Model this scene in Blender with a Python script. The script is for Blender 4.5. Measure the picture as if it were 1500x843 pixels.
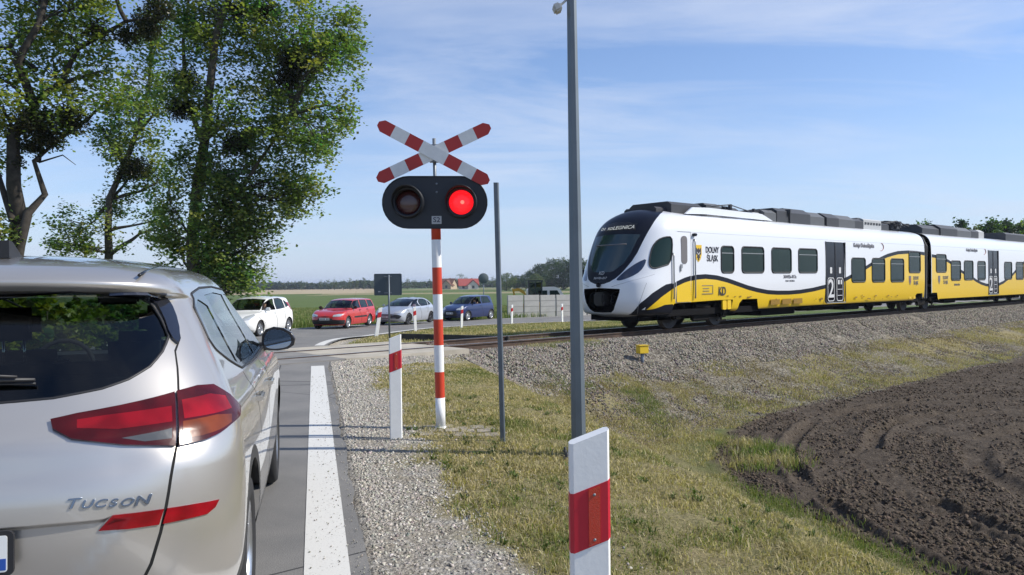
import bpy, bmesh, math, random
import numpy as np
from mathutils import Vector, Matrix
from mathutils.geometry import delaunay_2d_cdt
random.seed(7); RNG = np.random.default_rng(11)
for o in list(bpy.data.objects): bpy.data.objects.remove(o)
SC = bpy.context.scene; COL = SC.collection
R = math.radians

# ---------- camera ----------
cam_d = bpy.data.cameras.new('camera'); cam = bpy.data.objects.new('camera', cam_d); COL.objects.link(cam); SC.camera = cam
cam_d.sensor_width = 36; cam_d.lens = 36*1133/1500; cam_d.clip_end = 6000; cam_d.clip_start = .05
pitch, roll = -6.5/1133, .012
F_ = Vector((0, math.cos(pitch), math.sin(pitch))); U0 = Vector((0, -math.sin(pitch), math.cos(pitch))); R0 = Vector((1, 0, 0))
Rc = math.cos(roll)*R0-math.sin(roll)*U0; Uc = math.cos(roll)*U0+math.sin(roll)*R0
cam.matrix_world = Matrix(((Rc.x, Uc.x, -F_.x, 0), (Rc.y, Uc.y, -F_.y, 0), (Rc.z, Uc.z, -F_.z, 1.53), (0, 0, 0, 1)))
SC.render.resolution_x = 1024; SC.render.resolution_y = 575

# ---------- light ----------
SUN_EL = R(40); SUN_DIR = Vector((math.cos(SUN_EL)*math.cos(R(-2)), math.cos(SUN_EL)*math.sin(R(-2)), math.sin(SUN_EL)))
sun_d = bpy.data.lights.new('sun', 'SUN'); sun = bpy.data.objects.new('sun', sun_d); COL.objects.link(sun)
sun_d.energy = 4.2; sun_d.angle = R(.5); sun_d.color = (1, .95, .86)
sun.rotation_euler = SUN_DIR.to_track_quat('Z', 'Y').to_euler()
W = bpy.data.worlds.new('World'); SC.world = W; W.use_nodes = True
nt = W.node_tree; bgn = nt.nodes['Background']
sky = nt.nodes.new('ShaderNodeTexSky'); sky.sky_type = 'NISHITA'; sky.sun_disc = False
sky.sun_elevation = SUN_EL; sky.sun_rotation = math.atan2(SUN_DIR.x, SUN_DIR.y)
sky.air_density = 1.0; sky.dust_density = .25; sky.ozone_density = 3.0; sky.altitude = 50
# thin cirrus, laid out by direction in the sky
tc = nt.nodes.new('ShaderNodeTexCoord'); sep = nt.nodes.new('ShaderNodeSeparateXYZ'); nt.links.new(tc.outputs['Generated'], sep.inputs[0])
def M_(op, a, b=None, c=None):
    n = nt.nodes.new('ShaderNodeMath'); n.operation = op
    for i, v in enumerate((a, b, c)):
        if v is None: continue
        if isinstance(v, (int, float)): n.inputs[i].default_value = v
        else: nt.links.new(v, n.inputs[i])
    return n.outputs[0]
zc = M_('MAXIMUM', sep.outputs[2], .03); den = M_('ADD', zc, .12)
cx_ = M_('DIVIDE', sep.outputs[0], den); cy_ = M_('DIVIDE', sep.outputs[1], den)
comb = nt.nodes.new('ShaderNodeCombineXYZ'); nt.links.new(cx_, comb.inputs[0]); nt.links.new(cy_, comb.inputs[1])
mp = nt.nodes.new('ShaderNodeMapping'); mp.inputs['Rotation'].default_value = (0, 0, R(-24)); mp.inputs['Scale'].default_value = (.55, 1.3, 1)
nt.links.new(comb.outputs[0], mp.inputs[0])
nz = nt.nodes.new('ShaderNodeTexNoise'); nz.inputs['Scale'].default_value = 1.3; nz.inputs['Detail'].default_value = 9; nz.inputs['Roughness'].default_value = .62; nz.inputs['Distortion'].default_value = .7
nt.links.new(mp.outputs[0], nz.inputs[0])
nz2 = nt.nodes.new('ShaderNodeTexNoise'); nz2.inputs['Scale'].default_value = .5; nz2.inputs['Detail'].default_value = 3; nt.links.new(comb.outputs[0], nz2.inputs[0])
cl = M_('MULTIPLY', M_('SMOOTH_MIN', M_('MAXIMUM', M_('MULTIPLY', M_('SUBTRACT', nz.outputs[0], .41), 3.2), 0), 1, .2), M_('MAXIMUM', M_('MULTIPLY', M_('SUBTRACT', nz2.outputs[0], .33), 3.2), 0))
clf = M_('MINIMUM', M_('MULTIPLY', cl, .9), .5)
tnt = nt.nodes.new('ShaderNodeMix'); tnt.data_type = 'RGBA'; tnt.blend_type = 'MULTIPLY'; tnt.inputs['Factor'].default_value = 1; nt.links.new(sky.outputs[0], tnt.inputs['A']); tnt.inputs['B'].default_value = (.94, .99, 1.14, 1)
mixs = nt.nodes.new('ShaderNodeMix'); mixs.data_type = 'RGBA'
nt.links.new(clf, mixs.inputs['Factor']); nt.links.new(tnt.outputs['Result'], mixs.inputs['A']); mixs.inputs['B'].default_value = (5.6, 6.0, 6.9, 1)
# pale blue-white air low over the horizon
hz = M_('POWER', M_('SUBTRACT', 1.0, M_('MINIMUM', M_('MAXIMUM', sep.outputs[2], 0), 1)), 7.0)
mixh = nt.nodes.new('ShaderNodeMix'); mixh.data_type = 'RGBA'; nt.links.new(M_('MULTIPLY', hz, .85), mixh.inputs['Factor']); nt.links.new(mixs.outputs['Result'], mixh.inputs['A']); mixh.inputs['B'].default_value = (3.7, 4.45, 5.9, 1)
nt.links.new(mixh.outputs['Result'], bgn.inputs[0]); bgn.inputs[1].default_value = .115
SC.view_settings.view_transform = 'Standard'; SC.view_settings.look = 'None'; SC.view_settings.gamma = 1; SC.view_settings.exposure = .35
SC.view_settings.use_curve_mapping = False
SC.render.engine = 'CYCLES'; SC.cycles.max_bounces = 8; SC.cycles.transparent_max_bounces = 16; SC.cycles.caustics_reflective = False; SC.cycles.caustics_refractive = False

# ---------- materials ----------
_m = {}
def mat(name, col, rough=.6, metal=0, coat=0, emit=None, estr=0, spec=.5, back=None, var=0, vscale=8, bump=0, bscale=60, trans=0):
    if name in _m: return _m[name]
    m = bpy.data.materials.new(name); m.use_nodes = True; t = m.node_tree; b = t.nodes['Principled BSDF']
    b.inputs['Base Color'].default_value = (*col, 1); b.inputs['Roughness'].default_value = rough; b.inputs['Metallic'].default_value = metal
    b.inputs['Coat Weight'].default_value = coat; b.inputs['Coat Roughness'].default_value = .03; b.inputs['Specular IOR Level'].default_value = spec
    if emit: b.inputs['Emission Color'].default_value = (*emit, 1); b.inputs['Emission Strength'].default_value = estr
    if var or bump:
        g = t.nodes.new('ShaderNodeTexCoord')
    if var:
        n = t.nodes.new('ShaderNodeTexNoise'); n.inputs['Scale'].default_value = vscale; n.inputs['Detail'].default_value = 6; t.links.new(g.outputs['Object'], n.inputs[0])
        r = t.nodes.new('ShaderNodeValToRGB'); r.color_ramp.elements[0].position = .3; r.color_ramp.elements[1].position = .7
        r.color_ramp.elements[0].color = (*[c*(1-var) for c in col], 1); r.color_ramp.elements[1].color = (*[min(1, c*(1+var*.6)) for c in col], 1)
        t.links.new(n.outputs[0], r.inputs[0]); t.links.new(r.outputs[0], b.inputs['Base Color'])
    if bump:
        n2 = t.nodes.new('ShaderNodeTexNoise'); n2.inputs['Scale'].default_value = bscale; n2.inputs['Detail'].default_value = 4; t.links.new(g.outputs['Object'], n2.inputs[0])
        bp = t.nodes.new('ShaderNodeBump'); bp.inputs['Strength'].default_value = bump; bp.inputs['Distance'].default_value = .01; t.links.new(n2.outputs[0], bp.inputs['Height']); t.links.new(bp.outputs[0], b.inputs['Normal'])
    if back:   # cloth or raw metal on the inner face of a thin panel
        ge = t.nodes.new('ShaderNodeNewGeometry'); d = t.nodes.new('ShaderNodeBsdfDiffuse'); d.inputs[0].default_value = (*back, 1)
        mx = t.nodes.new('ShaderNodeMixShader'); t.links.new(ge.outputs['Backfacing'], mx.inputs[0]); t.links.new(b.outputs[0], mx.inputs[1]); t.links.new(d.outputs[0], mx.inputs[2])
        t.links.new(mx.outputs[0], t.nodes['Material Output'].inputs[0])
    _m[name] = m; return m
def glass(name, tint=.25, col=(.8, 1, .9), rough=.0):
    if name in _m: return _m[name]
    m = bpy.data.materials.new(name); m.use_nodes = True; t = m.node_tree; t.nodes.remove(t.nodes['Principled BSDF'])
    g = t.nodes.new('ShaderNodeBsdfGlossy'); g.inputs['Roughness'].default_value = rough; g.inputs[0].default_value = (1, 1, 1, 1)
    tr = t.nodes.new('ShaderNodeBsdfTransparent'); tr.inputs[0].default_value = (col[0]*tint, col[1]*tint, col[2]*tint, 1)
    lw = t.nodes.new('ShaderNodeFresnel'); ge = t.nodes.new('ShaderNodeNewGeometry'); ma = t.nodes.new('ShaderNodeMath'); ma.operation = 'MULTIPLY_ADD'; ma.inputs[1].default_value = 1/1.5-1.5; ma.inputs[2].default_value = 1.5
    t.links.new(ge.outputs['Backfacing'], ma.inputs[0]); t.links.new(ma.outputs[0], lw.inputs[0])
    mx = t.nodes.new('ShaderNodeMixShader'); t.links.new(lw.outputs[0], mx.inputs[0]); t.links.new(tr.outputs[0], mx.inputs[1]); t.links.new(g.outputs[0], mx.inputs[2])
    t.links.new(mx.outputs[0], t.nodes['Material Output'].inputs[0]); _m[name] = m; return m
def attr_mat(name, rough=.7, transl=0, spec=.3, attr='col'):
    if name in _m: return _m[name]
    m = bpy.data.materials.new(name); m.use_nodes = True; t = m.node_tree; b = t.nodes['Principled BSDF']
    a = t.nodes.new('ShaderNodeAttribute'); a.attribute_name = attr; t.links.new(a.outputs[0], b.inputs['Base Color'])
    b.inputs['Roughness'].default_value = rough; b.inputs['Specular IOR Level'].default_value = spec
    if transl:
        tl = t.nodes.new('ShaderNodeBsdfTranslucent'); mu = t.nodes.new('ShaderNodeMix'); mu.data_type = 'RGBA'; mu.blend_type = 'MULTIPLY'; mu.inputs['Factor'].default_value = 1
        t.links.new(a.outputs[0], mu.inputs['A']); mu.inputs['B'].default_value = (1.5, 1.7, .7, 1); t.links.new(mu.outputs['Result'], tl.inputs[0])
        mx = t.nodes.new('ShaderNodeMixShader'); mx.inputs[0].default_value = transl; t.links.new(b.outputs[0], mx.inputs[1]); t.links.new(tl.outputs[0], mx.inputs[2])
        t.links.new(mx.outputs[0], t.nodes['Material Output'].inputs[0])
    _m[name] = m; return m

# ---------- object helpers ----------
def tag(o, label=None, cat=None, group=None, kind=None):
    if label: o['label'] = label
    if cat: o['category'] = cat
    if group: o['group'] = group
    if kind: o['kind'] = kind
    return o
def empty(name, loc=(0, 0, 0), rz=0):
    o = bpy.data.objects.new(name, None); COL.objects.link(o); o.location = loc; o.rotation_euler = (0, 0, rz); o.empty_display_size = .2; return o
def np_obj(name, V, Fc, mats, parent=None, col=None, mi=None, smooth=False, N=None):
    """V (n,3), Fc (m,k) int or a list of such arrays"""
    me = bpy.data.meshes.new(name); Fl = Fc if isinstance(Fc, list) else [Fc]
    Fl = [np.asarray(f, np.int32) for f in Fl if len(f)]
    V = np.asarray(V, np.float32); nl = sum(f.size for f in Fl); nf = sum(len(f) for f in Fl)
    me.vertices.add(len(V)); me.vertices.foreach_set('co', V.ravel()); me.loops.add(nl); me.polygons.add(nf)
    me.loops.foreach_set('vertex_index', np.concatenate([f.ravel() for f in Fl])) if nl else None
    ls = []; lt = []; s0 = 0
    for f in Fl:
        k = f.shape[1]; ls.append(s0+np.arange(len(f))*k); s0 += f.size
    if nf: me.polygons.foreach_set('loop_start', np.concatenate(ls).astype(np.int32))
    if mi is not None: me.polygons.foreach_set('material_index', np.asarray(mi, np.int32))
    if smooth or N is not None: me.polygons.foreach_set('use_smooth', np.ones(nf, bool))
    for m in (mats if isinstance(mats, (list, tuple)) else [mats]): me.materials.append(m)
    if col is not None:
        cols = col if isinstance(col, dict) else {'col': col}
        for nm, c in cols.items():
            c = np.asarray(c, np.float32); c = np.concatenate([c, np.ones((len(c), 1), np.float32)], 1) if c.shape[1] == 3 else c
            a = me.color_attributes.new(nm, 'FLOAT_COLOR', 'POINT'); a.data.foreach_set('color', c.ravel())
    me.update(calc_edges=True)
    if N is not None: me.normals_split_custom_set_from_vertices([tuple(n) for n in N])
    o = bpy.data.objects.new(name, me); COL.objects.link(o)
    if parent: o.parent = parent
    return o
class MB:
    """collects boxes, bars, tubes, lathes and prisms into one mesh"""
    def __init__(s): s.bm = bmesh.new(); s.mi = 0
    def _f(s, vs, sm=False):
        try: f = s.bm.faces.new(vs); f.material_index = s.mi; f.smooth = sm
        except ValueError: pass
    def box(s, c, d, rz=0, bev=0, tilt=None):
        b = bmesh.new(); bmesh.ops.create_cube(b, size=1); bmesh.ops.scale(b, vec=d, verts=b.verts)
        if bev: bmesh.ops.bevel(b, geom=list(b.edges), offset=bev, segments=2, affect='EDGES')
        M = Matrix.Translation(c) @ Matrix.Rotation(rz, 4, 'Z')
        if tilt: M = M @ tilt
        b.transform(M); s.add(b, bool(bev)); return s
    def add(s, b, sm=False):
        mp = {v: s.bm.verts.new(v.co) for v in b.verts}
        for f in b.faces: s._f([mp[v] for v in f.verts], sm and False)
        b.free()
    def tube(s, pts, r, n=10, cap=True, sm=True):
        pts = [Vector(p) for p in pts]; rs = [float(q) for q in r] if isinstance(r, (list, tuple)) else [float(r)]*len(pts); rings = []
        up = None
        for i, p in enumerate(pts):
            t = (pts[min(i+1, len(pts)-1)]-pts[max(i-1, 0)]).normalized()
            if up is None: up = Vector((0, 0, 1)) if abs(t.z) < .9 else Vector((0, 1, 0))
            a = t.cross(up).normalized(); up = a.cross(t).normalized()
            rings.append([s.bm.verts.new(p+rs[i]*(math.cos(k/n*2*math.pi)*a+math.sin(k/n*2*math.pi)*up)) for k in range(n)])
        for A, B in zip(rings, rings[1:]):
            for k in range(n): s._f([A[k], A[(k+1) % n], B[(k+1) % n], B[k]], sm)
        if cap: s._f(list(reversed(rings[0]))); s._f(rings[-1])
        return s
    def lathe(s, prof, M=Matrix.Identity(4), n=24, sm=True):
        """prof: (radius, height) pairs about local z"""
        rings = [[s.bm.verts.new(M @ Vector((r*math.cos(k/n*2*math.pi), r*math.sin(k/n*2*math.pi), h))) for k in range(n)] if r > 1e-6 else [s.bm.verts.new(M @ Vector((0, 0, h)))] for r, h in prof]
        for A, B in zip(rings, rings[1:]):
            for k in range(n):
                a = [A[k], A[(k+1) % n]] if len(A) > 1 else [A[0]]; b = [B[(k+1) % n], B[k]] if len(B) > 1 else [B[0]]
                if len(a)+len(b) > 2: s._f(a+b, sm)
        return s
    def prism(s, poly, h0, h1, M=Matrix.Identity(4)):
        """poly in local xy, extruded from h0 to h1 along local z"""
        A = [s.bm.verts.new(M @ Vector((x, y, h0))) for x, y in poly]; B = [s.bm.verts.new(M @ Vector((x, y, h1))) for x, y in poly]; n = len(poly)
        s._f(list(reversed(A))); s._f(B)
        for k in range(n): s._f([A[k], A[(k+1) % n], B[(k+1) % n], B[k]])
        return s
    def quad(s, *p, sm=False): s._f([s.bm.verts.new(q) for q in p], sm); return s
    def build(s, name, mats, parent=None, loc=None):
        bmesh.ops.recalc_face_normals(s.bm, faces=s.bm.faces)
        me = bpy.data.meshes.new(name); s.bm.to_mesh(me); s.bm.free()
        for m in (mats if isinstance(mats, (list, tuple)) else [mats]): me.materials.append(m)
        o = bpy.data.objects.new(name, me); COL.objects.link(o)
        if parent: o.parent = parent
        if loc: o.location = loc
        return o
def kids(o): return [c for c in bpy.data.objects if c.parent is o]
def copy_tree(o, parent=None):
    c = o.copy(); COL.objects.link(c); c.parent = parent
    for ch in kids(o): copy_tree(ch, c)
    return c
def rrect(w, h, r, n=4, cx=0, cy=0):
    P = []
    for sx, sy, a0 in ((1, 1, 0), (-1, 1, 90), (-1, -1, 180), (1, -1, 270)):
        for k in range(n+1):
            a = R(a0+90*k/n); P.append((cx+sx*(w/2-r)+r*math.cos(a), cy+sy*(h/2-r)+r*math.sin(a)))
    return P
def frameM(o, x, y):
    """matrix whose local x, y run along the given directions"""
    x = Vector(x).normalized(); y = Vector(y); y = (y-x*y.dot(x)).normalized(); z = x.cross(y)
    return Matrix(((x.x, y.x, z.x, o[0]), (x.y, y.y, z.y, o[1]), (x.z, y.z, z.z, o[2]), (0, 0, 0, 1)))
def text(name, body, size, M, m, parent=None, depth=.002, shear=0, sx=1, align='CENTER', font_off=0):
    cu = bpy.data.curves.new(name, 'FONT'); cu.body = body; cu.size = size; cu.extrude = depth; cu.align_x = align; cu.align_y = 'CENTER'; cu.shear = shear; cu.offset = font_off; cu.resolution_u = 3
    t = bpy.data.objects.new('tmp', cu); COL.objects.link(t); dg = bpy.context.evaluated_depsgraph_get(); me = bpy.data.meshes.new_from_object(t.evaluated_get(dg))
    bpy.data.objects.remove(t); me.transform(M @ Matrix.Diagonal((sx, 1, 1, 1))); me.name = name; me.materials.clear(); me.materials.append(m)
    o = bpy.data.objects.new(name, me); COL.objects.link(o)
    if parent: o.parent = parent
    return o

# numpy value noise
def _h(ix, iy, seed):
    n = (ix.astype(np.int64)*374761393 + iy.astype(np.int64)*668265263 + seed*1442695041) & 0xffffffff
    n = ((n ^ (n >> 13))*1274126177) & 0xffffffff; return ((n ^ (n >> 16)) & 0xffff)/65535.0
def vnoise(x, y, seed=0):
    ix = np.floor(x); iy = np.floor(y); fx = x-ix; fy = y-iy; fx = fx*fx*(3-2*fx); fy = fy*fy*(3-2*fy)
    a = _h(ix, iy, seed); b = _h(ix+1, iy, seed); c = _h(ix, iy+1, seed); d = _h(ix+1, iy+1, seed)
    return (a*(1-fx)+b*fx)*(1-fy)+(c*(1-fx)+d*fx)*fy
def fbm(x, y, o=4, seed=0, g=.5):
    s = 0; a = 1; t = 0
    for k in range(o): s = s+a*vnoise(x*2**k+17.3*k, y*2**k-9.1*k, seed+k); t += a; a *= g
    return s/t
def sstep(a, b, x):
    t = np.clip((x-a)/(b-a), 0, 1); return t*t*(3-2*t)

# ---------- smooth body surfaces: a stack of plan outlines, quarter corners joined by straight sides ----------
def pchip(K, t):
    """K: (n, m) key rows at t = 0..n-1, monotone cubic interpolation at t (any shape) -> t.shape + (m,)"""
    K = np.asarray(K, float); n = len(K); t = np.clip(np.asarray(t, float), 0, n-1)
    d = np.diff(K, axis=0); m = np.zeros_like(K)
    a, b = d[:-1], d[1:]
    with np.errstate(divide='ignore', invalid='ignore'):
        hm = np.where(a*b > 0, 2*a*b/(a+b), 0)
    m[1:-1] = np.nan_to_num(hm); m[0] = d[0]; m[-1] = d[-1]
    i = np.minimum(t.astype(int), n-2); u = (t-i)[..., None]
    k0, k1, m0, m1 = K[i], K[i+1], m[i], m[i+1]
    return ((2*u**3-3*u**2+1)*k0 + (u**3-2*u**2+u)*m0 + (-2*u**3+3*u**2)*k1 + (u**3-u**2)*m1)

class Surf:
    # key columns: rear, width, corner length, exponent, z rear, z side, z front, front, front corner
    def __init__(s, keys, bulge=0.0):
        s.K = np.array(keys, float); s.n = len(keys); s.bulge = bulge
    def P(s, S, T):
        S, T = np.broadcast_arrays(np.asarray(S, float), np.asarray(T, float))
        k = pchip(s.K, T); r, w, C, p, zr, zs, zf, f, Cf = [k[..., i] for i in range(9)]
        ph1 = np.clip(S, 0, 1)*math.pi/2
        q = (np.sin(ph1)**p + np.cos(ph1)**p)**(1/p)
        a = w*np.sin(ph1)/q; b = r + C*(1-np.cos(ph1)/q); z = zr+(zs-zr)*np.sin(ph1)**2
        v = np.clip(S-1, 0, 1)
        bs = r+C+(f-Cf-r-C)*v; as_ = w*(1+s.bulge*np.sin(math.pi*v)**2)
        ph3 = np.clip(3-S, 0, 1)*math.pi/2
        q3 = (np.sin(ph3)**p + np.cos(ph3)**p)**(1/p)
        a3 = w*np.sin(ph3)/q3; b3 = f - Cf*(1-np.cos(ph3)/q3); z3 = zf+(zs-zf)*np.sin(ph3)**2
        m1 = S <= 1; m2 = (S > 1) & (S < 2)
        return np.stack([np.where(m1, a, np.where(m2, as_, a3)), np.where(m1, b, np.where(m2, bs, b3)), np.where(m1, z, np.where(m2, zs, z3))], -1)
    def N(s, S, T):
        e = 1e-3; S = np.asarray(S, float); T = np.asarray(T, float)
        du = s.P(np.minimum(S+e, 3), T) - s.P(np.maximum(S-e, 0), T)
        dv = s.P(S, np.minimum(T+e, s.n-1)) - s.P(S, np.maximum(T-e, 0))
        n = np.cross(du, dv); l = np.linalg.norm(n, axis=-1, keepdims=True)
        n = n/np.maximum(l, 1e-12)
        n[l[..., 0] < 1e-12] = (0, 0, 1)
        return n
    def inv(s, pts, W=(0, 1, 1), sr=(0, 3), tr=None):
        tr = tr or (0, s.n-1)
        g = np.linspace(*sr, int(140*(sr[1]-sr[0]))+2); h = np.linspace(*tr, int(26*(tr[1]-tr[0]))+2)
        Sg, Tg = np.meshgrid(g, h, indexing='ij'); G = s.P(Sg, Tg); out = []
        W = np.array(W, float); ds = g[1]-g[0]; dt = h[1]-h[0]
        for p in pts:
            p = np.array(p, float); D = (((G-p)*W)**2).sum(-1); i = np.unravel_index(D.argmin(), D.shape)
            S0, T0 = Sg[i], Tg[i]; a, b = ds, dt
            for _ in range(7):
                ss, tt = np.meshgrid(np.clip(S0+a*np.linspace(-1, 1, 9), *sr), np.clip(T0+b*np.linspace(-1, 1, 9), *tr), indexing='ij')
                D = (((s.P(ss, tt)-p)*W)**2).sum(-1); j = np.unravel_index(D.argmin(), D.shape)
                S0, T0 = ss[j], tt[j]; a *= .35; b *= .35
            out.append((float(S0), float(T0)))
        return out

class SurfR(Surf):
    '''tailgate with a shallow recess for the number plate'''
    def P(s, S, T):
        p = Surf.P(s, S, T); a, b, z = p[..., 0], p[..., 1], p[..., 2]; f = lambda x: np.clip(x, 0, 1)**2*(3-2*np.clip(x, 0, 1))
        d = .020*f((.787-.03*a-z)/.016)*f((z-.40)/.12)*f((.60-.18*f((.77-z)/.3)-a)/.10)*(b < 1)
        d = d+.016*np.exp(-((z-.935)/.055)**2)*f((.74-a)/.2)*(b < 1)
        p[..., 1] = b+d; return p
TUC = SurfR([
 #  r    w    C    p    zr    zs    zf    f    Cf
 [.34, .86, .50, 2.6, .26, .24, .20, 4.20, .60],
 [.14, .895, .52, 2.6, .36, .34, .34, 4.38, .65],
 [.03, .920, .54, 2.6, .52, .50, .50, 4.46, .70],
 [.00, .925, .54, 2.6, .72, .70, .68, 4.48, .75],
 [.01, .920, .52, 2.5, .90, .88, .84, 4.42, .75],
 [.06, .905, .50, 2.4, 1.02, 1.00, .96, 4.20, .75],
 [.15, .865, .48, 2.4, 1.12, 1.10, 1.06, 3.40, .55],
 [.27, .795, .46, 2.4, 1.28, 1.25, 1.22, 3.05, .50],
 [.40, .725, .44, 2.4, 1.43, 1.40, 1.38, 2.75, .50],
 [.47, .690, .42, 2.4, 1.50, 1.475, 1.47, 2.60, .48],
 [.38, .672, .42, 2.6, 1.525, 1.505, 1.51, 2.54, .46],
 [.36, .655, .42, 2.6, 1.555, 1.535, 1.54, 2.46, .45],
 [.46, .600, .40, 2.5, 1.612, 1.592, 1.595, 2.30, .42],
 [.90, .420, .35, 2.2, 1.665, 1.648, 1.645, 2.00, .35],
 [1.3, .001, .001, 2.0, 1.685, 1.685, 1.67, 1.80, .001]], bulge=.012)
TRN_KEYS = [
 [.62, 1.10, 1.1, 2.5, .42, .44, .44, 20.62, .02],
 [.15, 1.34, 1.3, 2.6, .56, .52, .52, 20.62, .02],
 [.00, 1.42, 1.35, 2.6, .95, .90, .90, 20.62, .02],
 [.02, 1.44, 1.45, 2.6, 1.45, 1.40, 1.40, 20.62, .02],
 [.14, 1.44, 1.50, 2.6, 1.75, 1.75, 1.75, 20.62, .02],
 [.36, 1.44, 1.45, 2.6, 2.25, 2.25, 2.25, 20.62, .02],
 [.62, 1.435, 1.35, 2.6, 2.80, 2.70, 2.70, 20.62, .02],
 [.86, 1.42, 1.25, 2.6, 3.20, 3.02, 3.02, 20.62, .02],
 [1.18, 1.35, 1.15, 2.5, 3.52, 3.30, 3.30, 20.62, .02],
 [1.70, 1.12, 1.05, 2.3, 3.74, 3.54, 3.54, 20.62, .02],
 [2.50, .70, .80, 2.1, 3.81, 3.67, 3.67, 20.62, .02],
 [4.0, .001, .001, 2.0, 3.83, 3.75, 3.75, 20.62, .001]]
TRN = Surf(TRN_KEYS)

# ---------- frames: the road (q right of its edge line, p along), the track (c towards us from the near rail, u along) ----------
ta = R(14.4); HR = np.array([-math.sin(ta), math.cos(ta)]); RR = np.array([math.cos(ta), math.sin(ta)]); P0 = np.array([-1.0, 4.1])
T0 = np.array([-1.5, 18.8]); DT = np.array([.754, .657]); NTR = np.array([.657, -.754])
def road_qp(x, y): return (x-P0[0])*RR[0]+(y-P0[1])*RR[1], (x-P0[0])*HR[0]+(y-P0[1])*HR[1]
def track_cu(x, y): return (x-T0[0])*NTR[0]+(y-T0[1])*NTR[1], (x-T0[0])*DT[0]+(y-T0[1])*DT[1]
def tp(c, u, z=0): p = T0+NTR*c+DT*u; return Vector((p[0], p[1], z))
def far_fall(x, y, z0):
    c, u = track_cu(x, y)
    zf = np.interp(y, [14, 19, 24, 30.6, 37, 44, 60, 150, 800, 3000], [0, -.05, -.2, -.4, -.55, -.7, -.85, -1.3, -1.8, -1.8])
    w = sstep(2, 10, -c); return z0*(1-w)+zf*w
def roadz(x, y):
    c, u = track_cu(x, y); return np.where(c > -2, 0, far_fall(x, y, 0.0))
# right edge of the road on its whole way, as a spline of points
EP = np.array([[4.08, -15.7], [0, 0.2], [-1.0, 4.1], [-3.74, 14.8], [-4.82, 19.0], [-5.3, 23.9], [-5.32, 28.4], [-5.05, 30.6], [-4.5, 34], [-3.55, 37.1], [-1.8, 39.9], [-.1, 41.8], [3.1, 44.3], [9, 48.9], [22, 59.5], [62, 93], [130, 150]])
EP[1] = P0+HR*(-4.0); EP[0] = P0+HR*(-21)
def cr(P, n=12):
    out = []
    for i in range(len(P)-1):
        p0 = P[max(i-1, 0)]; p1 = P[i]; p2 = P[i+1]; p3 = P[min(i+2, len(P)-1)]
        d1 = (np.linalg.norm(p2-p1))
        m1 = (p2-p0)/max(np.linalg.norm(p2-p1)+np.linalg.norm(p1-p0), 1e-6)*d1; m2 = (p3-p1)/max(np.linalg.norm(p3-p2)+np.linalg.norm(p2-p1), 1e-6)*d1
        if i == 0: m1 = p2-p1
        if i == len(P)-2: m2 = p2-p1
        for k in range(n):
            u = k/n; out.append((2*u**3-3*u**2+1)*p1+(u**3-2*u**2+u)*m1+(-2*u**3+3*u**2)*p2+(u**3-u**2)*m2)
    out.append(P[-1]); return np.array(out)
EL = cr(EP); ET = np.gradient(EL, axis=0); ET /= np.linalg.norm(ET, axis=1, keepdims=True); EN = np.stack([ET[:, 1], -ET[:, 0]], 1)   # right-hand normal
def road_dist(x, y):
    """signed distance right of the edge line"""
    x = np.asarray(x, float); y = np.asarray(y, float); sh = x.shape; X = x.ravel(); Y = y.ravel(); out = np.full(len(X), 1e3)
    near = (Y > -25) & (Y < 160) & (X > -30) & (X < 150)
    idx = np.where(near)[0]
    for s0 in range(0, len(idx), 20000):
        ii = idx[s0:s0+20000]; dx = X[ii, None]-EL[None, :, 0]; dy = Y[ii, None]-EL[None, :, 1]; D = dx*dx+dy*dy; j = D.argmin(1); k = np.arange(len(ii))
        out[ii] = dx[k, j]*EN[j, 0]+dy[k, j]*EN[j, 1]
    return out.reshape(sh)
def terrain(x, y, rd=None, detail=True):
    x = np.asarray(x, float); y = np.asarray(y, float)
    q, p = road_qp(x, y); c, u = track_cu(x, y)
    zr = np.interp(q, [-60, -25, -10, -7, 0, .4, 2.0, 3.15, 5.6, 9], [-.9, -.8, -.15, -.03, 0, -.02, -.06, -.17, -1.58, -1.62])
    zt = np.interp(c, [-2, .85, 2.1, 5.4, 8], [-.13, -.13, -.72, -1.6, -1.7])
    k = 6.0; nearz = np.log(np.exp(k*zr)+np.exp(k*zt))/k
    nearz = np.minimum(nearz, np.where(c < 3, 0.0, 5))
    farz = far_fall(x, y, -.13)-.03
    w = sstep(-2.6, -1.4, c); z = nearz*w+farz*(1-w)
    if rd is None: rd = road_dist(x, y)
    on = sstep(.26, .13, rd)*sstep(-7.2, -6.9, rd)
    z = z*(1-on)+(roadz(x, y)-.05)*on
    # under the crossing panels
    cr_ = sstep(-16.5, -16, u)*sstep(.2, -.4, u)*sstep(-2.6, -2.3, c)*sstep(1.2, .9, c); z = np.where(cr_ > 0, np.minimum(z, -.13*cr_+z*(1-cr_)), z)
    return z
def field_mask(x, y):
    q, p = road_qp(x, y); c, u = track_cu(x, y); r = 4.0; w = .5*(fbm(x*.8, y*.8, 3, 5)-.5)
    a = q-5.95+w; b = c-5.7+w
    d = np.where((a < r) & (b < r), r-np.hypot(np.minimum(a-r, 0), np.minimum(b-r, 0)), np.minimum(a, b))
    return d      # metres inside the ploughed field
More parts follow.
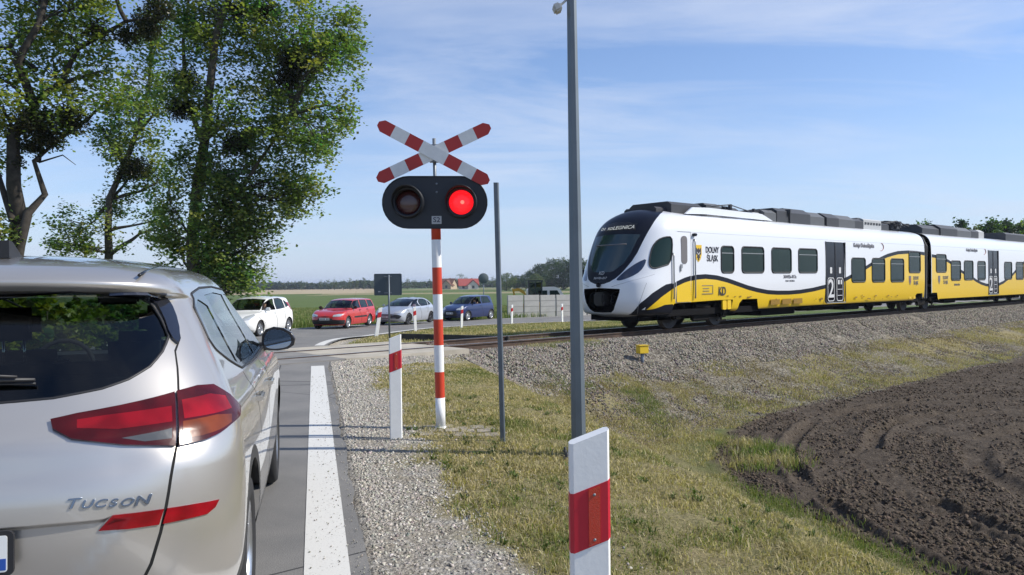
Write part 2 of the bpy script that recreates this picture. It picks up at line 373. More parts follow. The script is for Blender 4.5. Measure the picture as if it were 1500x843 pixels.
def zones(x, y, rd):
    q, p = road_qp(x, y); c, u = track_cu(x, y); n = fbm(x*1.7, y*1.7, 4, 3)-.5; n2 = fbm(x*.45, y*.45, 3, 9)-.5
    gravel = sstep(.98, .62, rd+n*1.1)*sstep(-.1, .15, rd)*(c > -1.5)+sstep(.75, .5, rd+n*.4)*sstep(-.1, .2, rd)*(c <= -1.5)
    gravel = np.maximum(gravel, sstep(3.2, 1.8, q+n*1.6)*sstep(-1, 0, q)*sstep(4.2, 2.2, c+n*1.5)*(c > -1))
    gravel = np.maximum(gravel, .75*sstep(-8.6, -7.4, rd+n)*(rd < -6)*(c > 0))
    ballast = sstep(3.3, 2.0, c+n*1.3)*sstep(-3.3, -2.7, c)*sstep(-1.5, 1.0, u+n)
    ballast = np.maximum(ballast, .85*sstep(6.4, 5.3, c+n*2)*(c > 0)*sstep(-1, 1.5, u+n)*sstep(3.0, 4.0, q)*sstep(-.26, -.02, n2+n*.35-.004*u))
    fd = field_mask(x, y); soil = sstep(-.15, .25, fd+n*.35)
    tan = ((y > 270) & (y < 3000)).astype(float)*sstep(-.14, -.20, x/np.maximum(y, 1)+.04*(fbm(x*.01, y*.01, 3, 4)-.5))
    tan = np.maximum(tan, .45*((y > 225) & (y < 262) & (x > -60))+.3*((y > 380) & (y < 520) & (x > -60)))
    tan = np.clip(tan, 0, 1)
    green = (c < -3.4)*sstep(3.4, 5, -c)*(rd < -7.2)*1.0
    green = np.maximum(green, (c < -3.0)*sstep(7, 12, u)*1.0); green = np.maximum(green, (rd > 900)*(c < -8)*1.0)
    weed = sstep(.08, .3, n2+.5*n)*.5+sstep(1.6, .2, -fd)*(1-soil)*.9*sstep(5.2, 6.4, q)
    return np.stack([gravel, ballast, soil], -1), np.stack([tan, green*(1-tan), np.clip(weed, 0, 1)], -1)
# polar sheet about the camera's foot, fine ahead and coarse behind
fine = np.arange(-41, 41.01, .11); ang = np.concatenate([fine, np.arange(44, 318, 3.5)]); ang = np.radians(ang)
r1 = [.4, .7, 1.0]
while r1[-1] < 75: r1.append(r1[-1]*1.0062+.0004)
while r1[-1] < 4500: r1.append(r1[-1]*1.035)
rr_ = np.array(r1); A_, R_ = np.meshgrid(ang, rr_, indexing='ij')
GX = np.sin(A_)*R_; GY = np.cos(A_)*R_; RD = road_dist(GX, GY); GZ = terrain(GX, GY, RD)
Z1, Z2 = zones(GX, GY, RD); q_, p_ = road_qp(GX, GY); c_, u_ = track_cu(GX, GY)
nearm = sstep(70, 30, R_)
soil = Z1[..., 2]
# clods and tyre tracks of the ploughed field
cl1 = fbm(GX*3.2, GY*3.2, 4, 21, .62); cl2 = 1-np.abs(2*fbm(GX*7, GY*7, 3, 31)-1)
fdm = sstep(-.2, 1.2, field_mask(GX, GY)+0*GX)
dz = soil*fdm*((cl1-.5)*.09+(cl2-.6)*.055+(fbm(GX*15, GY*15, 2, 95)-.5)*.05*sstep(22, 10, R_))*nearm
TCX, TCY = 13.0, 10.6; rho = np.hypot(GX-TCX, (GY-TCY)*1.0); phi = np.arctan2(GY-TCY, GX-TCX)
dz += soil*nearm*.045*(np.abs(np.sin(rho*math.pi/.52+3*fbm(GX*.4, GY*.4, 3, 91)))-.5)*sstep(.25, .55, fbm(GX*.4, GY*.4, 2, 92))
for rk, wd in ((8.85, .13), (7.35, .14), (5.7, .2), (4.1, .24), (2.2, .3)):
    wob = .12*np.sin(phi*3+rk)+.25*(fbm(phi*6, phi*0+rk, 2, 8)-.5); e = np.abs(rho-rk-wob)/wd
    dep = np.exp(-e**4); lug = .012*np.sin(phi*rk*2*math.pi/.19+e*2.2)
    fade = soil*nearm*sstep(.32, .5, fbm(phi*4, phi*0+rk*3, 2, 12)); dz = dz*(1-.82*dep*fade)+fade*dep*(-.06+lug)+fade*.05*np.exp(-((e-1.5)*2.2)**2)
# lugged track straight across the right-hand side
lx = (GX-6.4)*.52-(GY-6.8)*.85
ly = (GX-6.4)*.85+(GY-6.8)*.52; e = np.abs(lx-.5)/.28; dep = np.exp(-e**4)*soil*sstep(-.5, .5, ly); dz = dz*(1-.85*dep)+dep*(-.05+.025*np.sin(ly*2*math.pi/.17+e*1.8))
dz += (1-soil)*nearm*((fbm(GX*2.3, GY*2.3, 4, 41)-.5)*.06*sstep(.9, 2.2, RD)+(fbm(GX*11, GY*11, 2, 43)-.5)*.02*sstep(.4, .8, RD))
dz += Z1[..., 1]*nearm*(fbm(GX*9, GY*9, 2, 51)-.5)*.05
dz *= np.where((RD > .35) | (RD < -7.1), 1, 0)*np.where((c_ > .95) | (c_ < -2.45) | (u_ > 1), 1, 0)
GZ = GZ+dz
na, nr = GX.shape; V = np.stack([GX, GY, GZ], -1).reshape(-1, 3)
ia, ir = np.meshgrid(np.arange(na), np.arange(nr-1), indexing='ij'); ja = (ia+1) % na
Fq = np.stack([ia*nr+ir, ia*nr+ir+1, ja*nr+ir+1, ja*nr+ir], -1).reshape(-1, 4)
V = np.concatenate([V, [[0, 0, -.1]]]); cfan = np.stack([np.full(na, len(V)-1), np.arange(na)*nr, ((np.arange(na)+1) % na)*nr], -1)
c1 = np.concatenate([Z1.reshape(-1, 3), [[0, 0, 0]]]); c2 = np.concatenate([Z2.reshape(-1, 3), [[0, 0, 0]]])

def ground_mat():
    m = bpy.data.materials.new('ground'); m.use_nodes = True; t = m.node_tree; b = t.nodes['Principled BSDF']; L = t.links.new
    g = t.nodes.new('ShaderNodeNewGeometry').outputs['Position']
    def noise(sc, det=5, rough=.6, dist=0):
        n = t.nodes.new('ShaderNodeTexNoise'); n.inputs['Scale'].default_value = sc; n.inputs['Detail'].default_value = det; n.inputs['Roughness'].default_value = rough; n.inputs['Distortion'].default_value = dist; L(g, n.inputs[0]); return n.outputs[0]
    def ramp(f, *st):
        r = t.nodes.new('ShaderNodeValToRGB'); e = r.color_ramp.elements
        while len(e) < len(st): e.new(.5)
        for i, (p, c) in enumerate(st): e[i].position = p; e[i].color = (*c, 1)
        L(f, r.inputs[0]); return r.outputs[0]
    def mix(f, a, b_, bt='MIX'):
        n = t.nodes.new('ShaderNodeMix'); n.data_type = 'RGBA'; n.blend_type = bt
        for s, v in (('Factor', f), ('A', a), ('B', b_)):
            if isinstance(v, float): n.inputs[s].default_value = v
            elif isinstance(v, tuple): n.inputs[s].default_value = (*v, 1)
            else: L(v, n.inputs[s])
        return n.outputs['Result']
    def vor(sc, out='Color', feat='F1'):
        n = t.nodes.new('ShaderNodeTexVoronoi'); n.feature = feat; n.inputs['Scale'].default_value = sc; L(g, n.inputs[0]); return n.outputs[out]
    def sepc(name):
        a = t.nodes.new('ShaderNodeAttribute'); a.attribute_name = name; s = t.nodes.new('ShaderNodeSeparateColor'); L(a.outputs[0], s.inputs[0]); return s.outputs
    z1, z2 = sepc('zone'), sepc('zoneb')
    grass = ramp(noise(3.2, 8, .7), (.30, (.13, .10, .06)), (.42, (.23, .185, .10)), (.52, (.19, .175, .075)), (.62, (.27, .225, .125)), (.75, (.14, .15, .05)))
    grass = mix(.5, grass, ramp(noise(38, 4), (.3, (.10, .085, .04)), (.5, (.28, .24, .12)), (.7, (.42, .36, .2))))
    weed = ramp(noise(6, 6), (.3, (.06, .07, .025)), (.6, (.11, .13, .04)), (.8, (.17, .18, .065)))
    base = mix(z2[2], grass, weed)
    far = ramp(noise(.06, 6, .7), (.35, (.080, .115, .035)), (.6, (.105, .14, .045)), (.8, (.14, .16, .065))); far = mix(.5, far, ramp(noise(1.5, 6, .8), (.3, (.06, .10, .025)), (.7, (.14, .18, .055))))
    base = mix(z2[1], base, far); base = mix(z2[0], base, ramp(noise(.03, 6), (.3, (.34, .27, .17)), (.7, (.42, .35, .23))))
    def stones(sc, tone):
        sp = t.nodes.new('ShaderNodeSeparateColor'); L(vor(sc), sp.inputs[0]); return ramp(sp.outputs[0], *tone)
    gr = mix(.45, stones(55, ((0, (.20, .185, .16)), (.5, (.36, .335, .29)), (1, (.56, .54, .49)))), stones(21, ((0, (.22, .2, .17)), (.6, (.38, .35, .3)), (1, (.58, .56, .52)))))
    gr = mix(ramp(noise(2.5, 5), (.4, (0, 0, 0)), (.65, (.7, .7, .7))), gr, (.30, .26, .20))
    base = mix(z1[0], base, gr)
    ba = stones(17, ((0, (.09, .078, .062)), (.5, (.175, .155, .125)), (1, (.31, .285, .24))))
    base = mix(z1[1], base, ba)
    so_ = ramp(noise(22, 6, .8), (.38, (.55, .53, .5)), (.52, (1, 1, 1)), (.66, (1.5, 1.48, 1.42)))
    so = ramp(noise(4.5, 9, .75), (.3, (.052, .041, .031)), (.55, (.088, .070, .053)), (.8, (.160, .130, .10)))
    base = mix(z1[2], base, mix(1.0, so, so_, 'MULTIPLY'))
    L(base, b.inputs['Base Color']); b.inputs['Roughness'].default_value = .95; b.inputs['Specular IOR Level'].default_value = .15
    dn = vor(34, 'Distance'); d2 = vor(14, 'Distance')
    def mth(op, a, c):
        n = t.nodes.new('ShaderNodeMath'); n.operation = op
        for i, v in enumerate((a, c)):
            if isinstance(v, (int, float)): n.inputs[i].default_value = v
            else: L(v, n.inputs[i])
        return n.outputs[0]
    st = mth('ADD', mth('MULTIPLY', mth('MULTIPLY', dn, -1.0), z1[0]), mth('MULTIPLY', mth('MULTIPLY', d2, -2.2), z1[1]))
    hh = mth('ADD', st, mth('MULTIPLY', noise(30, 8, .75), 1.1))
    bp = t.nodes.new('ShaderNodeBump'); bp.inputs['Strength'].default_value = .9; bp.inputs['Distance'].default_value = .03; L(hh, bp.inputs['Height']); L(bp.outputs[0], b.inputs['Normal'])
    return m
tag(np_obj('ground', V, [Fq, cfan], ground_mat(), col={'zone': c1, 'zoneb': c2}, smooth=True), kind='structure')
def gz(x, y): return float(terrain(np.array([x]), np.array([y]))[0])
def rz_(x, y): return float(roadz(np.array([x]), np.array([y])))

# ---------- road ----------
def asphalt():
    m = bpy.data.materials.new('asphalt'); m.use_nodes = True; t = m.node_tree; b = t.nodes['Principled BSDF']; L = t.links.new
    g = t.nodes.new('ShaderNodeNewGeometry').outputs['Position']
    def N(sc, d, r=.6):
        n = t.nodes.new('ShaderNodeTexNoise'); n.inputs['Scale'].default_value = sc; n.inputs['Detail'].default_value = d; n.inputs['Roughness'].default_value = r; L(g, n.inputs[0]); return n.outputs[0]
    r = t.nodes.new('ShaderNodeValToRGB'); e = r.color_ramp.elements; e[0].position = .3; e[0].color = (.13, .128, .125, 1); e[1].position = .7; e[1].color = (.26, .255, .245, 1)
    L(N(130, 3, .8), r.inputs[0]); r2 = t.nodes.new('ShaderNodeValToRGB'); e = r2.color_ramp.elements; e[0].position = .35; e[0].color = (.8, .8, .8, 1); e[1].position = .65; e[1].color = (1.12, 1.1, 1.07, 1); L(N(.9, 7, .65), r2.inputs[0])
    mx = t.nodes.new('ShaderNodeMix'); mx.data_type = 'RGBA'; mx.blend_type = 'MULTIPLY'; mx.inputs['Factor'].default_value = 1; L(r.outputs[0], mx.inputs['A']); L(r2.outputs[0], mx.inputs['B'])
    # thin tar lines of cracks
    v = t.nodes.new('ShaderNodeTexVoronoi'); v.feature = 'DISTANCE_TO_EDGE'; v.inputs['Scale'].default_value = .13; L(g, v.inputs[0])
    lt = t.nodes.new('ShaderNodeMath'); lt.operation = 'LESS_THAN'; lt.inputs[1].default_value = .0009; L(v.outputs[0], lt.inputs[0])
    m2 = t.nodes.new('ShaderNodeMix'); m2.data_type = 'RGBA'; L(lt.outputs[0], m2.inputs['Factor']); L(mx.outputs['Result'], m2.inputs['A']); m2.inputs['B'].default_value = (.05, .05, .05, 1)
    L(m2.outputs['Result'], b.inputs['Base Color']); b.inputs['Roughness'].default_value = .82; b.inputs['Specular IOR Level'].default_value = .3
    bp = t.nodes.new('ShaderNodeBump'); bp.inputs['Strength'].default_value = .5; bp.inputs['Distance'].default_value = .006; L(N(160, 2), bp.inputs['Height']); L(bp.outputs[0], b.inputs['Normal'])
    return m
def paint_mat(name, col):
    m = bpy.data.materials.new(name); m.use_nodes = True; t = m.node_tree; b = t.nodes['Principled BSDF']; L = t.links.new
    g = t.nodes.new('ShaderNodeNewGeometry').outputs['Position']
    n = t.nodes.new('ShaderNodeTexNoise'); n.inputs['Scale'].default_value = 45; n.inputs['Detail'].default_value = 8; n.inputs['Roughness'].default_value = .75; L(g, n.inputs[0])
    r = t.nodes.new('ShaderNodeValToRGB'); e = r.color_ramp.elements; e[0].position = .34; e[0].color = (.34, .33, .30, 1); e[1].position = .43; e[1].color = (*col, 1); L(n.outputs[0], r.inputs[0])
    L(r.outputs[0], b.inputs['Base Color']); b.inputs['Roughness'].default_value = .7
    bp = t.nodes.new('ShaderNodeBump'); bp.inputs['Strength'].default_value = .4; bp.inputs['Distance'].default_value = .004; L(n.outputs[0], bp.inputs['Height']); L(bp.outputs[0], b.inputs['Normal']); return m
offs = np.array([.21, .1, -1, -2.2, -3.35, -4.5, -5.7, -6.85, -7.05])
sub = EL
def ribbon(name, offs, m, lift, sel=None, jag=0):
    E = EL if sel is None else EL[sel]; NN = EN if sel is None else EN[sel]; o = np.asarray(offs)
    X = E[:, None, 0]+NN[:, None, 0]*o; Y = E[:, None, 1]+NN[:, None, 1]*o
    if jag: w = jag*(fbm(X[:, 0]*3, Y[:, 0]*3, 4, 77)-.5); X[:, 0] += NN[:, 0]*w; Y[:, 0] += NN[:, 1]*w
    Z = roadz(X, Y)+lift; n, k = X.shape; i, j = np.meshgrid(np.arange(n-1), np.arange(k-1), indexing='ij')
    return np_obj(name, np.stack([X, Y, Z], -1).reshape(-1, 3), np.stack([i*k+j, (i+1)*k+j, (i+1)*k+j+1, i*k+j+1], -1).reshape(-1, 4)[:, ::-1], m)
# resample the edge finely
def resample(step=.12):
    global EL, ET, EN
    d = np.r_[0, np.cumsum(np.linalg.norm(np.diff(EL, axis=0), axis=1))]; s_ = np.concatenate([np.arange(0, 75, step), np.arange(75, d[-1], 1.5)])
    EL = np.stack([np.interp(s_, d, EL[:, 0]), np.interp(s_, d, EL[:, 1])], 1); ET = np.gradient(EL, axis=0); ET /= np.linalg.norm(ET, axis=1, keepdims=True); EN = np.stack([ET[:, 1], -ET[:, 0]], 1)
resample()
tag(ribbon('road', offs, asphalt(), 0, jag=.09), kind='structure')
white_paint = paint_mat('road_paint', (.62, .61, .57))
ce, ue = track_cu(EL[:, 0], EL[:, 1])
near_i = np.where(ce > 1.55)[0]; far_i = np.where(ce < -2.9)[0]
tag(ribbon('edge_line', [.12, -.12], white_paint, .004, near_i), kind='structure')
tag(ribbon('edge_line', [.12, -.12], white_paint, .004, far_i), kind='structure')
tag(ribbon('edge_line', [-6.6, -6.72], white_paint, .004, far_i), kind='structure')
tag(ribbon('edge_line', [-6.55, -6.79], white_paint, .004, near_i), kind='structure')

# ---------- railway track ----------
conc = mat('concrete_panel', (.42, .38, .31), .9, var=.25, vscale=1.2, bump=.4)
track = empty('railway_track', tp(-.72, 20))
tag(track, 'rusty railway track on grey ballast running under the white and yellow train', 'railway track')
track_inv = Matrix.Translation(-track.location)
def rail_mesh(c):
    b = MB(); prof = [(-.07, -.15), (.07, -.15), (.07, -.138), (.012, -.12), (.012, -.045), (.036, -.032), (.036, 0), (-.036, 0), (-.036, -.032), (-.012, -.045), (-.012, -.12), (-.07, -.138)]
    us = [-40, -16, -10, -5, 0, 20, 60, 120]; rings = []
    for u in us: rings.append([b.bm.verts.new(track_inv @ (tp(c+x, u, .035+z))) for x, z in prof])
    for A, B in zip(rings, rings[1:]):
        for k in range(len(prof)):
            b.mi = 1 if k == 6 else 0; b._f([A[k], A[(k+1) % 12], B[(k+1) % 12], B[k]])
    return b
rust = mat('rusty_steel', (.075, .045, .03), .75, var=.4, vscale=5); polished = mat('polished_rail', (.42, .40, .38), .3, 1)
rail_mesh(0).build('rail', [rust, polished], track); rail_mesh(-1.505).build('rail', [rust, polished], track)
slp = mat('sleeper_concrete', (.27, .25, .22), .9, var=.3, vscale=4)
sm = MB(); sm.box((0, 0, 0), (2.5, .26, .16), bev=.02); s0 = sm.build('sleeper', slp, track)
angT = math.atan2(DT[1], DT[0])-math.pi/2
for k in range(90):
    s = s0 if k == 0 else s0.copy()
    if k: COL.objects.link(s); s.parent = track
    s.location = tp(-.7525, .6+k*.62, -.185)-track.location; s.rotation_euler = (0, 0, angT)
# crossing panels between and beside the rails
conc2 = mat('concrete_panel_dark', (.22, .21, .195), .85, var=.25, vscale=1.5, bump=.4)
cp = empty('level_crossing_deck', tp(-.7, -7)); tag(cp, 'pale concrete crossing panels laid between the rails across the road', 'crossing panels')
for c0, c1_ in ((.13, .98), (-1.37, -.11), (-2.45, -1.62)):
    for k in range(5):
        b = MB(); u0 = -16.2+k*3.2; pts = [tp(c0, u0+.01)-cp.location, tp(c1_, u0+.01)-cp.location, tp(c1_, u0+3.19)-cp.location, tp(c0, u0+3.19)-cp.location]
        b.prism([(p.x, p.y) for p in pts], -.12, .022); b.build('panel', conc if k == 4 else conc2, cp)
# low dark kerb beam beyond the track
kb = MB(); A, B = Vector((-3.4, 23.6, 0)), Vector((-.1, 21.9, 0)); d = (B-A); kb.box((A+B)/2+Vector((0, 0, -.09)), (d.length, .12, .24), rz=math.atan2(d.y, d.x), bev=.015)
tag(kb.build('edging_beam', mat('dark_concrete', (.05, .047, .043), .9, var=.4, vscale=3)), 'low dark edging beam lying beside the rails beyond the crossing', 'edging beam')

# ---------- skin: triangulate a Surf so that outlines of lamps, windows and panels are followed exactly ----------
def densify(poly, step_s=.03, step_t=.25, closed=True):
    out = []; n = len(poly)
    for i in range(n if closed else n-1):
        a, b = poly[i], poly[(i+1) % n]; k = max(1, int(max(abs(a[0]-b[0])/step_s, abs(a[1]-b[1])/step_t)+.999))
        out += [(a[0]+(b[0]-a[0])*j/k, a[1]+(b[1]-a[1])*j/k) for j in range(k)]
    return out
def smooth_poly(poly, it=1):
    for _ in range(it):
        n = len(poly); out = []
        for i in range(n):
            a, b = np.array(poly[i]), np.array(poly[(i+1) % n]); out += [tuple(.75*a+.25*b), tuple(.25*a+.75*b)]
        poly = out
    return poly
def strip(line, w):
    """thin closed region along a polyline of (s, t); w = (half width in s, half width in t) per unit"""
    L_ = []; Rr = []
    for i, p in enumerate(line):
        a = np.array(line[max(i-1, 0)]); b = np.array(line[min(i+1, len(line)-1)]); d = (b-a)*np.array([1/w[0], 1/w[1]]); d /= max(np.linalg.norm(d), 1e-9)
        n = np.array([-d[1]*w[0], d[0]*w[1]]); L_.append(tuple(np.array(p)+n)); Rr.append(tuple(np.array(p)-n))
    return L_+Rr[::-1]
def inpoly(P, poly):
    x, y = P[:, 0], P[:, 1]; r = np.zeros(len(P), bool); n = len(poly)
    for i in range(n):
        (x1, y1), (x2, y2) = poly[i], poly[(i+1) % n]
        if y1 == y2: continue
        r ^= ((y1 > y) != (y2 > y)) & (x < (x2-x1)*(y-y1)/(y2-y1)+x1)
    return r
def skin(S, gs, gt, feats, tsc=.2):
    """feats: list of (region name, polygon in (s, t)). returns dict(region -> (P, N, tris)); later features win"""
    pts = [(a, b*tsc) for a in gs for b in gt]; edges = []
    for nm, poly in feats:
        pl = densify([(min(max(a, gs[0]), gs[-1]), min(max(b, gt[0]), gt[-1])) for a, b in poly], .05, .35)
        i0 = len(pts); pts += [(a, b*tsc) for a, b in pl]; edges += [(i0+k, i0+(k+1) % len(pl)) for k in range(len(pl))]
    res = delaunay_2d_cdt([Vector(p) for p in pts], edges, [], 0, 1e-6)
    vs = np.array([(v.x, v.y/tsc) for v in res[0]]); tr = np.array([tuple(f) for f in res[2] if len(f) == 3])
    cen = vs[tr].mean(1); reg = np.zeros(len(tr), int); names = ['body']
    for nm, poly in feats:
        if nm not in names: names.append(nm)
        reg[inpoly(cen, poly)] = names.index(nm)
    P = S.P(vs[:, 0], vs[:, 1]); N = S.N(vs[:, 0], vs[:, 1])
    fn = np.cross(P[tr[:, 1]]-P[tr[:, 0]], P[tr[:, 2]]-P[tr[:, 0]]); ar = np.linalg.norm(fn, axis=1); ok = ar > 1e-9; tr = tr[ok]; reg = reg[ok]; fn = fn[ok]
    # outward normals: away from the body's axis
    cc = P[tr].mean(1); ctr = np.array([0, np.clip(cc[:, 1].mean(), 0, 99), .9])
    mid = np.stack([np.zeros(len(cc)), np.clip(cc[:, 1], S.K[:, 0].min()+1.2, S.K[:, 7].max()-1.2), np.full(len(cc), min(1.0, S.K[:, 4].max()*.6))], 1)
    nn = N[tr].mean(1); sgn = np.sign((nn*(cc-mid)).sum(1)); 
    g = 1 if np.median(sgn) >= 0 else -1; N = N*g
    fl = (fn*N[tr].mean(1)).sum(1) < 0; tr[fl] = tr[fl][:, ::-1]
    return {nm: (P, N, tr[reg == i]) for i, nm in enumerate(names)}, names
def part(name, reg, mats, parent, off=0, sides='both', thick=0, smooth=True):
    """reg: one (P, N, tris) or a list (one material each). sides: right / left / both halves"""
    regs = reg if isinstance(reg, list) else [reg]; Vs = []; Ns = []; Fs = []; mi = []; b = 0
    for s in ((1, -1) if sides == 'both' else (1,) if sides == 'right' else (-1,)):
        for k, (P, N, tr) in enumerate(regs):
            if not len(tr): continue
            used, inv = np.unique(tr, return_inverse=True); p = P[used]+N[used]*off; n = N[used]*1.0; t = inv.reshape(-1, 3)
            if s < 0: p = p*[-1, 1, 1]; n = n*[-1, 1, 1]; t = t[:, ::-1]
            Vs.append(p); Ns.append(n); Fs.append(t+b); mi += [k]*len(t); b += len(p)
            if thick:   # side walls and the panel's depth
                e = {}
                for tri in t:
                    for i in range(3):
                        a, c = tri[i], tri[(i+1) % 3]; e[(a, c)] = e.get((a, c), 0)+1
                bd = [(a, c) for (a, c) in e if (c, a) not in e and not (sides == 'both' and abs(p[a, 0]) < 1e-4 and abs(p[c, 0]) < 1e-4)]
                if bd:
                    q = np.array(bd); qa, qc = q[:, 0], q[:, 1]; pin = p-n*thick; m = len(q)
                    Vs.append(np.concatenate([p[qa], p[qc], pin[qc], pin[qa]])); d = p[qc]-p[qa]; nn = np.cross(d, n[qa]); nn /= np.maximum(np.linalg.norm(nn, axis=1, keepdims=True), 1e-9)
                    Ns.append(np.tile(nn, (4, 1))); i = np.arange(m); Fs.append(np.stack([i, i+3*m, i+2*m], 1)+b); Fs.append(np.stack([i, i+2*m, i+m], 1)+b); mi += [k]*(2*m); b += 4*m
    if not Vs: return None
    return np_obj(name, np.concatenate(Vs), np.concatenate(Fs), mats, parent, mi=mi, N=np.concatenate(Ns))
def seam(S, poly, r, off=0, closed=True, sgn=1, n=6):
    """points of a bead that follows an outline on the surface"""
    pl = densify(poly, .03, .2, closed); a = np.array(pl); P = S.P(a[:, 0], a[:, 1]); N = S.N(a[:, 0], a[:, 1])
    return [Vector((sgn*p[0], p[1], p[2])) for p in (P+N*off)]
def bead(name, S, poly, r, m, parent, off=0, closed=True, sides=(1, -1)):
    for sg in sides:
        b = MB(); pts = seam(S, poly, r, off, closed, sg)
        if closed: pts.append(pts[0])
        b.tube(pts, r, 6, cap=not closed); b.build(name, m, parent)
def wheel(name, parent, loc, rad, wid, side, rim_m, tyre_m, spokes=5):
    """tyre with rim; side = +1 when the outer face looks along +x"""
    M = Matrix.Rotation(R(90)*side, 4, 'Y'); h = wid/2
    b = MB(); b.lathe([(rad*.66, -h*.8), (rad*.74, -h), (rad*.93, -h*.95), (rad*.985, -h*.75), (rad, -h*.5), (rad, -h*.2), (rad*.985, -h*.18), (rad*.985, -h*.08), (rad, -h*.06), (rad, h*.5), (rad*.985, h*.75), (rad*.93, h*.95), (rad*.74, h), (rad*.66, h*.8)], M, 32)
    w = b.build(name, tyre_m, parent, loc)
    b = MB(); b.lathe([(rad*.69, h*.86), (rad*.64, h*.88), (rad*.62, h*.55), (rad*.60, -h*.6)], M, 32)
    for k in range(spokes):
        A = M @ Matrix.Rotation(2*math.pi*k/spokes, 4, 'Z'); b.prism([(-.04*rad/.3, .05), (.04*rad/.3, .05), (.055*rad/.3, rad*.64), (-.055*rad/.3, rad*.64)], h*.5, h*.74, A)
    b.lathe([(0, h*.82), (rad*.17, h*.8), (rad*.2, h*.55), (rad*.2, h*.4)], M, 20); b.build('rim', rim_m, w)
    b = MB(); b.lathe([(0, h*.2), (rad*.62, h*.2), (rad*.62, h*.1), (0, h*.1)], M, 24); b.build('brake_disc', mat('brake_dark', (.03, .03, .03), .6, .5), w)
    return w
TYRE = mat('tyre_rubber', (.018, .018, .019), .82); BLK = mat('black_plastic', (.018, .018, .02), .5); GLS = mat('gloss_black', (.012, .013, .016), .12, coat=.5); GAP = mat('panel_gap', (.006, .006, .006), .9)
RIM = mat('alloy_rim', (.55, .56, .58), .3, .9); CHROME = mat('chrome', (.7, .71, .73), .12, 1); SEATC = mat('seat_cloth', (.03, .03, .033), .95)

def person(name, parts, skin_c, hair_c, top_c, label, M, group=None):
    """parts: dict joint -> (xyz, radius), edges; one skinned body, clothes and hair as children"""
    root = empty(name); root.matrix_world = M; tag(root, label, 'person', group)
    def grow(nm, verts, edges, m, rootv=0):
        me = bpy.data.meshes.new(nm); me.from_pydata([v[0] for v in verts], edges, []); o = bpy.data.objects.new(nm, me); COL.objects.link(o)
        md = o.modifiers.new('s', 'SKIN'); md.use_smooth_shade = True
        for i, v in enumerate(verts):
            me.skin_vertices[0].data[i].radius = (v[1], v[1]*v[2] if len(v) > 2 else v[1]); me.skin_vertices[0].data[i].use_root = i == rootv
        sb = o.modifiers.new('u', 'SUBSURF'); sb.levels = 2; sb.render_levels = 2
        dg = bpy.context.evaluated_depsgraph_get(); m2 = bpy.data.meshes.new_from_object(o.evaluated_get(dg)); bpy.data.objects.remove(o); m2.name = nm; m2.materials.clear(); m2.materials.append(m)
        r = bpy.data.objects.new(nm, m2); COL.objects.link(r); r.parent = root; return r
    grow('body', parts[0], parts[1], skin_c); grow('shirt', parts[2], parts[3], top_c)
    b = MB(); hp = parts[4]; b.lathe([(0, .125), (.055, .115), (.092, .07), (.1, .0), (.092, -.05), (.07, -.07)], Matrix.Translation(hp), 14); b.build('hair', hair_c, root)
    return root
def seated_driver(label, M, arm_out, shirt, skin_=(.45, .28, .2), hair=(.03, .02, .015)):
    # local: x right, y forward, z up, origin on the seat
    hd = (0, .05, .72); sx = -.19
    body = [((0, 0, .12), .13), ((0, .0, .38), .135), ((0, .02, .53), .06), (hd, .095, 1.15), ((0, .06, .80), .08),
            ((-.19, .02, .47), .055), ((.19, .02, .47), .055)]
    e = [(0, 1), (1, 2), (2, 3), (3, 4), (1, 5), (1, 6)]
    if arm_out: body += [((-.36, .10, .36), .045), ((-.40, .28, .52), .034), ((-.40, .33, .60), .038)]
    else: body += [((-.24, .16, .27), .045), ((-.16, .42, .32), .034), ((-.16, .5, .36), .035)]
    body += [((.25, .16, .27), .045), ((.16, .42, .32), .034), ((.16, .5, .36), .035), ((.1, .25, .08), .085), ((.12, .48, .1), .06), ((-.1, .25, .08), .085), ((-.12, .48, .1), .06)]
    e += [(5, 7), (7, 8), (8, 9), (6, 10), (10, 11), (11, 12), (0, 13), (13, 14), (0, 15), (15, 16)]
    sh = [((0, 0, .10), .15), ((0, 0, .38), .155), ((0, .02, .49), .09), ((-.19, .02, .46), .072), ((.19, .02, .46), .072), (tuple(Vector(body[5][0]).lerp(Vector(body[7][0]), .7)), .06), (tuple(Vector(body[6][0]).lerp(Vector(body[10][0]), .7)), .06)]
    return person('person', (body, e, sh, [(0, 1), (1, 2), (1, 3), (1, 4), (3, 5), (4, 6)], (0, .035, .745)), mat('skin', skin_, .55), mat('hair_dark', hair, .8), mat('shirt_'+label[:6], shirt, .9), label, M)

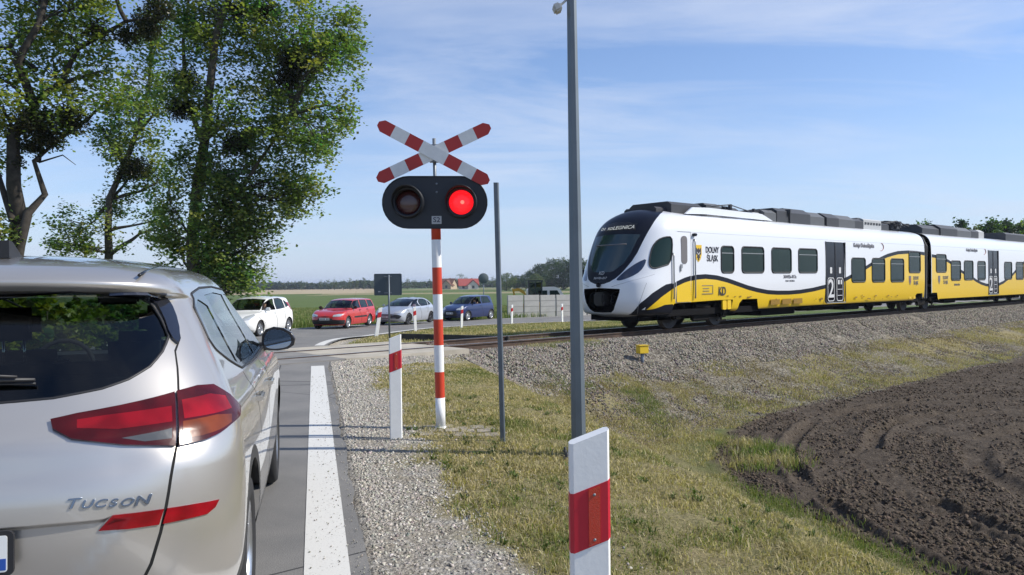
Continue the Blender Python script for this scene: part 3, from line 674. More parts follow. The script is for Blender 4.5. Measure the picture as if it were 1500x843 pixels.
# ---------- generic oncoming car ----------
def make_car(name, S, label, paint, prm, loc, rz):
    """prm: windows / lamps given by their side (b, z) or front (a, z) outlines"""
    root = empty(name, loc, rz); tag(root, label, 'car', 'cars waiting beyond the crossing')
    feats = []; F = prm; nT = S.n-1
    sd = lambda pl: S.inv([(0, b, z) for b, z in pl], (0, 1, 1), (1.0, 2.45))
    fr = lambda pl, sr=(1.9, 3): S.inv([(a, 0, z) for a, z in pl], (1, 0, 1), sr)
    re_ = lambda pl, sr=(0, 1.1): S.inv([(a, 0, z) for a, z in pl], (1, 0, 1), sr)
    if 'cladding' in F: feats.append(('cladding', sd(F['cladding'])))
    feats.append(('bumper', fr(F['grille'])))
    if 'side_strip' in F: feats.append(('side_strip', sd(F['side_strip'])))
    for g in F['gaps']: feats.append(('gap', strip(sd(g), (.004, .02))))
    wins = []
    for i, wn in enumerate(F['side_windows']):
        pl = sd(wn); wins.append(pl); feats.append((f'win{i}', pl))
    feats.append(('windscreen', fr(F['windscreen']))); feats.append(('rear_window', re_(F['rear_window'])))
    hl = fr(F['headlight'], (2.0, 3)); feats.append(('headlight', hl)); feats.append(('taillight', re_(F['taillight'])))
    for wb in (F['wb0'], F['wb1']):
        rad = F['arch']; pl = [(wb+rad*math.cos(a), F['wr']+rad*math.sin(a)) for a in np.linspace(R(-30), R(210), 22)]
        st = S.inv([(0, b, max(z, S.K[0, 5]+.002)) for b, z in pl], (0, 1, 1), (.5, 2.6)); st[0] = (st[0][0], 0); st[-1] = (st[-1][0], 0); feats.append(('drop', st))
    rg, nm = skin(S, list(np.linspace(0, 1, 15))+list(np.linspace(1, 2, 20)[1:])+list(np.linspace(2, 3, 15)[1:]), np.arange(0, nT+.01, .25), feats)
    lining = mat('cabin_lining', (.02, .02, .02), .9)
    mats = [paint, BLK, GAP, F.get('clad_m', BLK)]; e = (np.zeros((1, 3)), np.zeros((1, 3)), np.zeros((0, 3), int))
    part('body', [rg['body'], rg.get('bumper', e), rg.get('gap', e), rg.get('cladding', e)], mats, root, thick=0)
    if 'side_strip' in rg: part('rubbing_strip', rg['side_strip'], BLK, root, off=.008, thick=.01)
    gl = glass('car_glass', .42, (.8, .95, .9)); opened = F.get('open', ())
    for i in range(len(wins)):
        for s in ('left', 'right'):
            if (i, s) in opened: continue
            part('side_window', rg[f'win{i}'], gl, root, off=-.004, sides=s)
    part('windscreen', rg['windscreen'], gl, root, off=-.003); part('rear_window', rg['rear_window'], gl, root, off=-.003)
    for s in ('left', 'right'):
        h = part('headlight', rg['headlight'], F.get('lamp_m', mat('lamp_glass', (.55, .58, .6), .12, .35, coat=1)), root, off=.006, sides=s, thick=.02)
        part('taillight', rg['taillight'], mat('red_lens', (.35, .01, .01), .15, coat=1), root, off=.004, sides=s, thick=.01)
    for i, pl in enumerate(wins): bead('window_seal', S, pl, .009, BLK, root)
    ws = F['windscreen']; bead('windscreen_seal', S, [p for p in fr(ws) ], .008, BLK, root, closed=False)
    w = S.K[3, 1]
    for sx in (-1, 1):
        for wb in (F['wb0'], F['wb1']):
            wheel('wheel', root, (sx*(w-.115), wb, F['wr']), F['wr'], .2, sx, F.get('rim_m', RIM), TYRE, F.get('spokes', 6))
    # dark wheel wells and floor pan, seats, dash
    b = MB(); L_ = S.K[3, 7]; b.box((0, L_/2, .36), (w*1.25, L_*.9, .12)); 
    for wb in (F['wb0'], F['wb1']): b.box((0, wb, .42), (w*1.2, .74, .42))
    b.build('underbody', lining, root)
    b = MB()
    for sx in (-.36, .36):
        b.box((sx, F['seat'], .62), (.46, .5, .16), bev=.04); b.box((sx, F['seat']-.25, .92), (.46, .14, .56), bev=.05); b.box((sx, F['seat']-.28, 1.25), (.25, .1, .16), bev=.04)
    b.box((0, F['seat']-.85, .60), (1.2, .5, .2), bev=.04); b.box((0, F['seat']-1.12, .85), (1.2, .14, .5), bev=.05); b.build('seats', SEATC, root)
    b = MB(); b.box((0, F['seat']+.85, .86), (1.3, .4, .2), bev=.05); b.build('dashboard', lining, root)
    b = MB(); b.tube([(-.36+.17*math.cos(a), F['seat']+.52+.05*math.sin(a), .95+.16*math.sin(a)) for a in np.linspace(0, 2*math.pi, 15)], .013, 6); b.build('steering_wheel', lining, root)
    my = F['mirror']
    for sx in (-1, 1):
        b = MB(); b.box((sx*(w+.07), my[0], my[1]), (.19, .09, .14), bev=.035); b.box((sx*(w-.06), my[0]+.02, my[1]-.05), (.12, .05, .05)); b.build('wing_mirror', F.get('mirror_m', paint), root)
    for by, bz in F['handles']:
        for sx in (-1, 1):
            s, t = S.inv([(0, by, bz)])[0]; p = S.P(s, t); b = MB(); b.box((sx*(p[0]+.012), by, bz), (.03, .17, .035), bev=.01); b.build('door_handle', F.get('mirror_m', paint), root)
    pz, py = F['plate']; b = MB(); b.box((0, py, pz), (.52, .02, .115), bev=.006); pl = b.build('number_plate', mat('plate_white', (.75, .76, .74), .4), root)
    b = MB(); b.box((-.245, py+.0115, pz), (.03, .002, .105)); 
    for k in range(7):
        if k != 2: b.box((-.18+.062*k, py+.0115, pz), (.03, .002, .07))
    b.build('plate_marks', mat('plate_ink', (.02, .02, .06), .5), pl)
    if 'grille_bars' in F:
        b = MB()
        for z, hw, y in F['grille_bars']: b.tube([(-hw, y-.06*hw/.4, z), (-hw*.5, y, z), (0, y+.01, z), (hw*.5, y, z), (hw, y-.06*hw/.4, z)], .012, 6)
        b.build('grille', CHROME if F.get('chrome') else BLK, root)
    b = MB(); b.lathe([(0, .006), (.035, .006), (.04, 0), (.04, -.02), (0, -.02)], frameM((0, F['badge'][0], F['badge'][1]), (1, 0, 0), (0, 0, 1)) @ Matrix.Rotation(math.pi, 4, 'Y'), 14); b.build('badge', CHROME, root)
    b = MB(); b.tube([(-.05, S.K[-1, 0]-.0, S.K[-1, 4]), (-.05, S.K[-1, 0]-.25, S.K[-1, 4]+.35)], .004, 5); b.build('aerial', BLK, root)
    for sx in (-1, 1):
        b = MB(); x0, y0, z0 = F['wiper']; b.tube([(sx*x0, y0, z0), (sx*x0-.25, y0-.02, z0+.03), (sx*x0-.5, y0-.05, z0+.05)], .008, 5); b.build('wiper', BLK, root)
    return root

# ---------- the silver SUV in front of us ----------
suv = empty('suv_car', (-1.84, 2.36, 0), R(14.4))
tag(suv, 'champagne silver SUV seen from behind, stopped in the near lane at the crossing', 'car')
def suvpaint():
    m = mat('champagne_silver', (.56, .53, .485), .31, .68, coat=1, back=(.02, .02, .02)); b = m.node_tree.nodes['Principled BSDF']; t = m.node_tree
    n = t.nodes.new('ShaderNodeTexVoronoi'); n.inputs['Scale'].default_value = 900; g = t.nodes.new('ShaderNodeTexCoord'); t.links.new(g.outputs['Object'], n.inputs[0])
    s = t.nodes.new('ShaderNodeSeparateColor'); t.links.new(n.outputs['Color'], s.inputs[0]); mr = t.nodes.new('ShaderNodeMapRange'); mr.inputs['To Min'].default_value = .25; mr.inputs['To Max'].default_value = .31
    t.links.new(s.outputs[0], mr.inputs[0]); b.inputs['Coat Roughness'].default_value = .02; return m
SP = suvpaint(); T = TUC
q3 = lambda pts, W=(1, 1, 1), sr=(0, 3): T.inv(pts, W, sr)
sdw = lambda pl: T.inv([(0, b, z) for b, z in pl], (0, 1, 1), (.55, 2.5))
rear = lambda pl: T.inv([(a, 0, z) for a, z in pl], (1, 0, 1), (0, 1.0))
glass_pl = rear([(0, 1.522), (.33, 1.518), (.50, 1.50), (.565, 1.47), (.61, 1.41), (.647, 1.34), (.636, 1.286), (.605, 1.238), (.545, 1.20), (.47, 1.176), (.33, 1.156), (0, 1.143)])
glass_pl[0] = (0, 9.3); glass_pl[-1] = (0, glass_pl[-1][1])
# spoiler wings: dark side trim between the glass and the body
wing_pl = [(.40, 9.75), (.50, 9.95), (.60, 9.9), (.655, 8.6), (.665, 7.8), (.635, 7.25), (.60, 7.45), (.596, 8.0), (.57, 8.7), (.50, 9.3)]
gap_pts = [(.665, 8.6), (.668, 7.9), (.655, 7.45), (.610, 7.15), (.598, 6.76), (.578, 6.32), (.560, 5.6), (.545, 4.92), (.520, 4.2), (.500, 3.6), (.474, 2.9), (.450, 2.4), (.42, 2.0), (.36, 1.72), (0, 1.62)]
lamp_in = [(.2442, 5.73), (.30, 5.86), (.45, 6.08), (.5560, 6.23), (.5415, 5.5), (.529, 4.64), (.40, 4.83), (.29, 5.11), (.25, 5.45)]
lamp_out = [(.5635, 6.24), (.65, 6.32), (.7425, 6.30), (.86, 5.95), (.975, 5.42), (.90, 5.15), (.7845, 5.0), (.70, 4.80), (.6344, 4.69), (.539, 4.63), (.549, 5.5)]
ref_in = [(.3702, 3.34), (.42, 3.33), (.484, 3.32), (.470, 3.06), (.40, 3.07), (.338, 3.08)]
ref_out = [(.492, 3.32), (.57, 3.30), (.665, 3.26), (.645, 3.14), (.6124, 3.06), (.54, 3.06), (.479, 3.06)]
F = [('gap', strip(gap_pts, (.0042, .03))), ('wing', smooth_poly(wing_pl)), ('rear_window', smooth_poly(glass_pl[1:-1], 1)), ('rear_window', glass_pl),
     ('lamp_in', lamp_in), ('lamp_out', lamp_out), ('ref_in', ref_in), ('ref_out', ref_out)]
# parts of the lamps
F += [('lens_white', [(.395, 5.02), (.500, 5.12), (.5245, 5.16), (.5205, 4.86), (.45, 4.86)]), ('lens_bright', [(.30, 5.66), (.36, 5.74), (.535, 5.86), (.528, 5.36), (.39, 5.28), (.30, 5.40)]),
      ('lens_orange', [(.560, 5.32), (.70, 5.38), (.80, 5.30), (.785, 5.06), (.70, 4.90), (.62, 4.82), (.552, 4.80)]), ('lens_hot', [(.572, 6.0), (.70, 6.08), (.80, 5.95), (.82, 5.50), (.70, 5.44), (.566, 5.40)])]
side_wins = [sdw([(.80, 1.30), (.98, 1.225), (1.17, 1.165), (1.16, 1.44), (.98, 1.475), (.86, 1.45)]), sdw([(1.22, 1.160), (1.98, 1.145), (1.96, 1.485), (1.6, 1.50), (1.22, 1.490)]), sdw([(2.07, 1.143), (3.02, 1.135), (2.92, 1.19), (2.55, 1.40), (2.3, 1.475), (2.05, 1.487)])]
frame_pl = sdw([(.72, 1.31), (.95, 1.20), (1.22, 1.135), (2.0, 1.12), (3.12, 1.11), (2.96, 1.21), (2.58, 1.43), (2.3, 1.505), (1.7, 1.530), (1.2, 1.525), (.90, 1.50), (.78, 1.44)])
F.append(('frame', frame_pl))
for i, w_ in enumerate(side_wins): F.append((f'win{i}', w_))
F.append(('chromeline', strip(sdw([(.74, 1.305), (.95, 1.195), (1.22, 1.13), (2.0, 1.115), (3.1, 1.105)]), (.006, .035))))
# doors, sills, arches
F.append(('cladding', sdw([(1.0, .24), (3.9, .24), (3.9, .40), (2.0, .40), (1.38, .40)])))
for wb in (.90, 3.57):
    for nm, rad, a0, a1 in (('cladding', .455, -25, 205), ('drop', .395, -25, 205)):
        pl = [(wb+rad*math.cos(a), .36+rad*math.sin(a)) for a in np.linspace(R(a0), R(a1), 26)]
        st = T.inv([(0, b, max(z, .262)) for b, z in pl], (0, 1, 1), (.5, 2.7)); st[0] = (st[0][0], 0); st[-1] = (st[-1][0], 0); F.append((nm, st))
for g in ([(1.19, 1.12), (1.34, .95), (1.40, .78)], [(2.03, 1.12), (2.04, .8), (2.02, .42)], [(3.14, 1.08), (3.12, .8), (3.02, .42)], [(1.41, .42), (3.02, .42)], [(.80, .98), (.62, 1.0)]):
    if g[0] != (.80, .98): F.append(('gap', strip(sdw(g), (.0030, .02))))
F.append(('lower', rear([(0, .30), (.62, .30), (.70, .42), (.66, .47), (0, .47)])))
F.append(('windscreen', T.inv([(a, 0, z) for a, z in [(0, 1.10), (.78, 1.10), (.62, 1.46), (0, 1.52)]], (1, 0, 1), (2, 3))))
F.append(('fl', T.inv([(a, 0, z) for a, z in [(.45, .78), (.86, .80), (.88, .92), (.6, .88)]], (1, 0, 1), (2, 3)))); F.append(('grille', T.inv([(a, 0, z) for a, z in [(0, .48), (.40, .5), (.5, .80), (0, .84)]], (1, 0, 1), (2, 3))))
rg, nm = skin(T, list(np.linspace(0, 1, 41))+list(np.linspace(1, 2, 36)[1:])+list(np.linspace(2, 3, 18)[1:]), sorted(set(list(np.arange(0, 14.01, .125))+list(np.arange(3.0, 3.6, .02)))), F)
BLUEBLK = mat('wing_trim', (.012, .014, .022), .15, coat=1)
CLAD = mat('arch_cladding', (.035, .035, .036), .55, bump=.2, bscale=300)
part('body', [rg['body'], rg['gap'], rg['cladding'], rg['lower'], rg['frame'], rg['grille'], rg['chromeline']], [SP, GAP, CLAD, CLAD, GLS, GLS, CHROME], suv)
rw = part('rear_window', rg['rear_window'], glass('suv_rear_glass', .34, (.80, .95, .90)), suv, off=-.006)
part('spoiler_wing', rg['wing'], BLUEBLK, suv, off=.012, thick=.02, sides='right'); part('spoiler_wing', rg['wing'], BLUEBLK, suv, off=.012, thick=.02, sides='left')
for i in range(3):
    for s in ('left', 'right'): part('side_window', rg[f'win{i}'], glass('suv_glass', .5, (.75, .9, .88)), suv, off=-.004, sides=s)
part('windscreen', rg['windscreen'], glass('screen_glass', .8, (.92, 1, .97)), suv, off=-.004)
def lens(name, col, em=0, bs=120):
    m = mat(name, col, .22, coat=.3, spec=.25); t = m.node_tree; b = t.nodes['Principled BSDF']
    g = t.nodes.new('ShaderNodeTexCoord'); w = t.nodes.new('ShaderNodeTexWave'); w.inputs['Scale'].default_value = bs; w.bands_direction = 'X'; t.links.new(g.outputs['Object'], w.inputs[0])
    r = t.nodes.new('ShaderNodeValToRGB'); r.color_ramp.elements[0].color = (*[c*.45 for c in col], 1); r.color_ramp.elements[1].color = (*[min(1, c*1.25) for c in col], 1); t.links.new(w.outputs[0], r.inputs[0])
    n = t.nodes.new('ShaderNodeTexVoronoi'); n.inputs['Scale'].default_value = 38; t.links.new(g.outputs['Object'], n.inputs[0])
    mx = t.nodes.new('ShaderNodeMix'); mx.data_type = 'RGBA'; mx.blend_type = 'MULTIPLY'; mx.inputs['Factor'].default_value = .6; t.links.new(r.outputs[0], mx.inputs['A']); mx.inputs['B'].default_value = (*[c*.28 for c in col], 1)
    mx.blend_type = 'MIX'; nn = t.nodes.new('ShaderNodeTexNoise'); nn.inputs['Scale'].default_value = 11; nn.inputs['Detail'].default_value = 1; t.links.new(g.outputs['Object'], nn.inputs[0]); m2 = t.nodes.new('ShaderNodeMapRange'); m2.inputs['From Min'].default_value = .35; m2.inputs['From Max'].default_value = .62; m2.inputs['To Min'].default_value = .6; m2.inputs['To Max'].default_value = 0.0; t.links.new(nn.outputs[0], m2.inputs[0]); t.links.new(m2.outputs[0], mx.inputs['Factor'])
    t.links.new(mx.outputs['Result'], b.inputs['Base Color'])
    bp = t.nodes.new('ShaderNodeBump'); bp.inputs['Strength'].default_value = .08; bp.inputs['Distance'].default_value = .004; t.links.new(n.outputs['Distance'], bp.inputs['Height']); t.links.new(bp.outputs[0], b.inputs['Normal']); return m
LD = lens('lens_dark_red', (.085, .003, .005)); LR = lens('lens_red', (.26, .005, .010)); LH = lens('lens_hot_red', (.33, .006, .012), bs=200); LO = lens('lens_orange', (.22, .045, .010), bs=200); LW = lens('lens_clear', (.13, .14, .155), bs=150); LRF = lens('lens_reflector', (.32, .006, .012), bs=350)
for s in ('right', 'left'):
    a = part('taillight', rg['lamp_in'], LD, suv, off=.012, thick=.02, sides=s); part('reversing_lamp', rg['lens_white'], LW, a, off=.0125, sides=s); part('brake_lamp', rg['lens_bright'], LR, a, off=.0125, sides=s)
    a = part('taillight', rg['lamp_out'], LD, suv, off=.014, thick=.022, sides=s); part('brake_lamp', rg['lens_hot'], LH, a, off=.0145, sides=s); part('turn_signal', rg['lens_orange'], LO, a, off=.0145, sides=s)
    part('reflector', rg['ref_in'], LRF, suv, off=.006, thick=.015, sides=s); part('reflector', rg['ref_out'], LRF, suv, off=.006, thick=.015, sides=s)
    part('headlight', rg['fl'], mat('lamp_glass', (.55, .58, .6), .12, .35, coat=1), suv, off=.01, thick=.02, sides=s)
bead('window_seal', T, frame_pl, .006, BLK, suv); 
bead('rear_window_seal', T, glass_pl, .006, BLK, suv, off=-.002, closed=False)
# crease above the plate and lettering
def sp(s, t, off=0):
    p = T.P(s, t)+T.N(s, t)*np.sign(1)*off; return Vector(p)
sgnN = 1 if T.N(.3, 3.5)[1] < 0 else -1
def spo(a, z, off):
    s, t = T.inv([(a, 0, z)], (1, 0, 1), (0, .95))[0]; return Vector(T.P(s, t)+T.N(s, t)*sgnN*off)
# lettering laid along the tailgate's curve: each letter on its own spot
x = .403; wd = {'T': .047, 'U': .038, 'C': .036, 'S': .036, 'O': .042, 'N': .046}
lt = MB(); letters = []
for i, ch in enumerate('TUCSON'):
    w_ = wd[ch]; xa = x+w_/2; zb = .837-.024*(xa-.40)/.24; p = spo(xa, zb, .002); pa = spo(xa-.02, zb, .002); pb = spo(xa+.02, zb, .002); pu = spo(xa, zb+.02, .002)
    X_ = (pb-pa).normalized(); Y_ = (pu-p).normalized(); big = ch in 'TN' and i in (0, 5)
    cu = bpy.data.curves.new('l', 'FONT'); cu.body = ch; cu.size = .044 if big else .035; cu.extrude = .003; cu.shear = .28; cu.align_x = 'CENTER'; cu.align_y = 'BOTTOM_BASELINE'; cu.offset = .0002; cu.bevel_depth = .0006
    t_ = bpy.data.objects.new('tmp', cu); COL.objects.link(t_); me = bpy.data.meshes.new_from_object(t_.evaluated_get(bpy.context.evaluated_depsgraph_get())); bpy.data.objects.remove(t_)
    me.transform(frameM(p-Y_*.016, X_, Y_) @ Matrix.Diagonal((1.5, 1, 1, 1))); letters.append(me); x += w_*1.0
bm_ = bmesh.new()
for me in letters: bm_.from_mesh(me)
me = bpy.data.meshes.new('badge_lettering'); bm_.to_mesh(me); me.materials.clear(); me.materials.append(mat('badge_metal', (.26, .29, .34), .25, 1)); o = bpy.data.objects.new('badge_lettering', me); COL.objects.link(o); o.parent = suv
# number plate
b = MB(); b.prism(rrect(.555, .140, .02), 0, .012, frameM((0, -.006, .705), (1, 0, 0), (0, .05, 1))); pl = b.build('number_plate', mat('plate_frame', (.02, .02, .022), .4), suv)
b = MB(); b.prism(rrect(.52, .112, .008), .012, .014, frameM((0, -.006, .705), (1, 0, 0), (0, .05, 1))); b.build('plate_face', mat('plate_white', (.75, .76, .74), .4), pl)
b = MB(); b.prism([(.235, -.05), (.257, -.05), (.257, -.015), (.235, -.015)], .014, .0152, frameM((0, -.006, .705), (1, 0, 0), (0, .05, 1))); b.build('plate_mark', mat('plate_blue', (.02, .08, .35), .4), pl)
# wiper
b = MB(); P_ = [(-.30, .20-.045, 1.165), (.0, .205-.04, 1.178), (.28, .25-.045, 1.200)]
pw = [spo(.0001, 1.205, .02), spo(.12, 1.212, .022), spo(.27, 1.207, .022)]; pl_ = [Vector((-.36, pw[0].y, 1.185))]+pw
b.tube(pl_, [.012, .012, .011, .006], 8); b.tube([p+Vector((0, -.012, .018)) for p in pl_[:-1]]+[pl_[-1]+Vector((-.05, -.012, .014))], [.009, .009, .007, .004], 6); b.tube([p+Vector((0, .006, -.014)) for p in pl_], .005, 5)
b.build('rear_wiper', BLK, suv)
# high brake lamp under the spoiler edge
b = MB(); b.box((0, .395, 1.535), (.30, .03, .018), bev=.004); b.build('brake_lamp', LR, suv)
# roof rails and roof seams, shark-fin aerial
for sx in (-1, 1):
    pts = [Vector((sx*.545, b_, z_)) for b_, z_ in ((.50, 1.592), (.62, 1.632), (.9, 1.6445), (1.5, 1.65), (2.1, 1.625))]
    pts = [Vector((p.x, p.y, 0))+Vector((0, 0, T.P(*T.inv([(abs(p.x), p.y, 1.62)], (1, 1, .3), (.3, 2.6), (11.6, 14))[0])[2]+.001)) for p in pts]
    b = MB(); b.tube(pts, .006, 6); b.build('roof_seam', GLS, suv)
b = MB(); b.prism([(0, 0), (.16, 0), (.04, .065), (.0, .07)], -.02, .02, frameM((0, .75, 1.655), (0, 1, 0), (0, 0, 1))); b.build('aerial', BLK, suv)
# mirrors
for sx in (-1, 1):
    M = Matrix.Translation((sx*.955, 2.74, 1.168)) @ Matrix.Scale(.96, 4) @ Matrix.Rotation(R(-8)*sx, 4, 'Z')
    b = MB(); rings = []
    prof = [(0, .98, .0), (.02, 1.0, .0), (.05, .98, 0), (.09, .84, 0), (.125, .5, 0), (.14, .0, 0)]
    for dy, k, _ in prof:
        if k == 0: rings.append([b.bm.verts.new(M @ Vector((0, dy, 0)))]); continue
        rings.append([b.bm.verts.new(M @ Vector((sx*(x_*k), dy, z_*k))) for x_, z_ in [(-.115, -.05), (-.11, .02), (-.085, .07), (-.03, .088), (.04, .078), (.095, .045), (.12, 0), (.11, -.045), (.07, -.072), (0, -.082), (-.07, -.08)]])
    for A, B_ in zip(rings, rings[1:]):
        n = len(A)
        for k in range(n): b._f([A[k], A[(k+1) % n]]+([B_[(k+1) % n], B_[k]] if len(B_) > 1 else [B_[0]]), True)
    b._f(rings[0])
    wm = b.build('wing_mirror', mat('mirror_shell', (.025, .025, .028), .25, coat=.5), suv)
    b = MB(); pg = smooth_poly([(x_*.93, z_*.93) for x_, z_ in [(-.115, -.05), (-.11, .02), (-.085, .07), (-.03, .088), (.04, .078), (.095, .045), (.12, 0), (.11, -.045), (.07, -.072), (0, -.082), (-.07, -.08)]])
    b.prism([(sx*x_, z_) for x_, z_ in pg], .0, .008, M @ Matrix.Translation((0, .002, 0)) @ Matrix.Rotation(R(90), 4, 'X')); b.build('mirror_rim', BLK, wm)
    b = MB(); b.prism([(sx*x_*.88, z_*.88) for x_, z_ in pg], .008, .0095, M @ Matrix.Translation((0, .002, 0)) @ Matrix.Rotation(R(90), 4, 'X')); b.build('mirror_glass', mat('mirror_glass', (.30, .34, .38), .03, 1), wm)
    b = MB(); b.box((sx*.88, 2.85, 1.115), (.12, .08, .05), bev=.015); b.build('mirror_foot', BLK, wm)
# door handles
for by, bz in ((1.36, .975), (2.16, .955)):
    for sx in (-1, 1):
        s_, t_ = T.inv([(0, by, bz)])[0]; p = T.P(s_, t_); b = MB(); b.box((sx*(p[0]+.022), by, bz), (.022, .19, .034), bev=.009); b.box((sx*(p[0]+.006), by-.08, bz), (.03, .03, .026)); b.box((sx*(p[0]+.006), by+.08, bz), (.03, .03, .026)); b.build('door_handle', SP, suv)
# wheels, wells, underbody
for sx in (-1, 1):
    for wb in (.90, 3.57): wheel('wheel', suv, (sx*.80, wb, .345), .345, .225, sx, RIM, TYRE, 5)
b = MB(); b.box((0, 2.2, .42), (1.2, 3.7, .2))
for wb in (.9, 3.57): b.box((0, wb, .55), (1.26, .86, .42))
b.box((0, .55, .62), (1.2, .5, .3)); b.build('underbody', mat('cabin_lining', (.02, .02, .02), .9), suv)
# cabin: rear bench, front seats, head restraints, dash, wheel
def seat(x, y, w, nm='seat'):
    b = MB(); b.box((x, y, .72), (w, .5, .18), bev=.05); b.box((x, y-.24, .94), (w, .14, .52), bev=.06, tilt=Matrix.Rotation(R(12), 4, 'X')); s_ = b.build(nm, SEATC, suv)
    for hx in ([x] if w < .7 else [x-.42, x+.42]):
        b = MB(); b.box((hx, y-.32, 1.34 if w < .7 else 1.24), (.27, .10, .18), bev=.045); b.build('head_restraint', SEATC, s_)
        [MB().tube([(hx+e_, y-.31, 1.1), (hx+e_, y-.32, 1.26)], .007, 6).build('restraint_post', CHROME, s_) for e_ in (-.05, .05)]
seat(0, 1.45, 1.36, 'bench_seat'); seat(-.38, 2.3, .52); seat(.38, 2.3, .52)
b = MB(); b.box((0, 3.15, .98), (1.45, .5, .22), bev=.06); b.build('dashboard', mat('cabin_lining', (.02, .02, .02), .9), suv)
b = MB(); b.tube([(-.38+.18*math.cos(a), 2.82+.05*math.sin(a), 1.02+.17*math.sin(a)) for a in np.linspace(0, 2*math.pi, 19)], .014, 6); b.build('steering_wheel', SEATC, suv)
b = MB(); b.box((0, 2.62, 1.46), (.24, .03, .07), bev=.015); b.tube([(0, 2.64, 1.49), (0, 2.7, 1.53)], .01, 6); b.build('interior_mirror', BLK, suv)
b = MB(); b.box((0, .62, 1.08), (1.1, .5, .03), bev=.01); b.build('parcel_shelf', SEATC, suv)

# ---------- the four cars that wait beyond the crossing ----------
def car_keys(L, W, H, hood, belt, wsb, rf, rb, rr, nose=.72, tumb=.80, rw=.70):
    """wsb windscreen base, rf roof front, rb rear glass base, rr roof rear (all metres from the rear)"""
    w = W/2; k = []
    row = lambda r, wd, C, p, zr, zs, zf, f, Cf: k.append([r, wd, C, p, zr, zs, zf, f, Cf])
    row(.16, w*.93, .40, 2.8, .22, .19, .19, L-.20, .50); row(.05, w*.975, .42, 2.8, .33, .30, .30, L-.06, .55)
    row(.00, w, .44, 2.7, .50, .48, .46, L, .60); row(.01, w, .44, 2.6, .68, .66, nose-.10, L-.02, .62)
    row(.03, w*.99, .42, 2.5, belt-.10, belt-.14, nose, L-.13, .62); row(.06, w*.975, .40, 2.5, belt-.01, belt-.05, nose+(hood-nose)*.45, L-.38, .62)
    row(rb, w*.95, .38, 2.5, belt+.03, belt, hood, wsb, .48)
    row(rb+(rr-rb)*.45, w*(.95+tumb)/2, .34, 2.5, (belt+H)/2, (belt+H)/2-.02, (hood+H)/2+.02, wsb+(rf-wsb)*.5, .42)
    row(rr-.03, w*tumb, .30, 2.4, H-.09, H-.10, H-.08, rf+.02, .36); row(rr+.06, w*rw, .28, 2.4, H-.045, H-.055, H-.045, rf-.18, .34)
    row(rr+.5, w*.42, .25, 2.2, H-.008, H-.012, H-.012, rf-.4, .3); row((rr+rf)/2-.3, .001, .001, 2, H, H, H, (rr+rf)/2+.3, .001)
    return k
def paint(name, col, metal=0, rough=.35):
    return mat(name, col, rough, metal, coat=1, back=(.02, .02, .02))
# white five-door hatchback
S1 = Surf(car_keys(4.03, 1.69, 1.49, .98, .95, 3.12, 2.25, .12, .42, .72), .01)
white = make_car('hatchback_car', S1, 'white hatchback with its front window open, first car in the queue beyond the crossing', paint('white_paint_car', (.80, .80, .78)), dict(
    side_windows=[[(1.86, .98), (2.84, .99), (2.55, 1.22), (2.12, 1.37), (1.86, 1.40)], [(.98, 1.03), (1.76, .98), (1.76, 1.40), (1.35, 1.41), (1.08, 1.33)], [(.62, 1.10), (.88, 1.04), (.98, 1.32), (.82, 1.28)]],
    open=[(0, 'left')], windscreen=[(0, .995), (.66, .99), (.58, 1.37), (0, 1.41)], rear_window=[(0, 1.0), (.62, 1.0), (.54, 1.34), (0, 1.36)],
    headlight=[(.42, .64), (.70, .66), (.80, .80), (.72, .86), (.52, .78)], taillight=[(.62, .8), (.80, .8), (.74, 1.25), (.60, 1.2)],
    grille=[(0, .26), (.42, .26), (.50, .42), (.30, .46), (0, .46)], gaps=[[(2.86, .98), (2.80, .5), (2.75, .28)], [(1.81, .95), (1.80, .6), (1.78, .28)], [(1.02, 1.0), (1.06, .7), (1.0, .55)]],
    wb0=3.20, wb1=.69, arch=.345, wr=.30, seat=1.9, mirror=(2.72, 1.02), handles=[(2.0, .86), (1.14, .90)], plate=(.52, 4.035), badge=(3.97, .68), wiper=(.45, 3.14, 1.0),
    grille_bars=[(.40, .35, 4.03), (.33, .35, 4.02)], spokes=7), (0, 0, 0), 0)
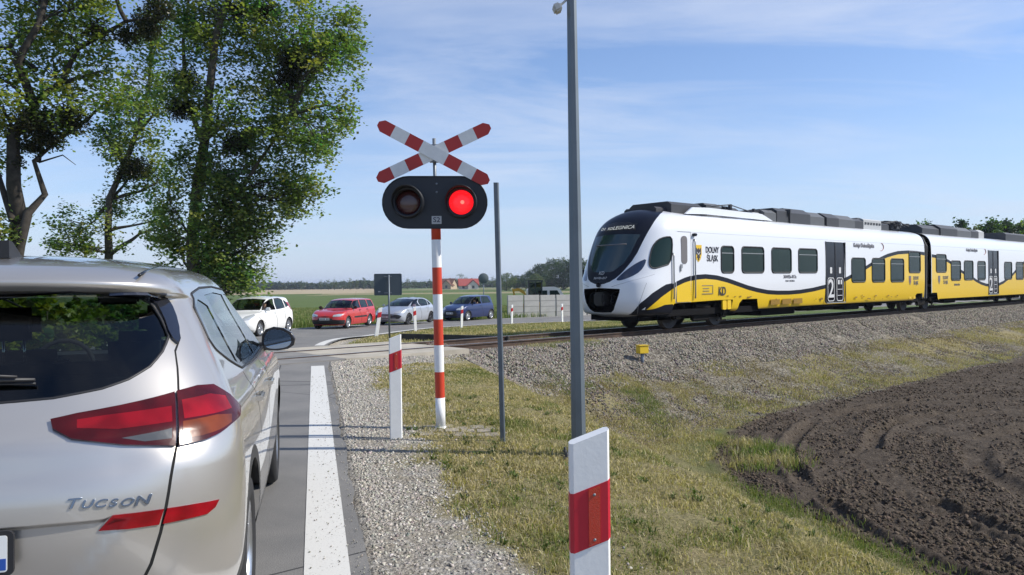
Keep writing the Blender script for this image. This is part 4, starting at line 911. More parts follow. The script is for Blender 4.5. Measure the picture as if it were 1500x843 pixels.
# red estate
S2 = Surf(car_keys(4.44, 1.70, 1.43, .96, .94, 3.28, 2.55, .06, .32, .70), .01)
red = make_car('estate_car', S2, 'red estate car with black lower front bumper and plastic side strips', paint('red_paint_car', (.50, .022, .016)), dict(
    side_windows=[[(2.15, .97), (3.05, .98), (2.82, 1.15), (2.5, 1.31), (2.15, 1.345)], [(1.22, .98), (2.05, .97), (2.05, 1.345), (1.30, 1.335)], [(.42, 1.02), (1.12, .99), (1.18, 1.325), (.62, 1.30)]],
    windscreen=[(0, .975), (.66, .97), (.57, 1.31), (0, 1.35)], rear_window=[(0, 1.0), (.62, 1.0), (.54, 1.3), (0, 1.32)],
    headlight=[(.38, .60), (.72, .62), (.78, .73), (.60, .73), (.40, .69)], taillight=[(.62, .75), (.80, .75), (.78, .98), (.62, .98)],
    grille=[(0, .24), (.80, .24), (.84, .44), (.40, .46), (.34, .53), (0, .53)], side_strip=[(1.45, .50), (2.95, .50), (2.95, .58), (1.45, .58)], cladding=[(.10, .19), (.4, .19), (.4, .42), (.1, .42)],
    gaps=[[(3.12, .95), (3.1, .5), (3.05, .28)], [(2.1, .94), (2.1, .6), (2.08, .28)], [(1.17, .98), (1.25, .7), (1.28, .6)]],
    wb0=3.62, wb1=1.04, arch=.34, wr=.30, seat=2.25, mirror=(2.98, 1.0), handles=[(2.28, .86), (1.38, .87)], plate=(.50, 4.445), badge=(4.36, .64), wiper=(.45, 3.3, .98),
    grille_bars=[(.62, .34, 4.40), (.58, .34, 4.41)], mirror_m=mat('red_black_mirror', (.05, .01, .01), .4), spokes=8), (0, 0, 0), 0)
# silver rounded hatchback
S3 = Surf(car_keys(4.26, 1.77, 1.46, .98, .95, 3.38, 2.15, .10, .85, .70, .78, .66), .01)
silver = make_car('hatchback_car', S3, 'silver hatchback with domed roof and black rims behind the red estate', paint('silver_paint_car', (.52, .55, .60), .5), dict(
    side_windows=[[(1.95, .98), (2.98, 1.0), (2.6, 1.20), (2.2, 1.335), (1.95, 1.37)], [(1.05, 1.0), (1.86, .98), (1.86, 1.37), (1.45, 1.365), (1.15, 1.31)], [(.66, 1.05), (.96, 1.01), (1.04, 1.28), (.86, 1.20)]],
    windscreen=[(0, 1.0), (.70, .99), (.60, 1.33), (0, 1.38)], rear_window=[(0, 1.02), (.62, 1.02), (.50, 1.33), (0, 1.35)],
    headlight=[(.42, .66), (.74, .66), (.83, .80), (.70, .80), (.46, .73)], taillight=[(.6, .8), (.84, .8), (.82, 1.0), (.62, .98)],
    grille=[(0, .36), (.70, .36), (.80, .50), (.62, .58), (0, .60)], gaps=[[(3.0, .97), (2.98, .5), (2.9, .28)], [(1.9, .95), (1.9, .6), (1.88, .28)], [(1.0, 1.0), (1.12, .7), (1.14, .6)]],
    wb0=3.33, wb1=.72, arch=.355, wr=.31, seat=2.0, mirror=(2.86, 1.04), handles=[(2.12, .87), (1.22, .89)], plate=(.46, 4.27), badge=(4.17, .66), wiper=(.45, 3.4, 1.0),
    grille_bars=[(.60, .55, 4.24), (.53, .55, 4.255), (.40, .55, 4.26)], chrome=True, rim_m=mat('dark_rim', (.06, .06, .065), .4, .6), spokes=5), (0, 0, 0), 0)
# blue three-door
S4 = Surf(car_keys(3.80, 1.66, 1.54, 1.0, .98, 2.95, 2.05, .10, .34, .74, .82, .72), .01)
blue = make_car('small_car', S4, 'small dark blue three-door car whose driver leans an arm out', paint('blue_paint_car', (.010, .024, .105), .2), dict(
    side_windows=[[(1.62, 1.01), (2.66, 1.02), (2.38, 1.26), (2.0, 1.42), (1.62, 1.45)], [(.58, 1.06), (1.50, 1.02), (1.50, 1.45), (.85, 1.43)]],
    open=[(0, 'left')], windscreen=[(0, 1.02), (.64, 1.01), (.58, 1.41), (0, 1.45)], rear_window=[(0, 1.05), (.58, 1.05), (.52, 1.40), (0, 1.42)],
    headlight=[(.42, .66), (.68, .66), (.78, .80), (.60, .82), (.44, .75)], taillight=[(.62, .78), (.78, .78), (.74, 1.05), (.62, 1.05)],
    grille=[(0, .30), (.42, .30), (.50, .46), (.42, .60), (0, .62)], gaps=[[(2.72, .98), (2.68, .5), (2.62, .28)], [(1.56, .98), (1.5, .6), (1.45, .28)]],
    wb0=3.03, wb1=.565, arch=.34, wr=.30, seat=1.75, mirror=(2.5, 1.06), handles=[(1.72, .88)], plate=(.47, 3.81), badge=(3.72, .66), wiper=(.42, 2.97, 1.02),
    grille_bars=[(.56, .36, 3.79), (.50, .36, 3.80)], spokes=6), (0, 0, 0), 0)
def put_car(o, X, Y, zc, bearing, wb0, hw=.72):
    """the near front wheel (the car's own left) stands at X, Y"""
    a = R(180-bearing); r = Vector((math.cos(a), math.sin(a), 0)); h = Vector((-math.sin(a), math.cos(a), 0))
    p = Vector((X, Y, 0)) + r*hw - h*wb0; o.location = (p.x, p.y, zc); o.rotation_euler = (0, 0, a)
put_car(white, -9.52, 28.9, rz_(-9.9, 29.5), 8, 3.20); put_car(red, -7.95, 37.0, rz_(-8, 38.0)+.01, 12.5, 3.62)
put_car(silver, -5.72, 41.8, rz_(-5.5, 42.5)+.01, 21, 3.33); put_car(blue, -2.75, 46.9, rz_(-2.5, 47.5)+.01, 33, 3.03)
def driver(car, seat, label, arm, shirt):
    bpy.context.view_layer.update(); M = car.matrix_world @ Matrix.Translation((-.36, seat-.05, .50)); return seated_driver(label, M, arm, shirt)
driver(blue, 1.75, 'driver of the blue car in a beige top, arm raised at the open window', True, (.35, .27, .18))
driver(red, 2.25, 'driver in a dark top at the wheel of the red estate', False, (.04, .05, .09))
driver(white, 1.9, 'driver in a black top at the open window of the white hatchback', False, (.015, .015, .02))
driver(silver, 2.0, 'driver in a grey top inside the silver hatchback', False, (.12, .12, .13))

# ---------- the train ----------
train = empty('passenger_train', (*(T0+DT*6.1-NTR*.7175), .035), math.atan2(DT[1], DT[0])-math.pi/2)
tag(train, 'long white and yellow electric passenger train with black wavy stripe', 'train')
WH = mat('train_white', (.74, .76, .79), .28, coat=.6, back=(.03, .03, .03)); YE = mat('train_yellow', (.76, .50, .014), .3, coat=.5, back=(.03, .03, .03)); BK = mat('train_black', (.008, .010, .018), .35, spec=.25)
TG = mat('train_glass', (.010, .026, .023), .02, spec=.22); GK = mat('train_gasket', (.015, .016, .018), .6); TUB = mat('underframe_black', (.008, .008, .009), .9, spec=.1); TGREY = mat('bogie_grey', (.10, .095, .09), .7, .3)
WAVE1 = [(.62, .70), (.86, .90), (1.16, 1.09), (1.69, 1.33), (2.3, 1.52), (2.9, 1.61), (3.4, 1.63), (4.01, 1.59), (4.6, 1.50), (5.18, 1.38), (5.8, 1.25), (6.42, 1.15), (7.1, 1.07), (7.75, 1.04), (8.5, 1.03), (9.3, 1.05), (10.2, 1.11), (11.22, 1.22), (12.1, 1.33), (12.9, 1.50), (13.8, 1.73), (14.71, 1.98), (15.7, 2.27), (16.66, 2.48), (17.7, 2.62), (18.77, 2.67), (19.8, 2.66), (20.62, 2.62)]
WAVE2 = [(.1, 2.54), (.9, 2.50), (1.8, 2.38), (2.5, 2.22), (3.2, 1.98), (3.9, 1.80), (4.5, 1.66), (5.2, 1.50), (5.9, 1.33), (6.6, 1.19), (7.3, 1.10), (8.2, 1.04), (9.2, 1.08), (10.1, 1.22), (11.0, 1.44), (11.7, 1.66), (12.4, 1.92), (13.2, 2.22), (14.1, 2.45), (15, 2.58), (16, 2.62), (16.9, 2.60)]
def car_regions(S, wave, wins, doors, x0, x1, cab):
    def fine_(pl):
        out = []
        for i, a in enumerate(pl):
            b = pl[(i+1) % len(pl)]; k = max(1, int(max(abs(a[0]-b[0])/1.2, abs(a[1]-b[1])/.22)+.999)) if i < len(pl)-1 else 1
            out += [(a[0]+(b[0]-a[0])*j/k, a[1]+(b[1]-a[1])*j/k) for j in range(k)]
        return out
    sd = lambda pl, sr=(.3, 2.0): S.inv([(1.44, b, z) for b, z in (fine_(pl) if sr == (.3, 2.0) else pl)], (.15, 1, 1), sr)
    F = [('yellow', sd(wave)+[(sd([wave[-1]])[0][0], 0.05)]+([(.45, .0)] if cab else [(sd([wave[0]])[0][0], 0.05)]))]
    up = [(b, z+.075) for b, z in wave]; dn = [(b, z-.075) for b, z in wave]; F.append(('black', sd(up+dn[::-1])))
    if cab: F.append(('black', [(.28, .0), (.40, .8), (.58, 1.87), (.73, 2.46), (.87, 2.80), (1.012, 3.10), (1.012, 2.72), (.857, 2.23), (.71, 1.83), (.592, 1.42), (.70, 1.44), (.80, 1.52), (1.02, 1.78), (1.03, 1.4), (1.03, 0)]))
    return F, sd
def make_carriage(name, S, wave, wins, doors, cut, cab, gs, texts=True):
    F, sd = car_regions(S, wave, wins, doors, 0, 0, cab)
    if cab:
        # black mask over the front: windscreen, crown of the roof
        shield = [(0, 2.93), (.08, 2.96), (.17, 3.14), (.235, 3.45), (.29, 3.9), (.345, 4.35), (.395, 4.75), (.43, 5.2), (.455, 5.8), (.475, 6.4), (.492, 7.0), (.505, 7.7), (.515, 8.3), (.52, 9.0), (.46, 9.7), (.32, 10.1), (.15, 10.2), (0, 10.2)]
        F += [('black', shield), ('screen', [(0, 4.05), (.18, 4.15), (.30, 4.62), (.35, 5.2), (.38, 5.9), (.40, 6.35), (.0, 6.35)]), ('display', [(0, 6.75), (.31, 6.68), (.31, 7.35), (0, 7.42)])]
        F += [('headlight', smooth_poly([(.255, 3.40), (.315, 4.02), (.40, 4.42), (.47, 4.66), (.56, 4.86), (.560, 4.50), (.525, 4.12), (.44, 3.70), (.345, 3.34), (.28, 3.25)]))]
        F += [('cabwin', smooth_poly(sd([(.80, 1.96), (.86, 2.20), (.99, 2.52), (1.20, 2.74), (1.45, 2.83), (1.70, 2.84), (1.72, 2.5), (1.60, 2.02), (1.2, 1.93), (.92, 1.87)], (.3, 1.6))))]
        F += [('mouth', [(0, 1.02), (.16, 1.08), (.22, 1.35), (.27, 1.85), (.315, 2.48), (.315, 2.66), (0, 2.70)]), ('lip', [(0, .0), (.50, 0), (.52, .55), (.40, .72), (0, .72)])]
        F += [('seamline', strip([(.52, .9), (.55, 1.6), (.60, 2.4), (.64, 3.1)], (.0022, .02))), ('seamline', strip([(.20, 2.78), (.35, 3.02), (.55, 3.5), (.72, 3.9)], (.002, .012)))]
        F += [('cabdoor', sd([(1.86, .83), (1.90, 3.02), (2.66, 3.02), (2.64, .83), (1.9, .83)]))]
    for i, (a, b_, z0, z1_) in enumerate(wins):
        r = .13; pl = [(b_-r+r*math.cos(t), z1_-r+r*math.sin(t)) for t in np.linspace(0, R(90), 5)]+[(a+r+r*math.cos(t), z1_-r+r*math.sin(t)) for t in np.linspace(R(90), R(180), 5)]+[(a+r+r*math.cos(t), z0+r+r*math.sin(t)) for t in np.linspace(R(180), R(270), 5)]+[(b_-r+r*math.cos(t), z0+r+r*math.sin(t)) for t in np.linspace(R(270), R(360), 5)]
        F.append((f'win{i}', sd(pl, (1, 2))))
    for i, (a, b_) in enumerate(doors): F.append((f'door{i}', sd([(a, .60), (a, 2.94), (b_, 2.94), (b_, .60)], (1, 2))))
    for pl in cut: st = sd(pl, (.3, 2.01)); st = [(a, 0 if z <= .45 else t) for (a, t), (b_, z) in zip(st, pl)]; F.append(('drop', st))
    F.append(('seamline', strip([(.95 if cab else 1.0, 6.95), (1.5, 6.95), (2.0, 6.95)], (.001, .012))))
    rg, nm = skin(S, gs, np.concatenate([np.arange(0, 4, .25), np.arange(4, 11.01, .25)]), F)
    e = (np.zeros((1, 3)), np.zeros((1, 3)), np.zeros((0, 3), int)); g = lambda k: rg.get(k, e)
    body = part(name, [g('body'), g('yellow'), g('black'), g('seamline'), g('lip')], [WH, YE, BK, mat('seam_grey', (.22, .23, .24), .6), WH], train)
    for s in ('right', 'left'):
        for i, (a, b_, z0, z1_) in enumerate(wins):
            w = part('window', g(f'win{i}'), TG, body, off=-.004, sides=s); sg = 1 if s == 'right' else -1
            pl = [p for n_, p in F if n_ == f'win{i}'][0]; bead('window_gasket', S, pl, .028, GK, body, sides=(sg,))
            if (b_-a) > .0 and i in (0, 1, 3, 5, 6, 7): bb = MB(); bb.box((sg*1.443, (a+b_)/2, z1_-.22), (.012, b_-a-.06, .025)); bb.build('window_bar', mat('bar_grey', (.25, .27, .28), .5), w) if False else bb.build('window_bar', mat('bar_grey', (.25, .27, .28), .5), body)
        for i, (a, b_) in enumerate(doors):
            sg = 1 if s == 'right' else -1; m = (a+b_)/2
            D = part('passenger_door', g(f'door{i}'), mat('door_black', (.012, .014, .022), .2, spec=.3), body, off=-.02, sides=s, thick=.0)
            b = MB(); b.prism(rrect(b_-a+.07, 2.42, .05, cx=0, cy=0), -.02, .012, frameM((sg*1.438, m, 1.77), (0, sg, 0), (0, 0, 1))); 
            b.bm.free(); 
            b = MB()
            b.box((sg*1.44, m, .585), (.05, b_-a, .03)); b.build('door_step', mat('bar_grey', (.25, .27, .28), .5), body)
            for yy in (a-.02, b_+.02): MB().box((sg*1.442, yy, 1.77), (.02, .035, 2.36)).build('door_frame', GK, body)
            MB().box((sg*1.432, m, 1.77), (.016, .018, 2.3)).build('door_seal', mat('seal_grey', (.08, .08, .085), .6), body)
            for yy in (m-.36, m+.36):
                b = MB(); b.prism(rrect(.16, .24, .03), 0, .008, frameM((sg*1.425, yy, 1.84), (0, sg, 0), (0, 0, 1)));b.build('door_notice', mat('notice_white', (.6, .6, .6), .5), body)
                # outlined panel low on the leaf
                b = MB(); o_ = rrect(.54, .92, .12); i_ = rrect(.48, .86, .10); M = frameM((sg*1.427, yy, 1.10), (0, sg, 0), (0, 0, 1)); n = len(o_)
                for k in range(n):
                    k2 = (k+1) % n; b._f([b.bm.verts.new(M @ Vector((*p, 0))) for p in (o_[k], o_[k2], i_[k2], i_[k])])
                b.build('door_outline', mat('notice_white', (.6, .6, .6), .5), body)
                if (yy < m) == (sg > 0): text('class_number', '2', 1.0, frameM((sg*1.428, yy, 1.10), (0, sg, 0), (0, 0, 1)), mat('notice_white', (.6, .6, .6), .5), body, .002, font_off=.012)
                else:
                    b = MB(); b.box((sg*1.428, yy, 1.10), (.004, .40, .02)); b.box((sg*1.428, yy, .86), (.004, .40, .02)); b.box((sg*1.428, yy-.1, 1.38), (.004, .13, .17)); b.box((sg*1.428, yy+.11, 1.38), (.004, .11, .17)); b.build('door_pictogram', mat('notice_white', (.6, .6, .6), .5), body)
    return body, rg, F
def side_text(body, s_, size, y, z, m, sx=1, off=1.446, name='lettering'):
    for sg in (1, -1): text(name, s_, size, frameM((sg*off, y, z), (0, sg, 0), (0, 0, 1)), m, body, .003, sx=sx, font_off=size*.022)
INK = mat('letter_ink', (.03, .03, .04), .6); INKG = mat('letter_grey', (.13, .13, .15), .6)
wins1 = [(4.26, 4.98, 1.75, 2.61), (5.46, 6.82, 1.75, 2.62), (7.33, 8.65, 1.75, 2.62), (9.17, 10.55, 1.75, 2.63), (13.33, 14.55, 1.37, 2.34), (15.16, 16.38, 1.36, 2.35), (16.96, 18.3, 1.35, 2.35), (18.85, 20.1, 1.75, 2.69)]
def well(a, b_, z=.85, zb=.3): return [(a, zb), (a+.05, z-.12), (a+.22, z), (b_-.28, z), (b_-.06, z-.35), (b_, zb)]
cut1 = [[(1.80, .2), (1.80, .81), (1.9, .82), (4.0, .865), (4.05, .30), (4.2, .2)], [(4.0, .2), (4.0, .862), (5.0, .862), (5.28, .30), (5.3, .2)], well(5.30, 6.70, .86), well(19.55, 20.7, .80), [(6.60, .2), (6.64, .52), (11.2, .53), (19.6, .50), (19.6, .2)]]
cut1[1] = [(3.95, .2), (3.95, .865), (4.95, .865), (5.05, .2)]
gs1 = list(np.linspace(0, 1, 31))+list(np.linspace(1, 2, 70)[1:])
endcar, rg1, F1 = make_carriage('carriage_body', TRN, WAVE1, wins1, [(11.24, 12.78)], cut1, True, gs1)
# nose details
DISP = mat('display_black', (.01, .01, .012), .15)
scr = part('windscreen', rg1['screen'], mat('cab_glass', (.02, .045, .05), .04, spec=.8), endcar, off=.003)
dsp = part('destination_display', rg1['display'], DISP, endcar, off=.003)
for s in ('right', 'left'):
    sg = 1 if s == 'right' else -1
    h = part('headlight', rg1['headlight'], mat('train_lamp', (.02, .03, .06), .08, coat=1), endcar, off=.006, sides=s, thick=.02)
    cw = part('cab_window', rg1['cabwin'], TG, endcar, off=-.003, sides=s); bead('window_gasket', TRN, [p for n, p in F1 if n == 'cabwin'][0], .022, GK, endcar, sides=(sg,))
    cd = part('cab_door', [rg1['cabdoor']], [WH], endcar, off=-.006, sides=s)
    # door's lower half carries the yellow and black band
    def dpoly(b, zs, x): 
        M = frameM((sg*x, 0, 0), (0, sg, 0), (0, 0, 1)); b.prism([(sg*y, z) for y, z in (zs if sg > 0 else zs)], 0, .003, M)
    b = MB(); dpoly(b, [(1.90, .85), (2.62, .85), (2.62, 1.51), (2.30, 1.45), (1.90, 1.335)], 1.437); b.build('door_band', YE, endcar)
    b = MB(); dpoly(b, [(1.90, 1.335), (2.30, 1.445), (2.62, 1.505), (2.62, 1.655), (2.3, 1.595), (1.90, 1.485)], 1.4375); b.build('door_band', BK, endcar)
    b = MB(); b.prism(rrect(.30, .86, .12), 0, .01, frameM((sg*1.434, 2.30, 2.45), (0, sg, 0), (0, 0, 1))); b.build('cab_door_window', mat('blind_grey', (.16, .15, .15), .4), endcar)
    for yy, z0, z1_ in ((1.72, .95, 2.35), (2.80, .95, 2.80)):
        b = MB(); b.tube([(sg*1.47, yy, z0), (sg*1.485, yy, z0+.1), (sg*1.485, yy, z1_-.1), (sg*1.45, yy, z1_)], .024, 6); b.build('grab_rail', mat('rail_steel', (.30, .31, .32), .4, .6), endcar)
    b = MB(); b.box((sg*1.47, 2.80, 2.93), (.12, .14, .09), bev=.02); b.build('camera_housing', BK, endcar)
    b = MB(); b.box((sg*1.442, 2.15, 1.95), (.014, .10, .12)); b.box((sg*1.45, 2.1, 1.88), (.03, .05, .18)); b.build('door_handle', mat('rail_steel', (.30, .31, .32), .4, .6), endcar)
    # outlined hatch and side grilles in the yellow
    for y0, y1, z0, z1_ in ((3.20, 3.78, 1.08, 1.34),):
        b = MB()
        for z in (z0, z1_): b.box((sg*1.444, (y0+y1)/2, z), (.006, y1-y0, .02))
        for z in (z0+.09, z0+.17): b.box((sg*1.444, (y0+y1)/2-.08, z), (.006, y1-y0-.25, .02))
        b.box((sg*1.444, y1, (z0+z1_)/2), (.006, .02, z1_-z0)); b.build('hatch_outline', INKG, endcar)
    for k in range(3):
        b = MB(); b.box((sg*1.437, 7.55+k*.78, .72), (.006, .62, .19))
        for j in range(5): b.box((sg*1.442, 7.55+k*.78, .655+j*.034), (.008, .62, .012))
        b.build('side_grille', mat('grille_ochre', (.30, .17, .01), .6), endcar)
    # heraldic shield: black eagle on gold, as a small plate
    M = frameM((sg*1.444, 3.02, 2.36), (0, sg, 0), (0, 0, 1)); b = MB(); b.prism([(-.17, .26), (.17, .26), (.17, -.05), (.10, -.20), (0, -.28), (-.10, -.20), (-.17, -.05)], 0, .004, M); shd = b.build('crest', mat('crest_gold', (.75, .48, .02), .4), endcar)
    def eagle(par, M, k, mt):
        b = MB(); P = [(0, .17), (.04, .13), (.035, .09), (.08, .15), (.13, .18), (.135, .02), (.12, -.06), (.09, -.02), (.06, -.08), (.09, -.15), (.04, -.14), (.035, -.20), (0, -.24)]; P = P+[(-x, y) for x, y in P[::-1][1:-1]]
        b.prism([(x*k, y*k) for x, y in P], .005, .008, M); e_ = b.build('crest_eagle', mt, par)
        b = MB()
        for s2 in (1, -1): b.prism([(0, -.02*k), (s2*.085*k, .05*k), (s2*.08*k, .02*k), (0, -.055*k)][::s2], .0085, .010, M)
        b.build('crest_crescent', mat('notice_white', (.6, .6, .6), .5), par)
    eagle(endcar, M, 1, INK)
side_text(endcar, 'DOLNY', .27, 3.77, 2.47, INK, .78); side_text(endcar, 'ŚLĄSK', .27, 3.77, 2.20, INK, .78)
side_text(endcar, 'KD', .38, 4.30, 1.14, INK, .8); side_text(endcar, '36WEh-017a', .17, 8.55, 1.60, INKG); side_text(endcar, '94 51 2 140 332-3', .085, 8.55, 1.45, INKG)
side_text(endcar, 'Koleje Dolnośląskie', .235, 14.45, 2.86, INKG, .95)
for sg in (1, -1):
    b = MB(); M = frameM((sg*1.44, 0, 0), (0, sg, 0), (0, 0, 1)); b.tube([(sg*1.442, 16.0+.28*math.sin(a), 2.84+.17*math.cos(a)*-1) for a in np.linspace(R(-10), R(170), 10)], [.004, .01, .014, .016, .016, .016, .014, .012, .01, .004], 5); b.build('logo_swoosh', mat('logo_red', (.30, .07, .05), .5), endcar)
    for y, wd in ((.0, 1), ):
        M = frameM((sg*1.444, 18.95, 1.40), (0, sg, 0), (0, 0, 1)); b = MB(); b.prism([(-.12, .2), (.12, .2), (.12, -.04), (0, -.22), (-.12, -.04)], 0, .003, M); b.build('crest', INKG, endcar)
        b = MB(); b.prism([(-.07, .1), (.07, .1), (.0, -.12)], .004, .005, M); b.build('crest_eagle', mat('logo_red', (.30, .07, .05), .5), endcar)
side_text(endcar, 'DOLNY', .22, 19.6, 1.50, INKG, .8); side_text(endcar, 'ŚLĄSK', .22, 19.6, 1.28, INKG, .8)
rs = np.random.default_rng(3)
b = MB()
for sg in (1, -1):
    for k in range(26):
        yy = rs.uniform(4.6, 19.2); 
        if 11.0 < yy < 13: continue
        b.box((sg*1.443, yy, .93+rs.uniform(-.03, .06) if yy < 6.6 else rs.uniform(.62, .84)), (.004, rs.uniform(.04, .2), rs.uniform(.02, .06)))
b.build('small_markings', mat('marking_brown', (.22, .13, .02), .7), endcar)
# destination display letters, logo under the screen
def on_nose(a, z, off=.012):
    s, t = TRN.inv([(a, 0, z)], (1, 0, 1), (0, .9))[0]; g = 1 if TRN.N(.2, 4.5)[1] < 0 else -1; return Vector(TRN.P(s, t)+TRN.N(s, t)*g*off)
p = on_nose(.05, 3.14); pa = on_nose(.35, 3.14); pb = on_nose(-.0+.001, 3.14); up = on_nose(.05, 3.25)-p
text('display_text', 'LEGNICA', .20, frameM(on_nose(.30, 3.14, .02), pa-pb, up), mat('display_lit', (.5, .5, .45), .5, emit=(.8, .8, .7), estr=.35), endcar, .001)
text('display_text', 'D1  KD', .15, frameM(on_nose(.0, 3.13, .02)+Vector((-.36, .0, 0)), (1, 0, 0), up), mat('display_lit', (.5, .5, .45), .5), endcar, .001)
text('nose_text', '36WEh-017', .11, frameM(on_nose(.0, 1.60, .02), (1, -.02, 0), on_nose(0, 1.7)-on_nose(0, 1.6)), mat('notice_white', (.6, .6, .6), .5), endcar, .001)
text('nose_text', 'KD', .16, frameM(on_nose(.0, 1.75, .02), (1, -.02, 0), on_nose(0, 1.85)-on_nose(0, 1.75)), mat('notice_white', (.6, .6, .6), .5), endcar, .001)
MB().box(on_nose(0, 2.45, -.12)+Vector((.2, 0, 0)), (.2, .02, .22)).build('cab_notice', mat('notice_white', (.6, .6, .6), .5), endcar)
b = MB(); b.tube([on_nose(-.62+.62, 2.62, .012)+Vector((-.6, .04, 0)), on_nose(0.001, 2.62, .012), on_nose(.6, 2.62, .014)], .02, 5); b.build('sun_blind_edge', mat('blind_grey', (.16, .15, .15), .4), endcar)
b = MB(); b.lathe([(0, .02), (.06, .015), (.075, 0), (.075, -.05)], frameM(on_nose(.0001, 1.40, .02), (1, 0, 0), (0, .1, 1)) @ Matrix.Rotation(math.pi, 4, 'Y'), 16); b.build('upper_headlamp', BK, endcar)
# coupler in the mouth
b = MB(); b.box((0, .75, .92), (1.5, .1, .9)); b.box((0, 1.3, .45), (1.9, 1.3, .3)); b.build('front_recess', TUB, endcar)
b = MB(); b.box((0, .12, .98), (.44, .34, .40), bev=.05); b.tube([(0, .2, .98), (0, .7, .98)], .10, 8); b.lathe([(0, .10), (.07, .08), (.10, .0)], frameM((-.09, -.05, .98), (1, 0, 0), (0, 0, 1)) @ Matrix.Rotation(math.pi, 4, 'Y'), 12)
b.box((.18, -.06, 1.0), (.08, .14, .22), bev=.02); b.build('coupler', mat('coupler_dark', (.03, .028, .027), .6, .3), endcar)
for sx in (-.42, .42): b = MB(); b.tube([(sx, .5, 1.25), (sx, .12, 1.12), (sx*1.05, .05, .86), (sx, .3, .7)], .035, 6); b.build('brake_hose', TUB, endcar)
# side mirror at the far corner
for sg in (-1, 1):
    if sg < 0: b = MB(); b.box((sg*1.38, .75, 1.65), (.22, .16, .5), bev=.06); b.tube([(sg*1.2, .9, 1.8), (sg*1.35, .8, 1.7)], .03, 6); b.build('side_camera', BK, endcar)
# black sole bar, underframe equipment
def underframe(par, y0, y1, boxes, bogs):
    b = MB(); b.box((0, (y0+y1)/2, .52), (2.5, y1-y0, .2)); 
    for yy, l, h, w in boxes: b.box((0, yy, .50-h/2), (w, l, h), bev=.03)
    b.box((0, 3.6, .55), (1.9, 4.6, .5)) if len(bogs) else None; b.build('underframe', TUB, par)
    for yy in bogs:
        fr = MB()
        for sx in (-1, 1):
            fr.box((sx*1.05, yy, .50), (.14, 2.9, .16), bev=.03); fr.box((sx*1.08, yy, .36), (.12, .9, .3), bev=.04)
            fr.tube([(sx*1.2, yy-.45, .72), (sx*1.2, yy+.35, .66)], .07, 8)
            for w_ in (-1.25, 1.25): fr.box((sx*1.1, yy+w_, .43), (.2, .34, .3), bev=.05); fr.lathe([(.13, -.1), (.13, .12), (.05, .16)], Matrix.Translation((sx*1.02, yy+w_+(.35 if w_ < 0 else -.35), .62)), 10)
            fr.box((sx*1.22, yy+1.0, .2), (.05, .5, .04)); fr.box((sx*1.22, yy+1.0, .38), (.04, .04, .36))
        fo = fr.build('bogie_frame', TGREY if False else mat('bogie_dark', (.016, .015, .014), .9, spec=.1), par)
        for w_ in (-1.25, 1.25):
            ws = MB()
            for sx in (-1, 1): ws.lathe([(0, -.02), (.12, -.03), (.16, .02), (.36, .03), (.40, .045), (.42, .05), (.42, -.07), (.445, -.075), (.445, -.10), (.1, -.10)], Matrix.Translation((sx*.79, yy+w_, .42)) @ Matrix.Rotation(R(90)*sx, 4, 'Y'), 28)
            ws.tube([(-.8, yy+w_, .42), (.8, yy+w_, .42)], .08, 8); ws.build('wheelset', mat('wheel_steel', (.045, .04, .037), .6, .4), par)
underframe(endcar, 1.2, 20.5, [(8.3, 2.4, .26, 2.2), (11.5, 2.0, .2, 2.2), (14.0, 1.2, .25, 2.3), (16.2, 1.6, .18, 2.1)], [3.55, 20.95])
for yy in (4.45, 4.72): b = MB(); b.prism(rrect(.22, .3, .05), 0, .05, frameM((1.38, yy, .70), (0, 1, 0), (0, 0, 1))); b.build('filler_cap', YE, endcar)
for yy in (19.1, 19.55): b = MB(); b.box((1.36, yy, .72), (.06, .28, .34), bev=.02); b.build('corner_cover', YE, endcar)
# roof equipment
RD_ = mat('roof_dark', (.035, .037, .042), .55); RG = mat('roof_grey', (.09, .095, .10), .55); RL = mat('roof_light', (.42, .43, .43), .55)
def roofbox(par, y0, y1, h, w, m, z=3.70, ch=.12, nm='roof_unit'):
    b = MB(); b.prism([(-w/2, -.12), (w/2, -.12), (w/2, h-ch), (w/2-ch*1.5, h), (-w/2+ch*1.5, h), (-w/2, h-ch)], y0, y1, frameM((0, 0, z), (1, 0, 0), (0, 0, 1)) @ Matrix.Scale(-1, 4, (0, 0, 1))); return b.build(nm, m, par)
roofbox(endcar, 1.95, 2.55, .12, 1.3, RD_, 3.72, .06, 'roof_fairing'); roofbox(endcar, 2.45, 4.05, .34, 1.7, RD_, 3.68, .10, 'roof_fairing')
ri = MB()
for sx in (-1, 1): ri.prism([(2.9, 3.62), (4.0, 3.66), (8.1, 3.62), (7.4, 3.83), (4.2, 3.88), (3.3, 3.85)], -.03, .03, frameM((sx*1.02, 0, 0), (0, 1, 0), (0, 0, 1)))
ri.build('roof_fairing', WH, endcar)
roofbox(endcar, 4.5, 5.3, .42, 1.5, RG, 3.68); roofbox(endcar, 5.35, 6.6, .36, 1.3, RD_, 3.68); roofbox(endcar, 5.7, 6.2, .46, .5, RG, 3.68)
roofbox(endcar, 7.0, 7.6, .25, 1.9, RL, 3.66); roofbox(endcar, 7.7, 8.5, .38, 1.9, RG, 3.66); roofbox(endcar, 8.55, 9.4, .48, 1.9, RD_, 3.66); roofbox(endcar, 9.4, 10.9, .52, 2.0, RD_, 3.66, .2); roofbox(endcar, 10.9, 12.0, .46, 2.0, RG, 3.66, .2)
roofbox(endcar, 12.2, 13.2, .48, 2.0, RD_, 3.66, .2); roofbox(endcar, 13.2, 14.6, .46, 2.0, RG, 3.66, .2); roofbox(endcar, 14.7, 15.5, .38, 1.9, RD_, 3.66); roofbox(endcar, 15.5, 17.2, .40, 1.9, RL, 3.66, .06)
b = MB()
